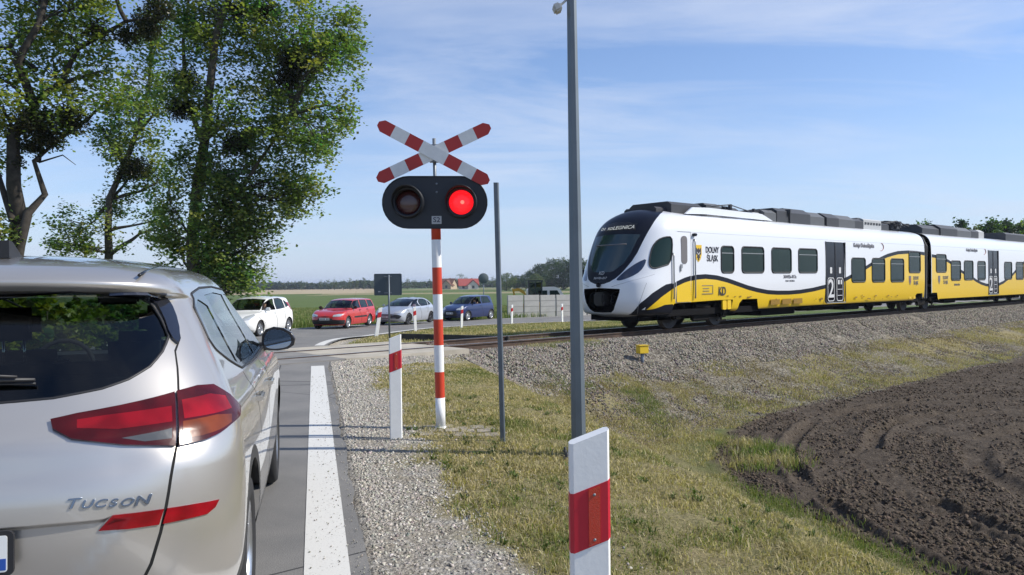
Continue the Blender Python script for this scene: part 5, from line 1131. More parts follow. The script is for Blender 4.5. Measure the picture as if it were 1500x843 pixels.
for k in range(6): b.box((.96, 15.68+k*.27, 3.86), (.02, .15, .09))
b.build('roof_vents', RD_, endcar)
b = MB(); b.box((.3, 16.2, 4.1), (.3, .35, .1), bev=.02); b.box((.3, 16.8, 4.1), (.2, .2, .08), bev=.02); b.build('roof_fan', RG, endcar)
roofbox(endcar, 17.3, 18.2, .34, 1.7, RD_, 3.66)
rj = random.Random(9)
for y0, y1 in ((4.2, 6.9), (7.0, 9.4), (17.2, 20.3)):
    b = MB()
    for k in range(26):
        yy = rj.uniform(y0, y1); xx = rj.choice([-1, 1])*rj.uniform(.2, .95); hh = rj.uniform(.05, .22); b.box((xx, yy, 3.78+rj.uniform(0, .25)), (rj.uniform(.05, .3), rj.uniform(.05, .35), hh), bev=.01)
    for k in range(5): xx = rj.uniform(-.9, .9); b.tube([(xx, y0, 3.92), (xx+.1, (y0+y1)/2, 4.02+rj.uniform(-.05, .12)), (xx, y1, 3.92)], .02, 5)
    b.build('roof_fittings', RD_, endcar)
# folded pantograph and insulators
b = MB()
for sx in (-.5, .5):
    b.tube([(sx, 18.3, 3.9), (sx, 20.2, 3.92)], .025, 6)
    for yy in (18.4, 19.2, 20.1): b.lathe([(.03, 0), (.06, .02), (.03, .05), (.06, .08), (.03, .11), (.06, .14), (.03, .2)], Matrix.Translation((sx, yy, 3.70)), 8)
b.tube([(-.45, 18.5, 3.98), (-.1, 20.1, 4.05)], .03, 6); b.tube([(.45, 18.5, 3.98), (.1, 20.1, 4.05)], .03, 6); b.tube([(-.9, 18.6, 4.06), (-.6, 18.6, 4.1), (.6, 18.6, 4.1), (.9, 18.6, 4.06)], .022, 6); b.tube([(-.9, 18.85, 4.06), (-.6, 18.85, 4.1), (.6, 18.85, 4.1), (.9, 18.85, 4.06)], .022, 6)
b.build('pantograph', mat('panto_dark', (.05, .045, .045), .6), endcar)
# gangway bellows
def gangway(y):
    b = MB(); K = [(-1.30, .55), (1.30, .55), (1.34, 3.0), (1.15, 3.42), (.7, 3.62), (-.7, 3.62), (-1.15, 3.42), (-1.34, 3.0)]
    for k in range(6):
        s_ = 1.0 if k % 2 == 0 else .965; b.prism([(x*s_, z*(s_ if z > 1 else 1)) for x, z in K], y+k*.12, y+k*.12+.118, frameM((0, 0, 0), (1, 0, 0), (0, 0, 1)) @ Matrix.Scale(-1, 4, (0, 0, 1)))
    return b.build('gangway_bellows', mat('bellows', (.045, .048, .052), .8), train)
gangway(20.62)
# middle carriage: its own coordinate starts at 21.35
MKEYS = [[0.02, k[1], .02, k[3], k[5], k[5], k[5], 16.9, .02] for k in TRN_KEYS]; MKEYS[-1][2] = .001; MKEYS[-1][8] = .001; MKEYS[0][1] = 1.42; MKEYS[1][1] = 1.43; MKEYS[2][1] = 1.44
MSURF = Surf(MKEYS)
mo = 21.35
wins2 = [(a-mo, b_-mo, z0, z1_) for a, b_, z0, z1_ in [(21.95, 23.2, 1.77, 2.62), (23.8, 25.05, 1.37, 2.33), (25.53, 26.78, 1.38, 2.35), (27.43, 28.58, 1.37, 2.34), (31.58, 32.84, 1.38, 2.34), (33.56, 34.9, 1.36, 2.35), (35.5, 36.7, 1.77, 2.65)]]
cut2 = [[(-.1, .2), (-.1, .80), (.7, .80), (.95, .45), (1.0, .2)], [(15.8, .2), (15.85, .45), (16.1, .8), (17, .8), (17, .2)], [(.95, .2), (.95, .5), (15.85, .5), (15.85, .2)]]
mid, rg2, F2 = make_carriage('carriage_body', MSURF, WAVE2, wins2, [(29.06-mo, 30.62-mo)], cut2, False, [.98]+list(np.linspace(1, 2, 60)))
mid.location = (0, mo, 0)
side_text(mid, 'Koleje Dolnośląskie', .21, 5.3, 2.90, INKG, .9); side_text(mid, 'DOLNY', .22, 1.75, 1.50, INKG, .9); side_text(mid, 'ŚLĄSK', .22, 1.75, 1.28, INKG, .9); side_text(mid, '36WEh-017b', .14, 3.2, 1.15, INKG)
for sg in (1, -1):
    M = frameM((sg*1.444, .95, 1.40), (0, sg, 0), (0, 0, 1)); b = MB(); b.prism([(-.12, .2), (.12, .2), (.12, -.04), (0, -.22), (-.12, -.04)], 0, .003, M); b.build('crest', INKG, mid)
    b = MB(); b.tube([(sg*1.442, 7.05+.28*math.sin(a), 2.86-.15*math.cos(a)) for a in np.linspace(R(-10), R(170), 10)], [.004, .01, .014, .016, .016, .016, .014, .012, .01, .004], 5); b.build('logo_swoosh', mat('logo_red', (.30, .07, .05), .5), mid)
underframe(mid, .3, 16.6, [(3.2, 1.6, .24, 2.2), (6.0, 1.2, .2, 2.2), (9.0, 1.0, .25, 2.3), (11.5, .7, .2, 2.1), (13.5, 1.0, .22, 2.2)], [])
roofbox(mid, .3, 2.4, .42, 1.9, RD_, 3.66, .2); roofbox(mid, 2.4, 4.6, .50, 2.0, RD_, 3.66, .2); roofbox(mid, 4.6, 6.6, .46, 2.0, RG, 3.66, .2); roofbox(mid, 6.8, 7.8, .40, 1.9, RD_, 3.66); roofbox(mid, 7.8, 8.6, .42, 1.9, RL, 3.66); roofbox(mid, 8.7, 9.1, .3, 1.6, RD_, 3.66); roofbox(mid, 12.0, 16.0, .42, 2.0, RD_, 3.66, .1)
gangway(mo+16.9)
# third carriage: the first one turned round
bpy.context.view_layer.update()
def copy_part(o, parent):
    c = o.copy(); COL.objects.link(c); c.parent = parent
    for ch in kids(o): copy_part(ch, c)
    return c
tail = copy_part(endcar, train); tail.location = (0, mo+17.6+20.62, 0); tail.rotation_euler = (0, 0, math.pi)

# ---------- signal with St Andrew's cross ----------
RED_ = mat('sign_red', (.42, .025, .02), .45); WHT = mat('sign_white', (.72, .73, .72), .45, var=.06, vscale=20); ORED = mat('post_orange_red', (.56, .05, .018), .45); PWH = mat('post_white', (.82, .83, .83), .4)
SG = Vector((-.79, 8.38, 0)); SG.z = gz(SG.x, SG.y)-.02
sig = empty('crossing_signal', SG); tag(sig, 'crossing signal, right red lamp lit, under a red and white cross on a banded post', 'crossing signal')
bands = [(0, .0), (0, .46), (.46, .75), (.75, 1.05), (1.05, 1.34), (1.34, 1.63), (1.63, 1.91), (1.91, 2.15)]
tp_, tilt = .052, -.012
def sx_(z): return z*tilt*1.0
pm = MB()
zs = [.02, .36, .64, .93, 1.21, 1.48, 1.77, 2.07, 2.35]; cols = [1, 0, 1, 0, 1, 0, 1, 0]
for k in range(8):
    pm.mi = 0 if cols[k] == 0 else 1; pm.tube([(sx_(zs[k]), 0, zs[k]), (sx_(zs[k+1]), 0, zs[k+1])], .052, 24, cap=(k in (0, 7)))
pm.build('post', [ORED, PWH], sig)
MB().lathe([(.0, .05), (.055, .05), (.075, .03), (.078, .0), (.10, -.005), (.10, -.02)], n=24).build('post_base', PWH, sig)
MB().tube([(sx_(2.3), .02, 2.2), (sx_(3.0), .02, 3.17)], .019, 12).build('mast', mat('galvanised', (.22, .24, .26), .5, .6), sig)
zc = 2.47; cxs = sx_(zc)
Mb = frameM((cxs, -.04, zc), (1, 0, -.012), (0, 0, 1))     # local z towards the camera
def stad(w, h, n=16):
    r = h/2; return [(w/2-r+r*math.cos(a), r*math.sin(a)) for a in np.linspace(-math.pi/2, math.pi/2, n)]+[(-w/2+r+r*math.cos(a), r*math.sin(a)) for a in np.linspace(math.pi/2, 1.5*math.pi, n)]
HB = mat('signal_black', (.014, .017, .024), .45, var=.15, vscale=6, bump=.08, bscale=200)
b = MB(); b.prism(stad(1.13, .56), -.01, .012, Mb); bd = b.build('signal_board', HB, sig)
b = MB(); pts = [Mb @ Vector((x, y, .012)) for x, y in stad(1.125, .555)]; b.tube(pts+[pts[0]], .008, 6, cap=False); b.build('board_rim', HB, sig)
b = MB(); b.box(Mb @ Vector((0, 0, -.07)), (.24, .12, .30), bev=.02); b.build('junction_box', HB, sig)
lampc = mat('red_lamp_lit', (.8, .02, .02), .2, emit=(1, .012, .02), estr=1.5)
def litlens():
    m = lampc; t = m.node_tree; b = t.nodes['Principled BSDF']; g = t.nodes.new('ShaderNodeTexCoord'); v = t.nodes.new('ShaderNodeTexVoronoi'); v.inputs['Scale'].default_value = 45; t.links.new(g.outputs['Object'], v.inputs[0])
    mr = t.nodes.new('ShaderNodeMapRange'); mr.inputs['From Max'].default_value = .02; mr.inputs['To Min'].default_value = 1.5; mr.inputs['To Max'].default_value = .8; t.links.new(v.outputs['Distance'], mr.inputs[0]); t.links.new(mr.outputs[0], b.inputs['Emission Strength'])
    bp = t.nodes.new('ShaderNodeBump'); bp.inputs['Strength'].default_value = .5; bp.inputs['Distance'].default_value = .003; t.links.new(v.outputs['Distance'], bp.inputs['Height']); t.links.new(bp.outputs[0], b.inputs['Normal'])
litlens()
for sx, lit in ((-1, 0), (1, 1)):
    M = Mb @ Matrix.Translation((sx*.285, 0, 0)) @ Matrix.Scale(1.10, 4)
    lp = MB(); lp.lathe([(0, .02), (.06, .018), (.105, .010), (.12, 0)], M @ Matrix.Translation((0, 0, .012)), 32)
    L = lp.build('signal_lamp', lampc if lit else mat('red_lamp_off', (.07, .010, .008), .16, coat=1, bump=.5, bscale=90), sig)
    (MB().lathe([(0, .004), (.016, .003), (.02, 0)], M @ Matrix.Translation((.012, 0, .033)), 9).build('lamp_bulb', mat('bulb_glow', (.9, .2, .15), .3, emit=(1, .22, .16), estr=.9), L) if lit else None); b = MB(); b.lathe([(.122, .0), (.125, .055), (.145, .06), (.155, .04), (.158, .0)], M @ Matrix.Translation((0, 0, .012)), 40); b.build('lamp_ring', HB, L)
    # hood: half tube above the lamp, open below, longer at the top
    hd = MB(); n = 26; A = []; B = []; C = []; D = []
    for k in range(n+1):
        a = R(-35)+R(250)*k/n; ln = .05+.17*max(0, math.sin(a)*.5+.5); c, s = math.cos(a), math.sin(a)
        A.append(hd.bm.verts.new(M @ Vector((.150*c, .150*s, .01)))); B.append(hd.bm.verts.new(M @ Vector((.150*c, .150*s, ln)))); C.append(hd.bm.verts.new(M @ Vector((.145*c, .145*s, ln)))); D.append(hd.bm.verts.new(M @ Vector((.145*c, .145*s, .01))))
    for k in range(n):
        for P_, Q_ in ((A, B), (B, C), (C, D)): hd._f([P_[k], P_[k+1], Q_[k+1], Q_[k]], True)
    hd.build('lamp_hood', HB, L)
b = MB(); b.box(Mb @ Vector((0.02, -.19, .016)), (.105, .006, .085)); idp = b.build('number_plate', mat('plate_grey', (.45, .46, .46), .5), sig)
text('plate_text', 'S2', .075, Mb @ Matrix.Translation((.02, -.19, .0195)), mat('plate_ink', (.02, .02, .06), .5), sig, .001, sx=1.1, font_off=.001)
for z in (.20, .11): MB().lathe([(0, .008), (.010, .006), (.012, 0)], Mb @ Matrix.Translation((.02, z, .012)), 8).build('bolt', mat('galvanised', (.22, .24, .26), .5, .6), sig)
# the cross
def arm(cx, cz, ang, yoff, L=1.345, w=.135):
    M = frameM((cx, yoff, cz), (math.cos(ang), 0, math.sin(ang)), (-math.sin(ang), 0, math.cos(ang)))
    cuts = [-L/2, -L/2+.18, -L/2+.355, -L/2+.52, L/2-.52, L/2-.355, L/2-.18, L/2]
    b = MB(); h = w/2
    for k in range(7):
        x0, x1 = cuts[k], cuts[k+1]; b.mi = 0 if k % 2 == 0 and k != 3 else 1
        if k in (0, 2, 4, 6): b.mi = 0
        if k == 3: b.mi = 1
        if k in (1, 5): b.mi = 1
        P = [(x0, -h), (x1, -h), (x1, h), (x0, h)]
        if k == 0: P = [(x0+.055, -h), (x1, -h), (x1, h), (x0+.055, h), (x0, h*.35), (x0, -h*.35)]
        if k == 6: P = [(x0, -h), (x1-.055, -h), (x1, -h*.35), (x1, h*.35), (x1-.055, h), (x0, h)]
        b.prism(P, -.004, .004, M)
    return b
xc = sx_(2.93)+.0; crz = 3.00
arm(xc, crz, R(-28.5), -.07).build('cross_arm', [RED_, WHT], sig); a2 = arm(xc, crz, R(24.5), -.055); a2.build('cross_arm', [RED_, WHT], sig)
for dz in (-.08, .08): b = MB(); b.box((xc, -.02, crz+dz), (.10, .07, .03), bev=.004); b.build('clamp', mat('galvanised', (.22, .24, .26), .5, .6), sig)
# paving blocks round the foot of the signal
pv = MB(); rr = random.Random(5)
for i in range(5):
    for j in range(3):
        x = SG.x-.12+i*.17+(j % 2)*.08; y = SG.y-.35+j*.20; pv.box((x, y, gz(x, y)-.016+rr.uniform(-.010, .010)), (.155, .185, .06), rz=R(8)+rr.uniform(-.05, .05), bev=.008)
tag(pv.build('paving_blocks', mat('old_concrete', (.30, .265, .21), .95, var=.35, vscale=9, bump=.4)), 'worn concrete paving blocks half sunk in grass at the signal foot', 'paving')

# ---------- poles ----------
b = MB(); n = 8; z0 = gz(-.11, 7.7)-.05; pr = [(.028*math.cos(a), .022*math.sin(a)) for a in np.linspace(R(22.5), R(382.5), 9)[:-1]]
b.prism([(-.026, -.02), (.014, -.02), (.026, -.008), (.026, .02), (-.026, .02)], z0, 2.53, Matrix.Translation((-.11, 7.70, 0)) @ Matrix(((1, 0, -.014, 0), (0, 1, 0, 0), (0, 0, 1, 0), (0, 0, 0, 1))))
tag(b.build('steel_post', mat('post_steel', (.13, .155, .18), .5, .35, var=.15, vscale=12)), 'slim grey steel post without a sign, right of the signal', 'post')
PX, PY = .60, 7.15; pg = gz(PX, PY); pole = empty('steel_pole', (PX, PY, pg)); tag(pole, 'tall tapered grey steel pole rising out of the top of the picture', 'pole')
def steel():
    m = mat('pole_steel', (.15, .18, .205), .48, .35, var=.12, vscale=3); return m
b = MB(); n = 8; R0_ = [b.bm.verts.new((.072*math.cos(a), .072*math.sin(a), -.05)) for a in [R(22.5+45*k) for k in range(n)]]; R1_ = [b.bm.verts.new((-.03+.030*math.cos(a), .030*math.sin(a), 7.0)) for a in [R(22.5+45*k) for k in range(n)]]
for k in range(n): b._f([R0_[k], R0_[(k+1) % n], R1_[(k+1) % n], R1_[k]])
b._f(R1_); b.build('shaft', steel(), pole)
b = MB(); b.box((0, 0, .01), (.30, .30, .025), bev=.004); b.build('base_plate', BLK, pole)
for dx, dy in ((-.12, -.12), (.12, -.12), (-.12, .12), (.12, .12)): b = MB(); b.lathe([(.0, .07), (.012, .07), (.012, .04), (.022, .04), (.022, .02)], Matrix.Translation((dx, dy, 0)), 6); b.build('anchor_bolt', BLK, pole)
b = MB(); b.box((-.155, -.05, 4.13), (.075, .12, .075), bev=.015, tilt=Matrix.Rotation(R(-25), 4, 'Y')); b.tube([(-.12, -.03, 4.17), (-.05, 0, 4.24)], .012, 6); b.build('camera', mat('housing_white', (.5, .5, .48), .4), pole)

# ---------- guide posts ----------
def guide_post(x, y, rz, lean=(0, 0), near=True, h=1.04, group='red and white guide posts', name='guide_post'):
    z = gz(x, y) if near else min(gz(x, y), 5); root = empty(name, (x, y, z-.03), rz); root.rotation_euler = (lean[0], lean[1], rz)
    w, d = .062, .032
    def P(z0a, z0b, z1a, z1b, m, nm, grow=0, n=6):
        b = MB(); o = []
        sec = [(-w-grow, -d*.5), (-w*.86, -d-grow), (w*.86, -d-grow), (w+grow, -d*.5), (w+grow, d*.5), (w*.86, d+grow), (-w*.86, d+grow), (-w-grow, d*.5)]
        A = [b.bm.verts.new((x_, y_, z0a+(z0b-z0a)*(x_+w)/(2*w))) for x_, y_ in sec]; B = [b.bm.verts.new((x_, y_, z1a+(z1b-z1a)*(x_+w)/(2*w))) for x_, y_ in sec]
        b._f(A[::-1]); b._f(B)
        for k in range(8): b._f([A[k], A[(k+1) % 8], B[(k+1) % 8], B[k]], False)
        return b.build(nm, m, root)
    P(0, 0, h+.0, h+.045, GPW, 'post_body'); bd = P(h-.34, h-.295, h-.155, h-.11, GPR, 'red_band', .0015)
    for s in (-1, 1):
        b = MB(); x0, x1 = (-.008, .028); zf = lambda x_: h-.34+.363*(x_+w)+.004; A = [b.bm.verts.new((x_, s*(d+.001), z_)) for x_, z_ in ((x0, zf(x0)), (x1, zf(x1)), (x1, zf(x1)+.177), (x0, zf(x0)+.177))]; B = [b.bm.verts.new((v.co.x, s*(d+.005), v.co.z)) for v in A]; b._f(A); b._f(B); [b._f([A[k], A[(k+1) % 4], B[(k+1) % 4], B[k]]) for k in range(4)]; rf = b.build('reflector', GPO, root)
        for z_ in (-.07, .07): b = MB(); b.lathe([(0, .003), (.004, .002), (.005, 0)], frameM((.01, s*(d+.0055), h-.225+z_), (1 if s < 0 else -1, 0, 0), (0, 0, 1)), 8); b.build('rivet', mat('galvanised', (.22, .24, .26), .5, .6), rf)
    return root
GPW = mat('guide_white', (.84, .84, .82), .42, var=.05, vscale=14, bump=.06); GPR = mat('guide_red', (.50, .012, .03), .5); GPO = mat('guide_reflector', (.52, .03, .012), .2, coat=1, bump=.3, bscale=400)
g1 = guide_post(.235, 2.43, R(4), h=1.085); tag(g1, 'nearest guide post, large, red band and reflector, in front of the tall grey pole', 'guide post', 'red and white guide posts')
g2 = guide_post(-1.19, 7.82, R(10)); tag(g2, 'white guide post with red band standing in gravel left of the signal', 'guide post', 'red and white guide posts')
far = [(-4.70, 26.6, R(20), (0, R(9)), 'leaning white guide post beside the red estate car'), (-4.14, 33.0, R(25), (0, R(-2)), 'upright white guide post in front of the silver hatchback'), (-2.42, 36.6, R(35), (0, R(3)), 'white guide post in front of the blue car'),
       (-.04, 41.0, R(40), (0, R(2)), 'white guide post at the left end of the concrete wall'), (2.8, 43.5, R(42), (0, 0), 'white guide post before the third panel of the concrete wall'), (9.4, 48.0, R(42), (0, 0), 'white guide post beside the road seen past the train nose')]
for x, y, rz, ln, lb in far[:5]: tag(guide_post(x+.45*EN[0][0]*0, y-.0, rz, ln), lb, 'guide post', 'red and white guide posts')

# ---------- yellow marker box by the track ----------
mx_, my_ = 3.45, 20.6; zb = gz(mx_, my_); mk = empty('yellow_marker', (mx_, my_, zb), R(20)); tag(mk, 'small yellow box on a short post set in the ballast slope', 'marker box')
b = MB(); b.tube([(0, 0, -.05), (0, 0, .26)], .045, 10); b.build('post', mat('post_blue_grey', (.20, .24, .30), .6), mk)
b = MB(); b.box((0, 0, .34), (.27, .22, .20), bev=.012); b.build('box_body', mat('marker_yellow', (.75, .50, .02), .5), mk)
b = MB(); b.box((0, 0, .452), (.30, .25, .022), bev=.006); b.build('box_lid', mat('marker_yellow_lid', (.62, .42, .03), .5), mk)

# ---------- sign seen from behind ----------
sx0, sy0 = -3.82, 24.0; z_ = gz(sx0, sy0); sg_ = empty('road_sign', (sx0, sy0, z_), R(6)); tag(sg_, 'grey back of a rectangular road sign between the red and silver cars', 'road sign')
GB = mat('sign_back', (.065, .085, .10), .55, .3)
b = MB(); b.tube([(0, 0, -.1), (0, 0, 2.02)], .03, 12); b.build('post', mat('post_steel', (.13, .155, .18), .5, .35), sg_)
b = MB(); b.prism(rrect(.84, .66, .03), 0, .006, frameM((-.03, .05, 1.72), (1, 0, 0), (0, 0, 1))); b.build('sign_plate', GB, sg_)
b = MB(); P_ = [Vector((x_-.03, .045, z__+1.72)) for x_, z__ in rrect(.84, .66, .03)]; b.tube(P_+[P_[0]], .008, 5, cap=False); b.build('plate_rim', GB, sg_)
for dz in (1.46, 1.97): b = MB(); b.box((-.03, .02, dz), (.24, .03, .028), bev=.004); b.build('bracket', mat('galvanised', (.22, .24, .26), .5, .6), sg_)
b = MB(); b.box((-.30, .040, 1.50), (.07, .004, .03)); b.build('sticker', mat('plate_grey', (.45, .46, .46), .5), sg_)
# round sign further back
rx, ry = -2.35, 64.0; z_ = gz(rx, ry); r2 = empty('road_sign', (rx, ry, z_)); tag(r2, 'small round sign seen from behind beyond the blue car', 'road sign')
b = MB(); b.tube([(0, 0, -.1), (0, 0, 2.9)], .035, 10); b.build('post', mat('post_steel', (.13, .155, .18), .5, .35), r2); b = MB(); b.lathe([(0, .01), (.42, .01), (.43, 0), (.42, -.01), (0, -.01)], frameM((0, -.04, 2.85), (1, 0, 0), (0, 0, 1)), 28); b.build('sign_plate', mat('sign_back_pale', (.13, .16, .16), .6), r2)

# ---------- concrete wall panels, digger and van behind them ----------
CW = mat('wall_concrete', (.46, .45, .42), .9, var=.12, vscale=2.5, bump=.3)
wx, wy = -.30, 52.5
for k in range(9):
    x0 = wx+k*1.20; b = MB(); zz = gz(x0+.6, wy)-.05; P = empty('wall_panel', (wx+.5+k*1.12, wy+k*.45, zz), R(22)); 
    b.box((0, 0, .78), (1.13, .14, 1.56), bev=.02); b.build('slab', CW, P)
    for j in range(1, 4): b = MB(); b.box((0, -.072, j*.39), (1.13, .006, .018)); b.build('joint', mat('joint_dark', (.14, .135, .12), .9), P)
    b = MB(); b.box((0, .3, .08), (1.13, .6, .14)); b.build('foot', CW, P)
    nth = ['first and leftmost', 'second', 'third', 'fourth', 'fifth', 'sixth', 'seventh', 'eighth', 'ninth'][k]
    tag(P, f'grey concrete wall panel across the far road, {nth} in its row from the left', 'wall panel', 'concrete wall panels beyond the road')
dg = empty('excavator', (1.2, 60, gz(1.6, 60)-.28)); tag(dg, 'yellow mini digger with dark cab behind the concrete wall', 'excavator')
EY = mat('digger_yellow', (.60, .33, .03), .5); EYB = mat('digger_dark', (.02, .03, .035), .3, coat=.3)
b = MB(); b.box((.55, 0, .9), (1.9, 1.5, .6), bev=.1); b.build('body', EY, dg)
cb = MB()
for x, y in ((.1, -.5), (1.1, -.5), (.1, .5), (1.1, .5)): cb.box((x, y, 2.0), (.08, .08, 1.6))
cb.box((.6, 0, 2.83), (1.2, 1.15, .1), bev=.03); cb.box((.6, 0, 1.3), (1.15, 1.1, .3), bev=.03); cb.box((.6, -.5, 2.0), (.07, .06, 1.5)); c_b = cb.build('cab', EYB, dg)
b = MB(); b.box((.6, -.48, 2.05), (1.0, .02, 1.35)); b.build('cab_glass', glass('digger_glass', .35), c_b)
b = MB(); b.box((.6, .1, 1.6), (.4, .4, .7), bev=.08); b.build('seat', SEATC, dg)
b = MB(); b.prism([(0, 0), (-.6, .75), (-1.3, .95), (-2.0, .85), (-2.05, .68), (-1.3, .72), (-.7, .5), (-.1, -.15)], -.13, .13, frameM((.1, -.2, 1.35), (1, 0, 0), (0, 0, 1)) @ Matrix.Diagonal((.62, 1, 1, 1))); b.build('boom', EY, dg)
b = MB(); b.prism([(-2.1, .95), (-1.85, .85), (-1.55, -.2), (-1.75, -.25)], -.1, .1, frameM((.1, -.2, 1.35), (1, 0, 0), (0, 0, 1)) @ Matrix.Diagonal((.62, 1, 1, 1))); b.build('dipper', EY, dg)
b = MB(); b.prism([(-1.9, -.1), (-1.4, -.1), (-1.3, -.5), (-1.6, -.8), (-2.0, -.5)], -.3, .3, frameM((.1, -.2, 1.35), (1, 0, 0), (0, 0, 1)) @ Matrix.Diagonal((.62, 1, 1, 1))); b.build('bucket', EYB, dg)
for s in (-1, 1): b = MB(); b.prism(stad(2.2, .55), -.18, .18, frameM((.5, s*.6, .3), (1, 0, 0), (0, 0, 1))); b.build('crawler_track', TYRE, dg)
vn = empty('delivery_van', (3.95, 62.5, gz(5, 62)-.2)); tag(vn, 'white van cab with dark side window showing over the concrete wall', 'van')
b = MB(); b.prism([(-1.7, .35), (-1.7, 2.05), (-1.45, 2.25), (.55, 2.28), (.95, 2.15), (1.45, 1.35), (2.1, 1.15), (2.2, .8), (2.2, .35)], -.9, .9, frameM((-1.1, 0, 0), (1, 0, 0), (0, 0, 1))); b.build('body', mat('van_white', (.78, .78, .76), .35, coat=.5), vn)
for P_ in ([(.15, 1.4), (.15, 2.0), (.75, 2.0), (1.15, 1.4)], [(-.75, 1.4), (-.75, 2.0), (-.05, 2.0), (-.05, 1.4)]): b = MB(); b.prism(P_, .9, .91, frameM((-1.1, 0, 0), (1, 0, 0), (0, 0, 1))); b.build('side_window', TG, vn)
for x in (-2.2, .5):
    for s in (-1, 1): wheel('wheel', vn, (x, s*.82, .33), .33, .2, 1, RIM, TYRE, 5)
for w_ in [c for c in kids(vn) if c.name.startswith('wheel')]:
    w_.rotation_euler = (0, 0, R(-90) if w_.location.y < 0 else R(90))

# ---------- trees: tapered trunk and limbs, crown of single leaves grouped in tufts ----------
LEAF = attr_mat('leaf', .42, .42, spec=.5); 
def bark(name, col): return mat(name, col, .95, var=.45, vscale=7, bump=.8, bscale=25)
def leaves_mesh(C, rad, n, size, col, rng, flat=.5, colvar=.25, droop=0):
    """C (m,3) tuft centres, n leaves each; folded diamond leaves"""
    m = len(C); c = np.repeat(C, n, 0)+rng.normal(0, 1, (m*n, 3))*np.repeat(np.atleast_1d(rad)*np.ones(m), n)[:, None]*[1, 1, .8]
    N = len(c); s = size*rng.uniform(.6, 1.25, N)[:, None]
    nrm = rng.normal(0, 1, (N, 3)); nrm[:, 2] = np.abs(nrm[:, 2])*1.0+flat; nrm /= np.linalg.norm(nrm, axis=1, keepdims=True)
    a = np.cross(nrm, rng.normal(0, 1, (N, 3))); a /= np.linalg.norm(a, axis=1, keepdims=True); b = np.cross(nrm, a)
    V = np.stack([c-a*s*.5, c+b*s*.38-nrm*s*.08, c+a*s*.55, c-b*s*.38-nrm*s*.08], 1).reshape(-1, 3)
    F = np.arange(N*4).reshape(-1, 4); F = np.concatenate([F[:, [0, 1, 2]], F[:, [0, 2, 3]]])
    tv = np.repeat(rng.normal(0, 1, m), n)[:, None]; k = (1+colvar*.6*tv+colvar*rng.normal(0, 1, (N, 1))); col = np.array(col)
    cc = np.clip(col*np.clip(k, .4, 1.9)*(1+np.concatenate([.22*tv, 0*tv, -.1*tv], 1)), .003, .6); return V, F, np.repeat(cc, 4, 0)
def tubes_mesh(paths, n=6):
    b = MB()
    for p, r in paths: b.tube(p, r, n if max(r) > .05 else 4, cap=False)
    return b
def curve(a, b, bend, rng, k=6, sag=0):
    a, b = np.array(a), np.array(b); d = b-a; o = rng.normal(0, 1, 3)*np.linalg.norm(d)*bend
    return [tuple(a+d*t+o*math.sin(math.pi*t)+np.array([0, 0, sag*np.linalg.norm(d)*math.sin(math.pi*t)])+rng.normal(0, .012, 3)*np.linalg.norm(d)) for t in np.linspace(0, 1, k)]
def big_tree(name, label, base, stems, lobes, leafcol, barkcol, seed, dens=1.0, lsize=.105, mist=(), dark_limbs=()):
    """stems: list of (points, radii); lobes: (x, z, rx, rz, dy) relative to the base in metres"""
    rng = np.random.default_rng(seed); root = empty(name, base); tag(root, label, 'tree', 'tall roadside trees')
    paths = [(p, r) for p, r in stems]; allp = np.array([q for p, r in stems for q in p])
    C = []; tips = []
    for (x, z, rx, rz, dy) in lobes:
        ry = (rx+rz)*.5; ctr = np.array([x, dy, z]); near = allp[np.argmin(((allp-ctr)*[1, 1, 1.0]).__pow__(2).sum(1)+np.where(allp[:, 2] > z-.3, 4, 0))]
        m = int(26*rx*rz*dens)+5; u = rng.normal(0, 1, (m*3, 3)); u /= np.linalg.norm(u, axis=1, keepdims=True); rad = rng.uniform(.15, 1, (m*3, 1))**.55
        P = ctr+u*rad*[rx, ry, rz]; keep = vnoise(P[:, 0]*1.1+seed, P[:, 2]*1.1+P[:, 1]*.9, seed) > .33; P = P[keep][:m]
        C.append(P); C.append(P[:len(P)//3]+rng.normal(0, .35, (len(P[:len(P)//3]), 3))); L = curve(near, ctr, .08, rng, 7, .06); ln = np.linalg.norm(ctr-near); paths.append((L, list(np.linspace(.035+.022*ln, .018, 7))))
        for q in P[rng.choice(len(P), min(len(P), int(m*.55)), replace=False)]:
            a = L[rng.integers(2, 7)]; paths.append((curve(a, q, .07, rng, 4, .04), [.016, .012, .008, .004]))
    C = np.concatenate(C); V, F, cc = leaves_mesh(C, .20, 30, lsize*1.5, leafcol, rng, flat=1.1)
    tr = tubes_mesh(paths, 10).build('trunk', bark('bark_'+name+str(seed), barkcol), root); tr.data.polygons.foreach_set('use_smooth', np.ones(len(tr.data.polygons), bool))
    np_obj('crown', V, F, LEAF, root, col=cc)
    for (x, z, r_, dy) in mist:   # mistletoe balls and dead dark twigs
        n = int(1300*r_*r_/.25); u = rng.normal(0, 1, (n, 3)); u /= np.linalg.norm(u, axis=1, keepdims=True); c = np.array([x, dy, z])+u*rng.uniform(.1, 1.15, (n, 1))**.7*r_*(1+.5*(vnoise(u[:, :1]*2+x, u[:, 1:2]*2+u[:, 2:]*2+z, 3)-.4))*[1.1, 1, .9]
        V, F, cc = leaves_mesh(c, .03, 2, .075, (.030, .036, .014), rng, colvar=.3); pb = [(curve((x, dy, z), tuple(c[k]), .1, rng, 3), [.008, .006, .003]) for k in range(40)]
        o = np_obj('mistletoe', V, F, LEAF, root, col=cc); tw = tubes_mesh(pb, 4).build('mistletoe_twigs', bark('bark_dark', (.04, .035, .025)), o)
    return root
BR = (.085, .07, .052)
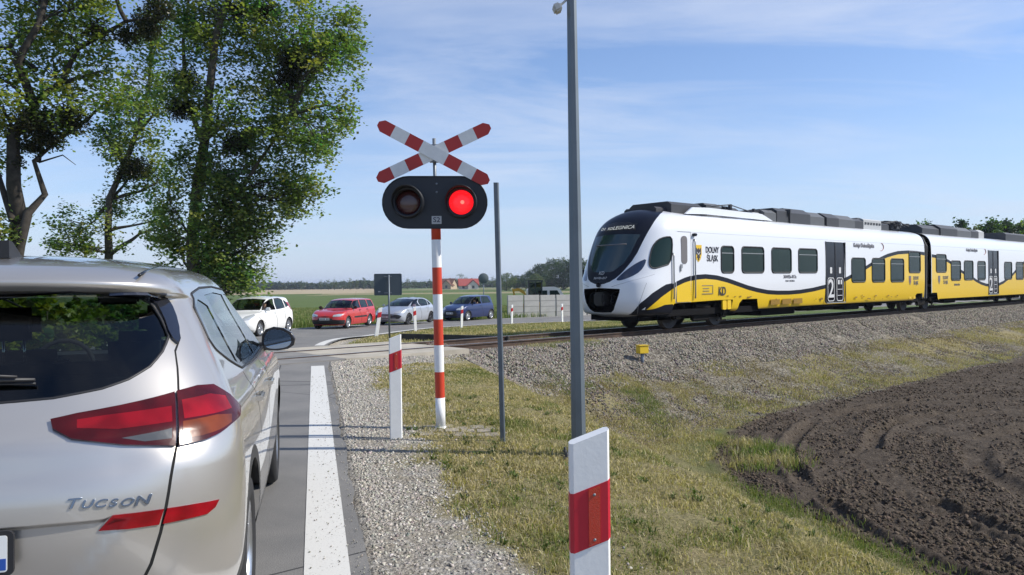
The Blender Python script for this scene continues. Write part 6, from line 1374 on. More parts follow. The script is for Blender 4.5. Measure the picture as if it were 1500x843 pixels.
treeA = big_tree('poplar_tree', 'large spreading poplar with pale upper trunk, nearest the waiting white hatchback', (-12.72, 31, -.5),
 [([(0.05, -0.0, 0.94), (-0.03, 0.01, 2.58), (-0.03, -0.08, 3.81), (0.14, 0.09, 6.13), (0.41, 0.15, 7.78), (0.96, -0.65, 9.69), (1.34, -0.88, 11.88), (1.64, 0.71, 14.62), (1.78, -0.58, 17.35), (1.83, -0.72, 19.54)], [0.3, 0.272, 0.244, 0.217, 0.189, 0.161, 0.133, 0.106, 0.078, 0.05]), ([(0.3, 0.0, 2.58), (0.68, -0.01, 4.08), (1.64, 0.2, 5.59), (2.6, -0.02, 6.95), (3.97, 0.17, 8.87)], [0.12, 0.102, 0.085, 0.068, 0.05]), ([(0.41, -0.0, 7.78), (-0.27, 0.04, 9.69), (-0.41, 0.22, 11.88), (0.0, 0.02, 14.07)], [0.12, 0.093, 0.067, 0.04])],
 [(1.64, 2.58, 1.04, 0.82, 0.3), (0.68, 3.26, 1.09, 0.82, -0.6), (2.46, 3.95, 1.09, 0.82, 0.2), (1.09, 4.49, 1.23, 0.96, 0.4), (0.41, 4.49, 1.23, 1.09, -0.5), (2.05, 5.59, 1.23, 1.09, 0.5), (0.14, 6.95, 1.09, 1.09, 0.3), (-1.09, 4.49, 0.82, 1.09, 0.2), (1.78, 2.03, 0.82, 0.55, -0.3), (3.15, 5.31, 1.37, 0.82, 0.6), (3.97, 12.15, 2.33, 1.92, 0.4), (1.23, 13.25, 2.19, 1.92, 0.3), (5.61, 10.79, 1.37, 1.37, -0.7), (6.29, 12.29, 0.77, 1.09, 0.4), (3.97, 8.73, 2.05, 1.64, 0.1), (1.78, 8.6, 1.78, 1.64, -0.3), (5.34, 7.64, 1.04, 1.15, -0.8), (2.74, 6.27, 1.78, 1.37, 0.6), (0.55, 5.72, 1.15, 1.23, -0.0), (4.24, 6.0, 1.04, 0.88, 0.4), (2.05, 4.49, 1.15, 0.93, 0.6), (1.37, 3.34, 1.15, 0.98, 0.3), (-0.55, 3.95, 0.88, 0.77, 0.7), (-0.82, 5.31, 0.82, 1.09, -0.2), (1.78, 2.3, 0.93, 0.71, 0.5), (-0.27, 9.96, 1.04, 1.37, -0.1), (6.02, 9.14, 0.6, 0.93, 0.7), (3.01, 15.16, 2.74, 1.92, 0.6), (0.68, 15.98, 2.19, 1.92, -0.6), (2.05, 18.17, 2.19, 1.64, -0.6), (0.41, 11.88, 1.37, 1.37, -0.5), (3.15, 10.51, 1.92, 1.64, 0.7), (0.14, 2.99, 1.09, 0.6, -0.1), (1.5, 6.54, 1.37, 1.09, 0.2)],
 (0.155, 0.215, 0.06), BR, 1, 1.05, 0.105, mist=[(4.16, 10.87, 0.55, -0.3), (3.83, 10.29, 0.38, -0.1), (1.78, 7.64, 0.49, -0.3), (3.15, 12.84, 0.44, -0.3), (-0.19, 10.24, 0.49, -0.1), (-0.41, 9.14, 0.55, -0.1), (1.23, 5.31, 0.33, 0.2), (1.92, 12.97, 0.38, 0.0), (2.11, 7.91, 0.38, 0.2)])
treeB = big_tree('poplar_tree', 'slim middle poplar with open lower crown and thin dark stem', (-18.75, 36, -.5),
 [([(-0.16, 0.0, 1.71), (-0.06, 0.15, 3.62), (-0.06, 0.1, 4.73), (0.22, -0.3, 6.16), (0.57, 0.43, 7.75), (1.02, 0.7, 9.34), (1.65, 0.73, 11.24), (2.07, 0.15, 13.47), (2.38, 0.51, 16.01)], [0.2, 0.18, 0.16, 0.14, 0.12, 0.1, 0.08, 0.06, 0.04]), ([(0.22, -0.0, 6.16), (-0.64, 0.1, 5.21), (-1.59, 0.04, 4.41)], [0.06, 0.04, 0.02])],
 [(-1.11, 5.05, 1.43, 0.79, -0.3), (-1.65, 4.19, 1.02, 0.44, -0.7), (0.16, 6.16, 0.89, 0.95, 0.6), (0.95, 7.59, 1.21, 1.02, 0.8), (1.75, 8.86, 1.21, 1.02, -0.7), (0.64, 10.29, 1.33, 0.95, 0.5), (2.07, 11.56, 1.27, 1.21, -0.1), (-0.32, 3.87, 1.75, 0.38, -0.6), (2.38, 13.47, 1.27, 1.27, -0.3), (0.32, 8.7, 0.95, 0.83, 0.4), (2.07, 7.43, 0.83, 0.95, 0.6), (2.86, 4.57, 0.57, 0.95, -0.7), (2.38, 5.21, 0.64, 0.64, 0.2), (2.54, 10.13, 0.76, 0.7, -0.7), (-0.32, 9.34, 0.57, 0.44, 0.3)],
 (0.14, 0.20, 0.055), BR, 2, 0.9, 0.105, mist=[(1.43, 7.59, 0.57, -0.3), (0.79, 7.43, 0.44, 0.2)])
treeC = big_tree('maple_tree', 'big dark-limbed tree at the left edge with two crossing stems', (-13.98, 22, -.5),
 [([(-0.1, 0.0, 1.64), (-0.16, 0.0, 3.0), (-0.16, 0.3, 3.97), (-0.04, -0.17, 4.94), (0.19, -0.51, 6.3), (0.39, 0.15, 7.27), (0.54, -0.84, 8.24), (1.07, -0.64, 9.41), (1.26, -0.22, 11.35)], [0.26, 0.235, 0.21, 0.185, 0.16, 0.135, 0.11, 0.085, 0.06]), ([(-0.19, 0.0, 1.64), (0.0, -0.1, 3.0), (0.43, -0.27, 4.17), (0.54, 0.33, 4.75), (0.58, -0.22, 5.62), (0.87, 0.69, 6.5)], [0.16, 0.136, 0.112, 0.088, 0.064, 0.04]), ([(0.39, 0.0, 7.27), (1.26, -0.04, 7.86), (1.75, -0.02, 8.83), (3.11, 0.02, 9.6), (4.08, 0.17, 9.76)], [0.1, 0.083, 0.065, 0.048, 0.03]), ([(-0.19, 0.0, 3.97), (-0.58, 0.02, 5.23), (-1.17, 0.07, 6.01)], [0.1, 0.07, 0.04]), ([(0.58, 0.0, 5.62), (1.26, 0.0, 5.82), (1.65, -0.04, 5.53)], [0.03, 0.019, 0.008]), ([(0.54, 0.0, 8.24), (-0.19, -0.08, 8.83), (-1.17, -0.12, 9.02)], [0.09, 0.06, 0.03])],
 [(0.0, 9.6, 1.36, 0.87, 0.8), (1.55, 9.21, 1.17, 0.7, 0.0), (2.43, 8.24, 0.74, 0.54, 0.1), (-0.1, 7.86, 0.97, 0.7, -0.8), (1.36, 7.27, 1.13, 0.7, -0.1), (2.62, 7.47, 0.54, 0.39, 0.1), (-1.36, 8.44, 1.36, 1.17, -0.8), (0.58, 11.16, 1.94, 1.17, 0.2), (2.52, 10.96, 1.36, 0.87, 0.2), (-0.29, 6.69, 0.7, 0.43, -0.7), (0.58, 6.59, 0.87, 0.39, 0.2), (1.75, 9.99, 1.17, 0.58, -0.1), (-0.39, 3.97, 0.31, 0.27, 0.3), (-0.43, 3.68, 0.27, 0.31, -0.2), (-1.75, 6.3, 1.17, 0.97, 0.3), (0.78, 8.24, 0.97, 0.58, 0.4), (0.0, 7.08, 0.78, 0.39, -0.8)],
 (0.175, 0.23, 0.055), (.045, .038, .03), 3, 1.3, 0.085, mist=[(0.78, 6.59, 0.5, -0.5), (1.46, 6.79, 0.43, 0.0), (3.59, 9.64, 0.43, 0.3), (4.27, 9.8, 0.35, -0.4), (3.2, 9.12, 0.31, -0.2), (2.33, 9.31, 0.31, -0.1), (1.07, 6.2, 0.31, -0.3), (0.1, 5.62, 0.23, -0.3), (3.88, 9.21, 0.27, -0.3), (0.58, 6.01, 0.27, -0.3)])


# ---------- mid and far trees ----------
def small_tree(name, label, x, y, h, w, col, seed, group, n=None, trunk=.25, cat='tree', shape=1.0, lean=0, zoff=0):
    rng = np.random.default_rng(seed); root = empty(name, (x, y, gz(x, y)+zoff)); tag(root, label, cat, group)
    m = n or 150; u = rng.normal(0, 1, (m, 3)); u /= np.linalg.norm(u, axis=1, keepdims=True); rr = rng.uniform(.2, 1, (m, 1))**.5
    ph = u*rr; zz = ph[:, 2]*.5+.5; wd = np.sin(np.clip(zz, 0, 1)**shape*math.pi*.92+.12)*.6+.4; lump = 1+.35*(vnoise(ph[:, 0]*3+seed, ph[:, 1]*3+ph[:, 2]*4, seed)-.4)
    C = np.stack([ph[:, 0]*w/2*wd*lump+lean*zz*h, ph[:, 1]*w/2*wd*lump, h*(trunk+(1-trunk)*zz*.96)], 1)
    sz = max(.12, h*.028); V, F, cc = leaves_mesh(C, h*.032, 16, sz*1.35, col, rng, colvar=.3); np_obj('crown', V, F, LEAF, root, col=cc)
    b = MB(); b.tube([(0, 0, -.2), (lean*.2*h, 0, h*.3), (lean*.5*h, 0, h*.8)], [h*.022, h*.016, h*.005], 6); 
    for k in range(6): q = C[rng.integers(len(C))]; b.tube([(lean*.3*h, 0, h*rng.uniform(trunk*.8, .6)), tuple(q)], [h*.008, h*.003], 4)
    b.build('trunk', bark('bark_far', (.09, .08, .06)), root); return root
# right-hand birches behind the train
GA = (.060, .115, .025); GB_ = (.035, .070, .022); GC = (.10, .16, .03)
spec = [(1353, 321, 22, 'small pale birch showing over the train roof behind the carriage joint'), (1408, 322, 14, 'narrow birch top over the middle carriage roof'), (1434, 330, 10, 'lowest narrow tree top over the middle carriage roof'), (1452, 320, 20, 'bushy birch left of the two tallest ones over the train roof'),
        (1474, 321, 16, 'slim pale birch over the right end of the train roof'), (1497, 322, 22, 'bright green birch at the right edge of the picture'), (1525, 318, 22, 'birch just outside the right edge over the train')]
for k, (px, py, wpx, lb) in enumerate(spec):
    y = 92+3*(k % 3); x = (px-750)/1133*y; top = 1.53+(407-py)/1133*y+.2; h = top-gz(x, y); small_tree('birch_tree', lb, x, y, h, wpx/1133*y*2.4, [GA, GB_, GC][k % 3] if k != 5 else GC, 300+k, 'trees behind the train', 420, .15, shape=.8)
# copse left of the train nose
spec = [(742, 398, 26, 0), (757, 401, 22, 1), (775, 396, 22, 2), (792, 384, 30, 1), (808, 377, 36, 1), (826, 376, 34, 1), (846, 374, 34, 1), (866, 380, 30, 1), (785, 400, 20, 0)]
nm_ = ['round pale tree at the left end of the copse', 'low dark tree in the left part of the copse', 'mid green tree with rounded top in the copse', 'dark tree where the copse begins to rise', 'tall dark tree left of the highest in the copse', 'tallest dark tree of the copse, just left of the big pole', 'tall tree of the copse hidden by the big pole', 'dark tree of the copse beside the train nose', 'low bright tree in front of the copse']
for k, (px, py, wpx, c) in enumerate(spec):
    y = 300+8*(k % 3)-(40 if k == 8 else 0); x = (px-750)/1133*y; h = 1.53+(415-py)/1133*y-gz(x, y); small_tree('copse_tree', nm_[k], x, y, h, wpx/1133*y*1.5, [(.085, .12, .035), (.030, .060, .018), (.050, .085, .022)][c], 400+k, 'trees of the copse by the digger', 420, .0, shape=.7)
# single trees on the field's edge
spec = [(481, 408, 10), (490, 406, 10), (503, 408, 12), (513, 406, 9), (533, 405, 8), (470, 409, 8), (548, 408, 9), (597, 407, 11), (607, 409, 14), (618, 411, 12), (587, 409, 10), (676, 399, 22), (712, 402, 16), (722, 404, 12), (733, 401, 16), (700, 410, 10), (656, 413, 9), (640, 413, 10), (631, 412, 8), (523, 409, 7), (442, 411, 7)]
LB = ['second of the far birches above the red car roof', 'third of the far birches above the red car roof, close to the second', 'wide far birch above the red car windows', 'far birch right of the wide one above the red car', 'tall narrow far birch above the rear of the red car', 'leftmost far birch, above the red car bonnet', 'far tree half hidden at the left edge of the square sign back', 'tall far tree just right of the square sign back', 'widest far tree between the square sign back and banded post', 'far tree touching the left side of the banded post', 'far tree behind the right edge of the square sign back', 'large dark round tree left of the red-roofed house', 'broad far tree just right of the red-roofed house', 'far tree half hidden by the slim steel post', 'far tree just right of the slim steel post', 'low bush-like tree touching the red-roofed house', 'low far tree touching the brown-roofed house', 'low far tree hidden behind the banded post', 'small far tree hidden at the left side of the banded post', 'small far birch between the wide and tall ones above the red car', 'lone low far tree between the white and red cars']
for k, (px, py, wpx) in enumerate(spec):
    y = 520-6*(k % 4); x = (px-750)/1133*y; base = gz(x, y); h = 1.53+(415+.012*(750-px)-py)/1133*y-base
    small_tree('field_tree', LB[k], x, y, h, wpx/1133*y*1.05, [(.045, .080, .025), (.065, .10, .03)][k % 2], 500+k, 'far single trees on the horizon', 60, .08, shape=.7)
# far woods: one mass
rng = np.random.default_rng(77); Cs = []
for px in np.arange(-260, 1900, 5.0):
    y = 640+rng.uniform(-15, 15); x = (px-750)/1133*y
    hp = 3.5+1.5*math.sin(px*.05)+rng.uniform(-1.0, 1.5)
    if px < 330: y = 330; x = (px-750)/1133*y; hp = 30 if px < 250 else 22; hp *= rng.uniform(.85, 1.15)
    h = (hp)/1133*y+(1.53-gz(x, y))*.5+1.2; m = 26
    c = np.stack([x+rng.normal(0, 3.2*y/640, m), y+rng.normal(0, 3, m), gz(x, y)+rng.uniform(0, 1, m)**.8*h], 1); Cs.append(c)
C = np.concatenate(Cs); V, F, cc = leaves_mesh(C, .8, 14, 1.5, (.040, .068, .030), rng, colvar=.3)
tag(np_obj('distant_woods', V, F, LEAF, col=cc), kind='stuff')
# roadside bushes on the left, seen past and through the SUV
for k, (x, y, h, w, c, lb) in enumerate([(-8.9, 14.8, 1.7, 2.2, (.16, .21, .02), 'yellow-green bush on the left verge seen through the SUV'), (-10.6, 15.6, 1.9, 2.6, (.14, .20, .03), 'wide yellow-green bush furthest left on the verge'), (-9.9, 18.8, 1.5, 2.4, (.09, .15, .03), 'darker green bush behind the yellow-green ones')]):
    small_tree('roadside_bush', lb, x, y, h, w, c, 700+k, 'bushes on the left verge', 140, .05, 'bush', 1, 0)
# two far houses
def house(x, y, w, d, hw, hr, roofc, wallc, label, rz=0):
    r = empty('house', (x, y, gz(x, y)), rz); tag(r, label, 'house'); b = MB(); b.box((0, 0, hw/2), (w, d, hw)); b.prism([(-d/2, hw), (d/2, hw), (0, hw+hr-.1)], -w/2, w/2, frameM((0, 0, 0), (0, 1, 0), (0, 0, 1))); b.build('wall', wallc, r)
    rf = MB()
    for s in (-1, 1): rf.quad((-w/2-.6, s*(d/2+.7), hw-.5), (w/2+.6, s*(d/2+.7), hw-.5), (w/2+.6, 0, hw+hr), (-w/2-.6, 0, hw+hr))
    ro = rf.build('roof', roofc, r); md = ro.modifiers.new('t', 'SOLIDIFY'); md.thickness = .25
    b = MB(); b.box((w*.2, .5, hw+hr*.9), (.7, .7, 1.6)); b.build('chimney', mat('brick', (.25, .08, .05), .9), ro)
    for fx in (-.3, .1, .35):
        f = MB(); f.box((w*fx, -d/2-.03, hw*.5), (1.2, .05, 1.3)); f.build('window', mat('house_window', (.05, .06, .07), .2), r)
    # cross gable
    g = MB(); g.prism([(-2.8, 0), (2.8, 0), (2.8, hw), (0, hw+hr*.72), (-2.8, hw)], 0, 1.4, frameM((w*.22, -d/2, 0), (1, 0, 0), (0, 0, 1))); g.build('gable', wallc, r)
    g = MB(); 
    for s in (-1, 1): g.quad(*[Vector((w*.22+s*a, -d/2+b_, c)) for a, b_, c in ((3.4, -1.8, hw-.5), (3.4, 3, hw-.5), (0, 4, hw+hr*.80), (0, -1.8, hw+hr*.80))])
    go = g.build('gable_roof', roofc, r); md = go.modifiers.new('t', 'SOLIDIFY'); md.thickness = .2
    f = MB(); f.box((w*.22, -d/2-1.43, hw*.55), (1.3, .05, 1.5)); f.build('window', mat('house_window', (.05, .06, .07), .2), r)
    return r
hy = 420; house((686-750)/1133*hy, hy, 10, 8, 2.2, 3.4, mat('red_tiles', (.33, .06, .045), .8), mat('render_cream', (.55, .52, .45), .9), 'far cream house with red tiled roof beside a dark tree', R(8))
hy = 450; house((655-750)/1133*hy, hy, 9, 8, 2.6, 3.4, mat('brown_tiles', (.14, .06, .035), .8), mat('render_tan', (.42, .33, .22), .9), 'far small house with brown roof right of the banded post', R(-20))

# ---------- loose stones, clods and grass ----------
rng = np.random.default_rng(5)
BASE = np.array([[-1, -1, -.7], [1, -1, -.7], [1, 1, -.7], [-1, 1, -.7], [-.7, -.7, .7], [.7, -.7, .7], [.7, .7, .7], [-.7, .7, .7]])*.5
BF = np.array([[0, 3, 2, 1], [4, 5, 6, 7], [0, 1, 5, 4], [1, 2, 6, 5], [2, 3, 7, 6], [3, 0, 4, 7]])
def stones(name, X, Y, S, cols, m, sink=.2, flat=.7, z=None):
    n = len(X); Z = terrain(X, Y) if z is None else z; v = BASE[None]*rng.uniform(.55, 1.15, (n, 8, 3))*rng.uniform(.7, 1.2, (n, 1, 3)); v[..., 2] *= flat
    q = rng.normal(0, 1, (n, 4)); q[:, 3] += 1.0; q /= np.linalg.norm(q, axis=1, keepdims=True); a, b, c, d = q.T
    Rm = np.stack([1-2*(b*b+c*c), 2*(a*b-c*d), 2*(a*c+b*d), 2*(a*b+c*d), 1-2*(a*a+c*c), 2*(b*c-a*d), 2*(a*c-b*d), 2*(b*c+a*d), 1-2*(a*a+b*b)], -1).reshape(-1, 3, 3)
    v = np.einsum('nij,nkj->nki', Rm, v)*S[:, None, None]; v += np.stack([X, Y, Z+S*(.25-sink)], -1)[:, None]
    F = (BF[None]+(np.arange(n)*8)[:, None, None]).reshape(-1, 4)
    return tag(np_obj(name, v.reshape(-1, 3), F, m, col=np.repeat(cols, 8, 0)), kind='stuff')
STN = attr_mat('stone', .9, spec=.2)
def tones(n, base, var, warm=.04):
    k = rng.uniform(1-var, 1+var, (n, 1)); return np.clip(np.array(base)*k+rng.normal(0, warm*.3, (n, 3)), .01, .8)
# gravel shoulder
n = 70000; y = 1.8+14.5*rng.uniform(0, 1, n)**1.7; q = .26+1.45*rng.uniform(0, 1, n)**1.25; p = y/.9686; X = P0[0]+q*RR[0]+p*HR[0]-4.1*0; 
p = (y-P0[1])/HR[1]; X = P0[0]+q*RR[0]+p*HR[0]; Y = P0[1]+q*RR[1]+p*HR[1]
keep = (q+.55*(fbm(X*1.7, Y*1.7, 4, 3)-.5)*1.6 < .98)|(rng.uniform(0, 1, n) < .10); keep &= (fbm(X*1.3, Y*1.3, 3, 61) > .36)|(rng.uniform(0, 1, n) < .35); c, u = track_cu(X, Y); keep &= c > 1.1
X, Y = X[keep], Y[keep]; S = (.006+.021*rng.uniform(0, 1, len(X))**3)*(1+Y*.05); stones('gravel_shoulder', X, Y, S, tones(len(X), (.36, .335, .29), .5), STN, .35)
# gravel beside the crossing
n = 14000; q = rng.uniform(.36, 3.0, n); u_r = rng.uniform(-6, 0, n); c = rng.uniform(1.0, 4.4, n); X = T0[0]+NTR[0]*c+DT[0]*u_r; Y = T0[1]+NTR[1]*c+DT[1]*u_r; qq, pp = road_qp(X, Y); keep = (qq > .4) & (qq < 3.4-.6*c+rng.uniform(-.8, .8, n)); X, Y = X[keep], Y[keep]
stones('crossing_gravel', X, Y, .02+.03*rng.uniform(0, 1, len(X))**2, tones(len(X), (.38, .35, .30), .4), STN)
# ballast
n = 60000; u = -.6+46*rng.uniform(0, 1, n)**1.35; c = rng.uniform(.10, 3.1, n); c = np.where(rng.uniform(0, 1, n) < .25, rng.uniform(.1, 1.4, n), c); keep = (c < 2.3+1.1*fbm(u*.8, c*.8, 3, 15)) & (fbm(u*1.2, c*1.2, 3, 16) > .33+.1*(c > 2)); u, c = u[keep], c[keep]
X = T0[0]+NTR[0]*c+DT[0]*u; Y = T0[1]+NTR[1]*c+DT[1]*u; stones('ballast', X, Y, rng.uniform(.035, .075, len(X)), tones(len(X), (.225, .203, .17), .5), STN, .15)
n = 9000; u = rng.uniform(-.3, 30, n); c = rng.uniform(-1.42, -.08, n); X = T0[0]+NTR[0]*c+DT[0]*u; Y = T0[1]+NTR[1]*c+DT[1]*u; stones('ballast', X, Y, rng.uniform(.035, .07, n), tones(n, (.17, .135, .11), .4), STN, .15)
# broken stone strewn over the lower bank
n = 60000; u = -.5+40*rng.uniform(0, 1, n)**1.2; c = rng.uniform(2.2, 6.0, n); keep = fbm(u*.55, c*.55, 3, 17) > rng.uniform(.26, .60, n); u, c = u[keep], c[keep]; X = T0[0]+NTR[0]*c+DT[0]*u; Y = T0[1]+NTR[1]*c+DT[1]*u; q, p = road_qp(X, Y); k2 = q > 3.0; X, Y = X[k2], Y[k2]
stones('bank_stones', X, Y, rng.uniform(.02, .055, len(X)), tones(len(X), (.185, .16, .13), .45), STN, .2)
# clods on the ploughed field
n = 130000; r_ = 6+26*rng.uniform(0, 1, n)**1.3; a = R(8)+R(30)*rng.uniform(0, 1, n); X = np.sin(a)*r_; Y = np.cos(a)*r_; fm = field_mask(X, Y); rho = np.hypot(X-TCX, Y-TCY); intrk = np.zeros(n, bool)
for rk in (8.85, 7.35, 5.7, 4.1): intrk |= np.abs(rho-rk) < .22
keep = (fm > .05) & ~(intrk & (rng.uniform(0, 1, n) < .85)) & (fbm(X*1.5, Y*1.5, 3, 18) > rng.uniform(.25, .62, n)); X, Y = X[keep], Y[keep]
ang_i = np.interp(np.degrees(np.arctan2(X, Y)), fine, np.arange(len(fine))); ri = np.interp(np.hypot(X, Y), rr_, np.arange(len(rr_))); Zc = GZ[np.clip(np.round(ang_i).astype(int), 0, len(fine)-1), np.clip(np.round(ri).astype(int), 0, len(rr_)-1)]
stones('soil_clods', X, Y, (.014+.06*rng.uniform(0, 1, len(X))**4)*(1+.0*Y), tones(len(X), (.092, .072, .054), .4, .006), attr_mat('clod', .97, spec=.08), .25, .8, z=Zc)
# grass
def blades(name, X, Y, H, Wd, cols, lean=.5, z=None):
    n = len(X); Z = terrain(X, Y)-.012 if z is None else z; a = rng.uniform(0, 2*math.pi, n); dx, dy = np.cos(a), np.sin(a); l = rng.uniform(.1, 1, n)*lean*H; la = rng.uniform(0, 2*math.pi, n); lx, ly = np.cos(la)*l, np.sin(la)*l; w = Wd/2
    V = np.stack([np.stack([X-dx*w, Y-dy*w, Z], 1), np.stack([X+dx*w, Y+dy*w, Z], 1), np.stack([X+lx*.35+dx*w*.7, Y+ly*.35+dy*w*.7, Z+H*.6], 1), np.stack([X+lx*.35-dx*w*.7, Y+ly*.35-dy*w*.7, Z+H*.6], 1), np.stack([X+lx, Y+ly, Z+H*(1-.25*lean)], 1)], 1).reshape(-1, 3)
    i = np.arange(n)[:, None]*5; F4 = i+[0, 1, 2, 3]; F3 = i+[3, 2, 4]
    return tag(np_obj(name, V, [F4, F3], GRS, col=np.repeat(cols, 5, 0)), kind='stuff')
GRS = attr_mat('grass_blade', .75, .25, spec=.2)
def gcol(X, Y, green=0.0):
    n = len(X); t = fbm(X*1.4, Y*1.4, 4, 71); t2 = rng.uniform(0, 1, n); straw = np.array([.40, .335, .175]); olive = np.array([.22, .215, .08]); grn = np.array([.14, .19, .045]); pale = np.array([.50, .44, .28])
    g = np.clip((t-.55)*5+green+(t2-.5)*.9, 0, 1)[:, None]; c = straw*(1-g)+olive*g; m = (rng.uniform(0, 1, n) < .22+.5*green)[:, None]*(g > .45); c = np.where(m, grn, c); c = np.where((t2 < .12)[:, None] & (g < .6), pale, c)
    return np.clip(c*rng.uniform(.7, 1.25, (n, 1)), .01, .7)
n = 330000; y = 1.7+15*rng.uniform(0, 1, n)**1.35; q = .8+4.6*rng.uniform(0, 1, n); p = (y-P0[1])/HR[1]; X = P0[0]+q*RR[0]+p*HR[0]; Y = P0[1]+q*RR[1]+p*HR[1]; c, u = track_cu(X, Y)
edge = q+.9*(fbm(X*1.7, Y*1.7, 4, 3)-.5) > .80+.25*rng.uniform(0, 1, n); bare = fbm(X*2.1, Y*2.1, 4, 72) > .40+.10*rng.uniform(-1, 1, n); keep = edge & (c > 2.4) & (bare | (rng.uniform(0, 1, n) < .3)); X, Y = X[keep], Y[keep]
H = (.022+.045*rng.uniform(0, 1, len(X))**2)*(1+.8*sstep(.45, .7, fbm(X*.9, Y*.9, 3, 73))); blades('verge_grass', X, Y, H, .0035+.0009*Y, gcol(X, Y), 1.2)
n = 170000; y = 6+19*rng.uniform(0, 1, n); q = rng.uniform(3.0, 10, n); p = (y-P0[1])/HR[1]; X = P0[0]+q*RR[0]+p*HR[0]; Y = P0[1]+q*RR[1]+p*HR[1]; c, u = track_cu(X, Y); keep = (c > 3.2) & (field_mask(X, Y) < .12) & (fbm(X*1.1, Y*1.1, 3, 79) > .40); X, Y = X[keep], Y[keep]
blades('bank_grass', X, Y, rng.uniform(.025, .09, len(X)), .010, gcol(X, Y, .05), 1.0)
n = 2600; y = 2.2+11*rng.uniform(0, 1, n)**1.5; q = .26-.36*rng.uniform(0, 1, n)**2.2; p = (y-P0[1])/HR[1]; X = P0[0]+q*RR[0]+p*HR[0]; Y = P0[1]+q*RR[1]+p*HR[1]; c, u = track_cu(X, Y); k = c > 1.1; X, Y = X[k], Y[k]
stones('loose_grit', X, Y, .003+.010*rng.uniform(0, 1, len(X))**3, tones(len(X), (.36, .335, .29), .4), STN, 0, z=np.full(len(X), .006))
m = 150; y = 2.4+8*rng.uniform(0, 1, m)**1.2; q = rng.uniform(.9, 3.6, m); p = (y-P0[1])/HR[1]; cx = P0[0]+q*RR[0]+p*HR[0]; cy = P0[1]+q*RR[1]+p*HR[1]; X = np.repeat(cx, 14)+rng.normal(0, .012, m*14); Y = np.repeat(cy, 14)+rng.normal(0, .012, m*14)
blades('rosette_weeds', X, Y, rng.uniform(.04, .10, len(X)), .013, np.clip(np.array([.09, .13, .035])*rng.uniform(.6, 1.3, (len(X), 1)), 0, 1), 1.7)
n = 90000; u = -.3+42*rng.uniform(0, 1, n)**1.2; c = rng.uniform(2.4, 6.3, n); X = T0[0]+NTR[0]*c+DT[0]*u; Y = T0[1]+NTR[1]*c+DT[1]*u; q, p = road_qp(X, Y); keep = (fbm(X*1.6, Y*1.6, 3, 85) > rng.uniform(.30, .62, n)) & (field_mask(X, Y) < .05) & (q > 2.5); X, Y = X[keep], Y[keep]
blades('bank_grass', X, Y, rng.uniform(.03, .10, len(X)), .012, np.clip(np.array([.30, .235, .13])*rng.uniform(.5, 1.2, (len(X), 1)), 0, 1), 1.2)
# taller tufts and weeds on the crest, in the ditch and at the posts
def tufts(name, cx, cy, per, rad, h, green, wd=.005):
    m = len(cx); X = np.repeat(cx, per)+rng.normal(0, 1, m*per)*rad; Y = np.repeat(cy, per)+rng.normal(0, 1, m*per)*rad; H = h*rng.uniform(.4, 1.2, m*per); blades(name, X, Y, H, wd, gcol(X, Y, green), .9)
m = 5200; y = 1.9+9*rng.uniform(0, 1, m)**1.2; q = rng.uniform(1.0, 4.2, m); p = (y-P0[1])/HR[1]; X = P0[0]+q*RR[0]+p*HR[0]; Y = P0[1]+q*RR[1]+p*HR[1]; blades('dry_stalks', X, Y, rng.uniform(.05, .15, m), .003, np.clip(np.array([.48, .40, .24])*rng.uniform(.5, 1.1, (m, 1)), 0, 1), 1.6)
m = 420; q = rng.uniform(1.0, 4.5, m); y = rng.uniform(2.2, 13, m); p = (y-P0[1])/HR[1]; tufts('verge_tufts', P0[0]+q*RR[0]+p*HR[0], P0[1]+q*RR[1]+p*HR[1], 40, .05, .085, .25)
m = 900; q = rng.uniform(5.0, 7.6, m); y = rng.uniform(5, 22, m); p = (y-P0[1])/HR[1]; X = P0[0]+q*RR[0]+p*HR[0]; Y = P0[1]+q*RR[1]+p*HR[1]; k = (field_mask(X, Y) < .1+.25*rng.uniform(0, 1, m)) & (fbm(X*.9, Y*.9, 3, 74) > .42); tufts('ditch_grass', X[k], Y[k], 60, .12, .12, .9, .008)
tufts('ditch_grass', np.array([4.35, 4.6, 4.1, 4.5, 3.9]), np.array([14.2, 13.7, 13.3, 12.9, 12.6]), 500, .22, .20, 1.2, .010)
tufts('verge_tufts', np.array([1.72, 1.78]), np.array([4.55, 4.7]), 420, .055, .13, .6, .004)
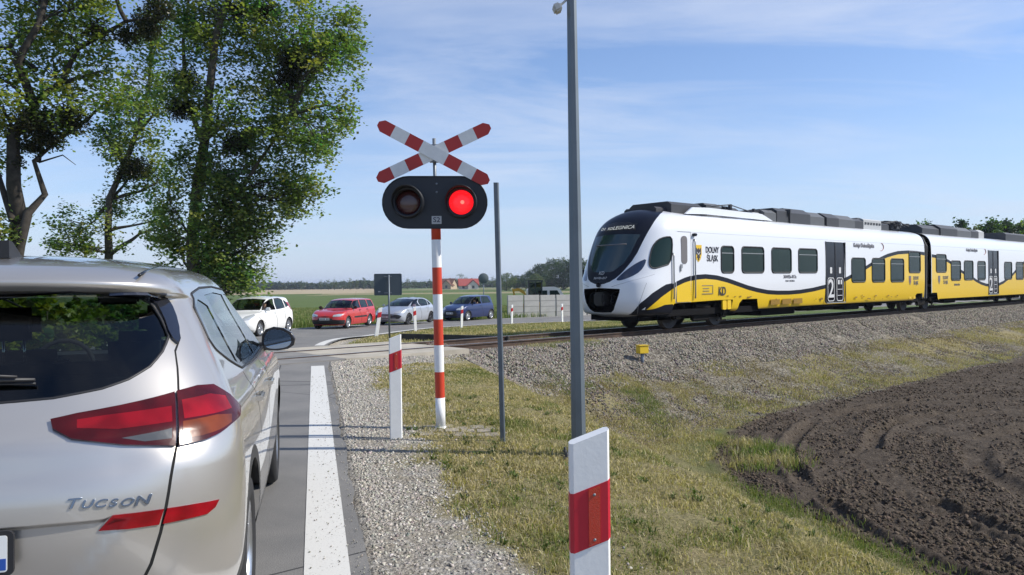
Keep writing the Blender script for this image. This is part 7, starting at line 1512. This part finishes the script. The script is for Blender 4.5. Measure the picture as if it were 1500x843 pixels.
# bank of the railway: sparse dry growth
n = 90000; u = -.3+40*rng.uniform(0, 1, n)**1.2; c = rng.uniform(2.3, 6.6, n); X = T0[0]+NTR[0]*c+DT[0]*u; Y = T0[1]+NTR[1]*c+DT[1]*u; q, p = road_qp(X, Y); keep = (fbm(X*.7, Y*.7, 3, 75) > .60-.002*u+.12*rng.uniform(-1, 1, n)-.12*(c > 5)) & (field_mask(X, Y) < .05) & (q > 2.5); X, Y = X[keep], Y[keep]; blades('bank_grass', X, Y, rng.uniform(.04, .12, len(X)), .016, gcol(X, Y, -.15), .8)
# beyond the track: dry verge, then the green crop
n = 110000; y = 19.5+24*rng.uniform(0, 1, n)**1.2; x = rng.uniform(-7, 16, n); c, u = track_cu(x, y); rd = road_dist(x, y); keep = (c < -2.5) & (rd > .5) & (rd < 26); X, Y = x[keep], y[keep]; blades('far_verge_grass', X, Y, rng.uniform(.04, .13, len(X)), .022, gcol(X, Y, .25), .8)
n = 160000; y = 25+60*rng.uniform(0, 1, n)**1.3; x = y*rng.uniform(-.42, .15, n); rd = road_dist(x, y); keep = (rd < -7.5); X, Y = x[keep], y[keep]; d_ = -road_dist(X, Y)-7.5; cc = gcol(X, Y, .9)*.55+np.array([.03, .06, .012])
blades('crop_field', X, Y, rng.uniform(.12, .28, len(X))*(1+.8*sstep(2, 0, d_)), .035, cc, .6)
# roadside growth on the left
n = 70000; y = rng.uniform(6, 26, n); x = -.2567*(y-4.1)-1.0-7.3-rng.uniform(0, 8, n)**1; c, u = track_cu(x, y); keep = (c > 2.5) | (c < -3.5); X, Y = x[keep], y[keep]; blades('left_verge_grass', X, Y, rng.uniform(.08, .4, len(X)), .018, gcol(X, Y, .9)*np.array([1.0, 1.15, .6]), .6)

# ---------- air ----------
b = MB(); b.box((0, 0, 9.0), (9400, 9400, 24)); hz_ = bpy.data.materials.new('air_haze'); hz_.use_nodes = True; t = hz_.node_tree; t.nodes.remove(t.nodes['Principled BSDF'])
v = t.nodes.new('ShaderNodeVolumePrincipled'); v.inputs['Color'].default_value = (.78, .86, 1, 1); v.inputs['Density'].default_value = .00024; v.inputs['Anisotropy'].default_value = .2; t.links.new(v.outputs[0], t.nodes['Material Output'].inputs['Volume'])
tag(b.build('haze', hz_), kind='stuff')
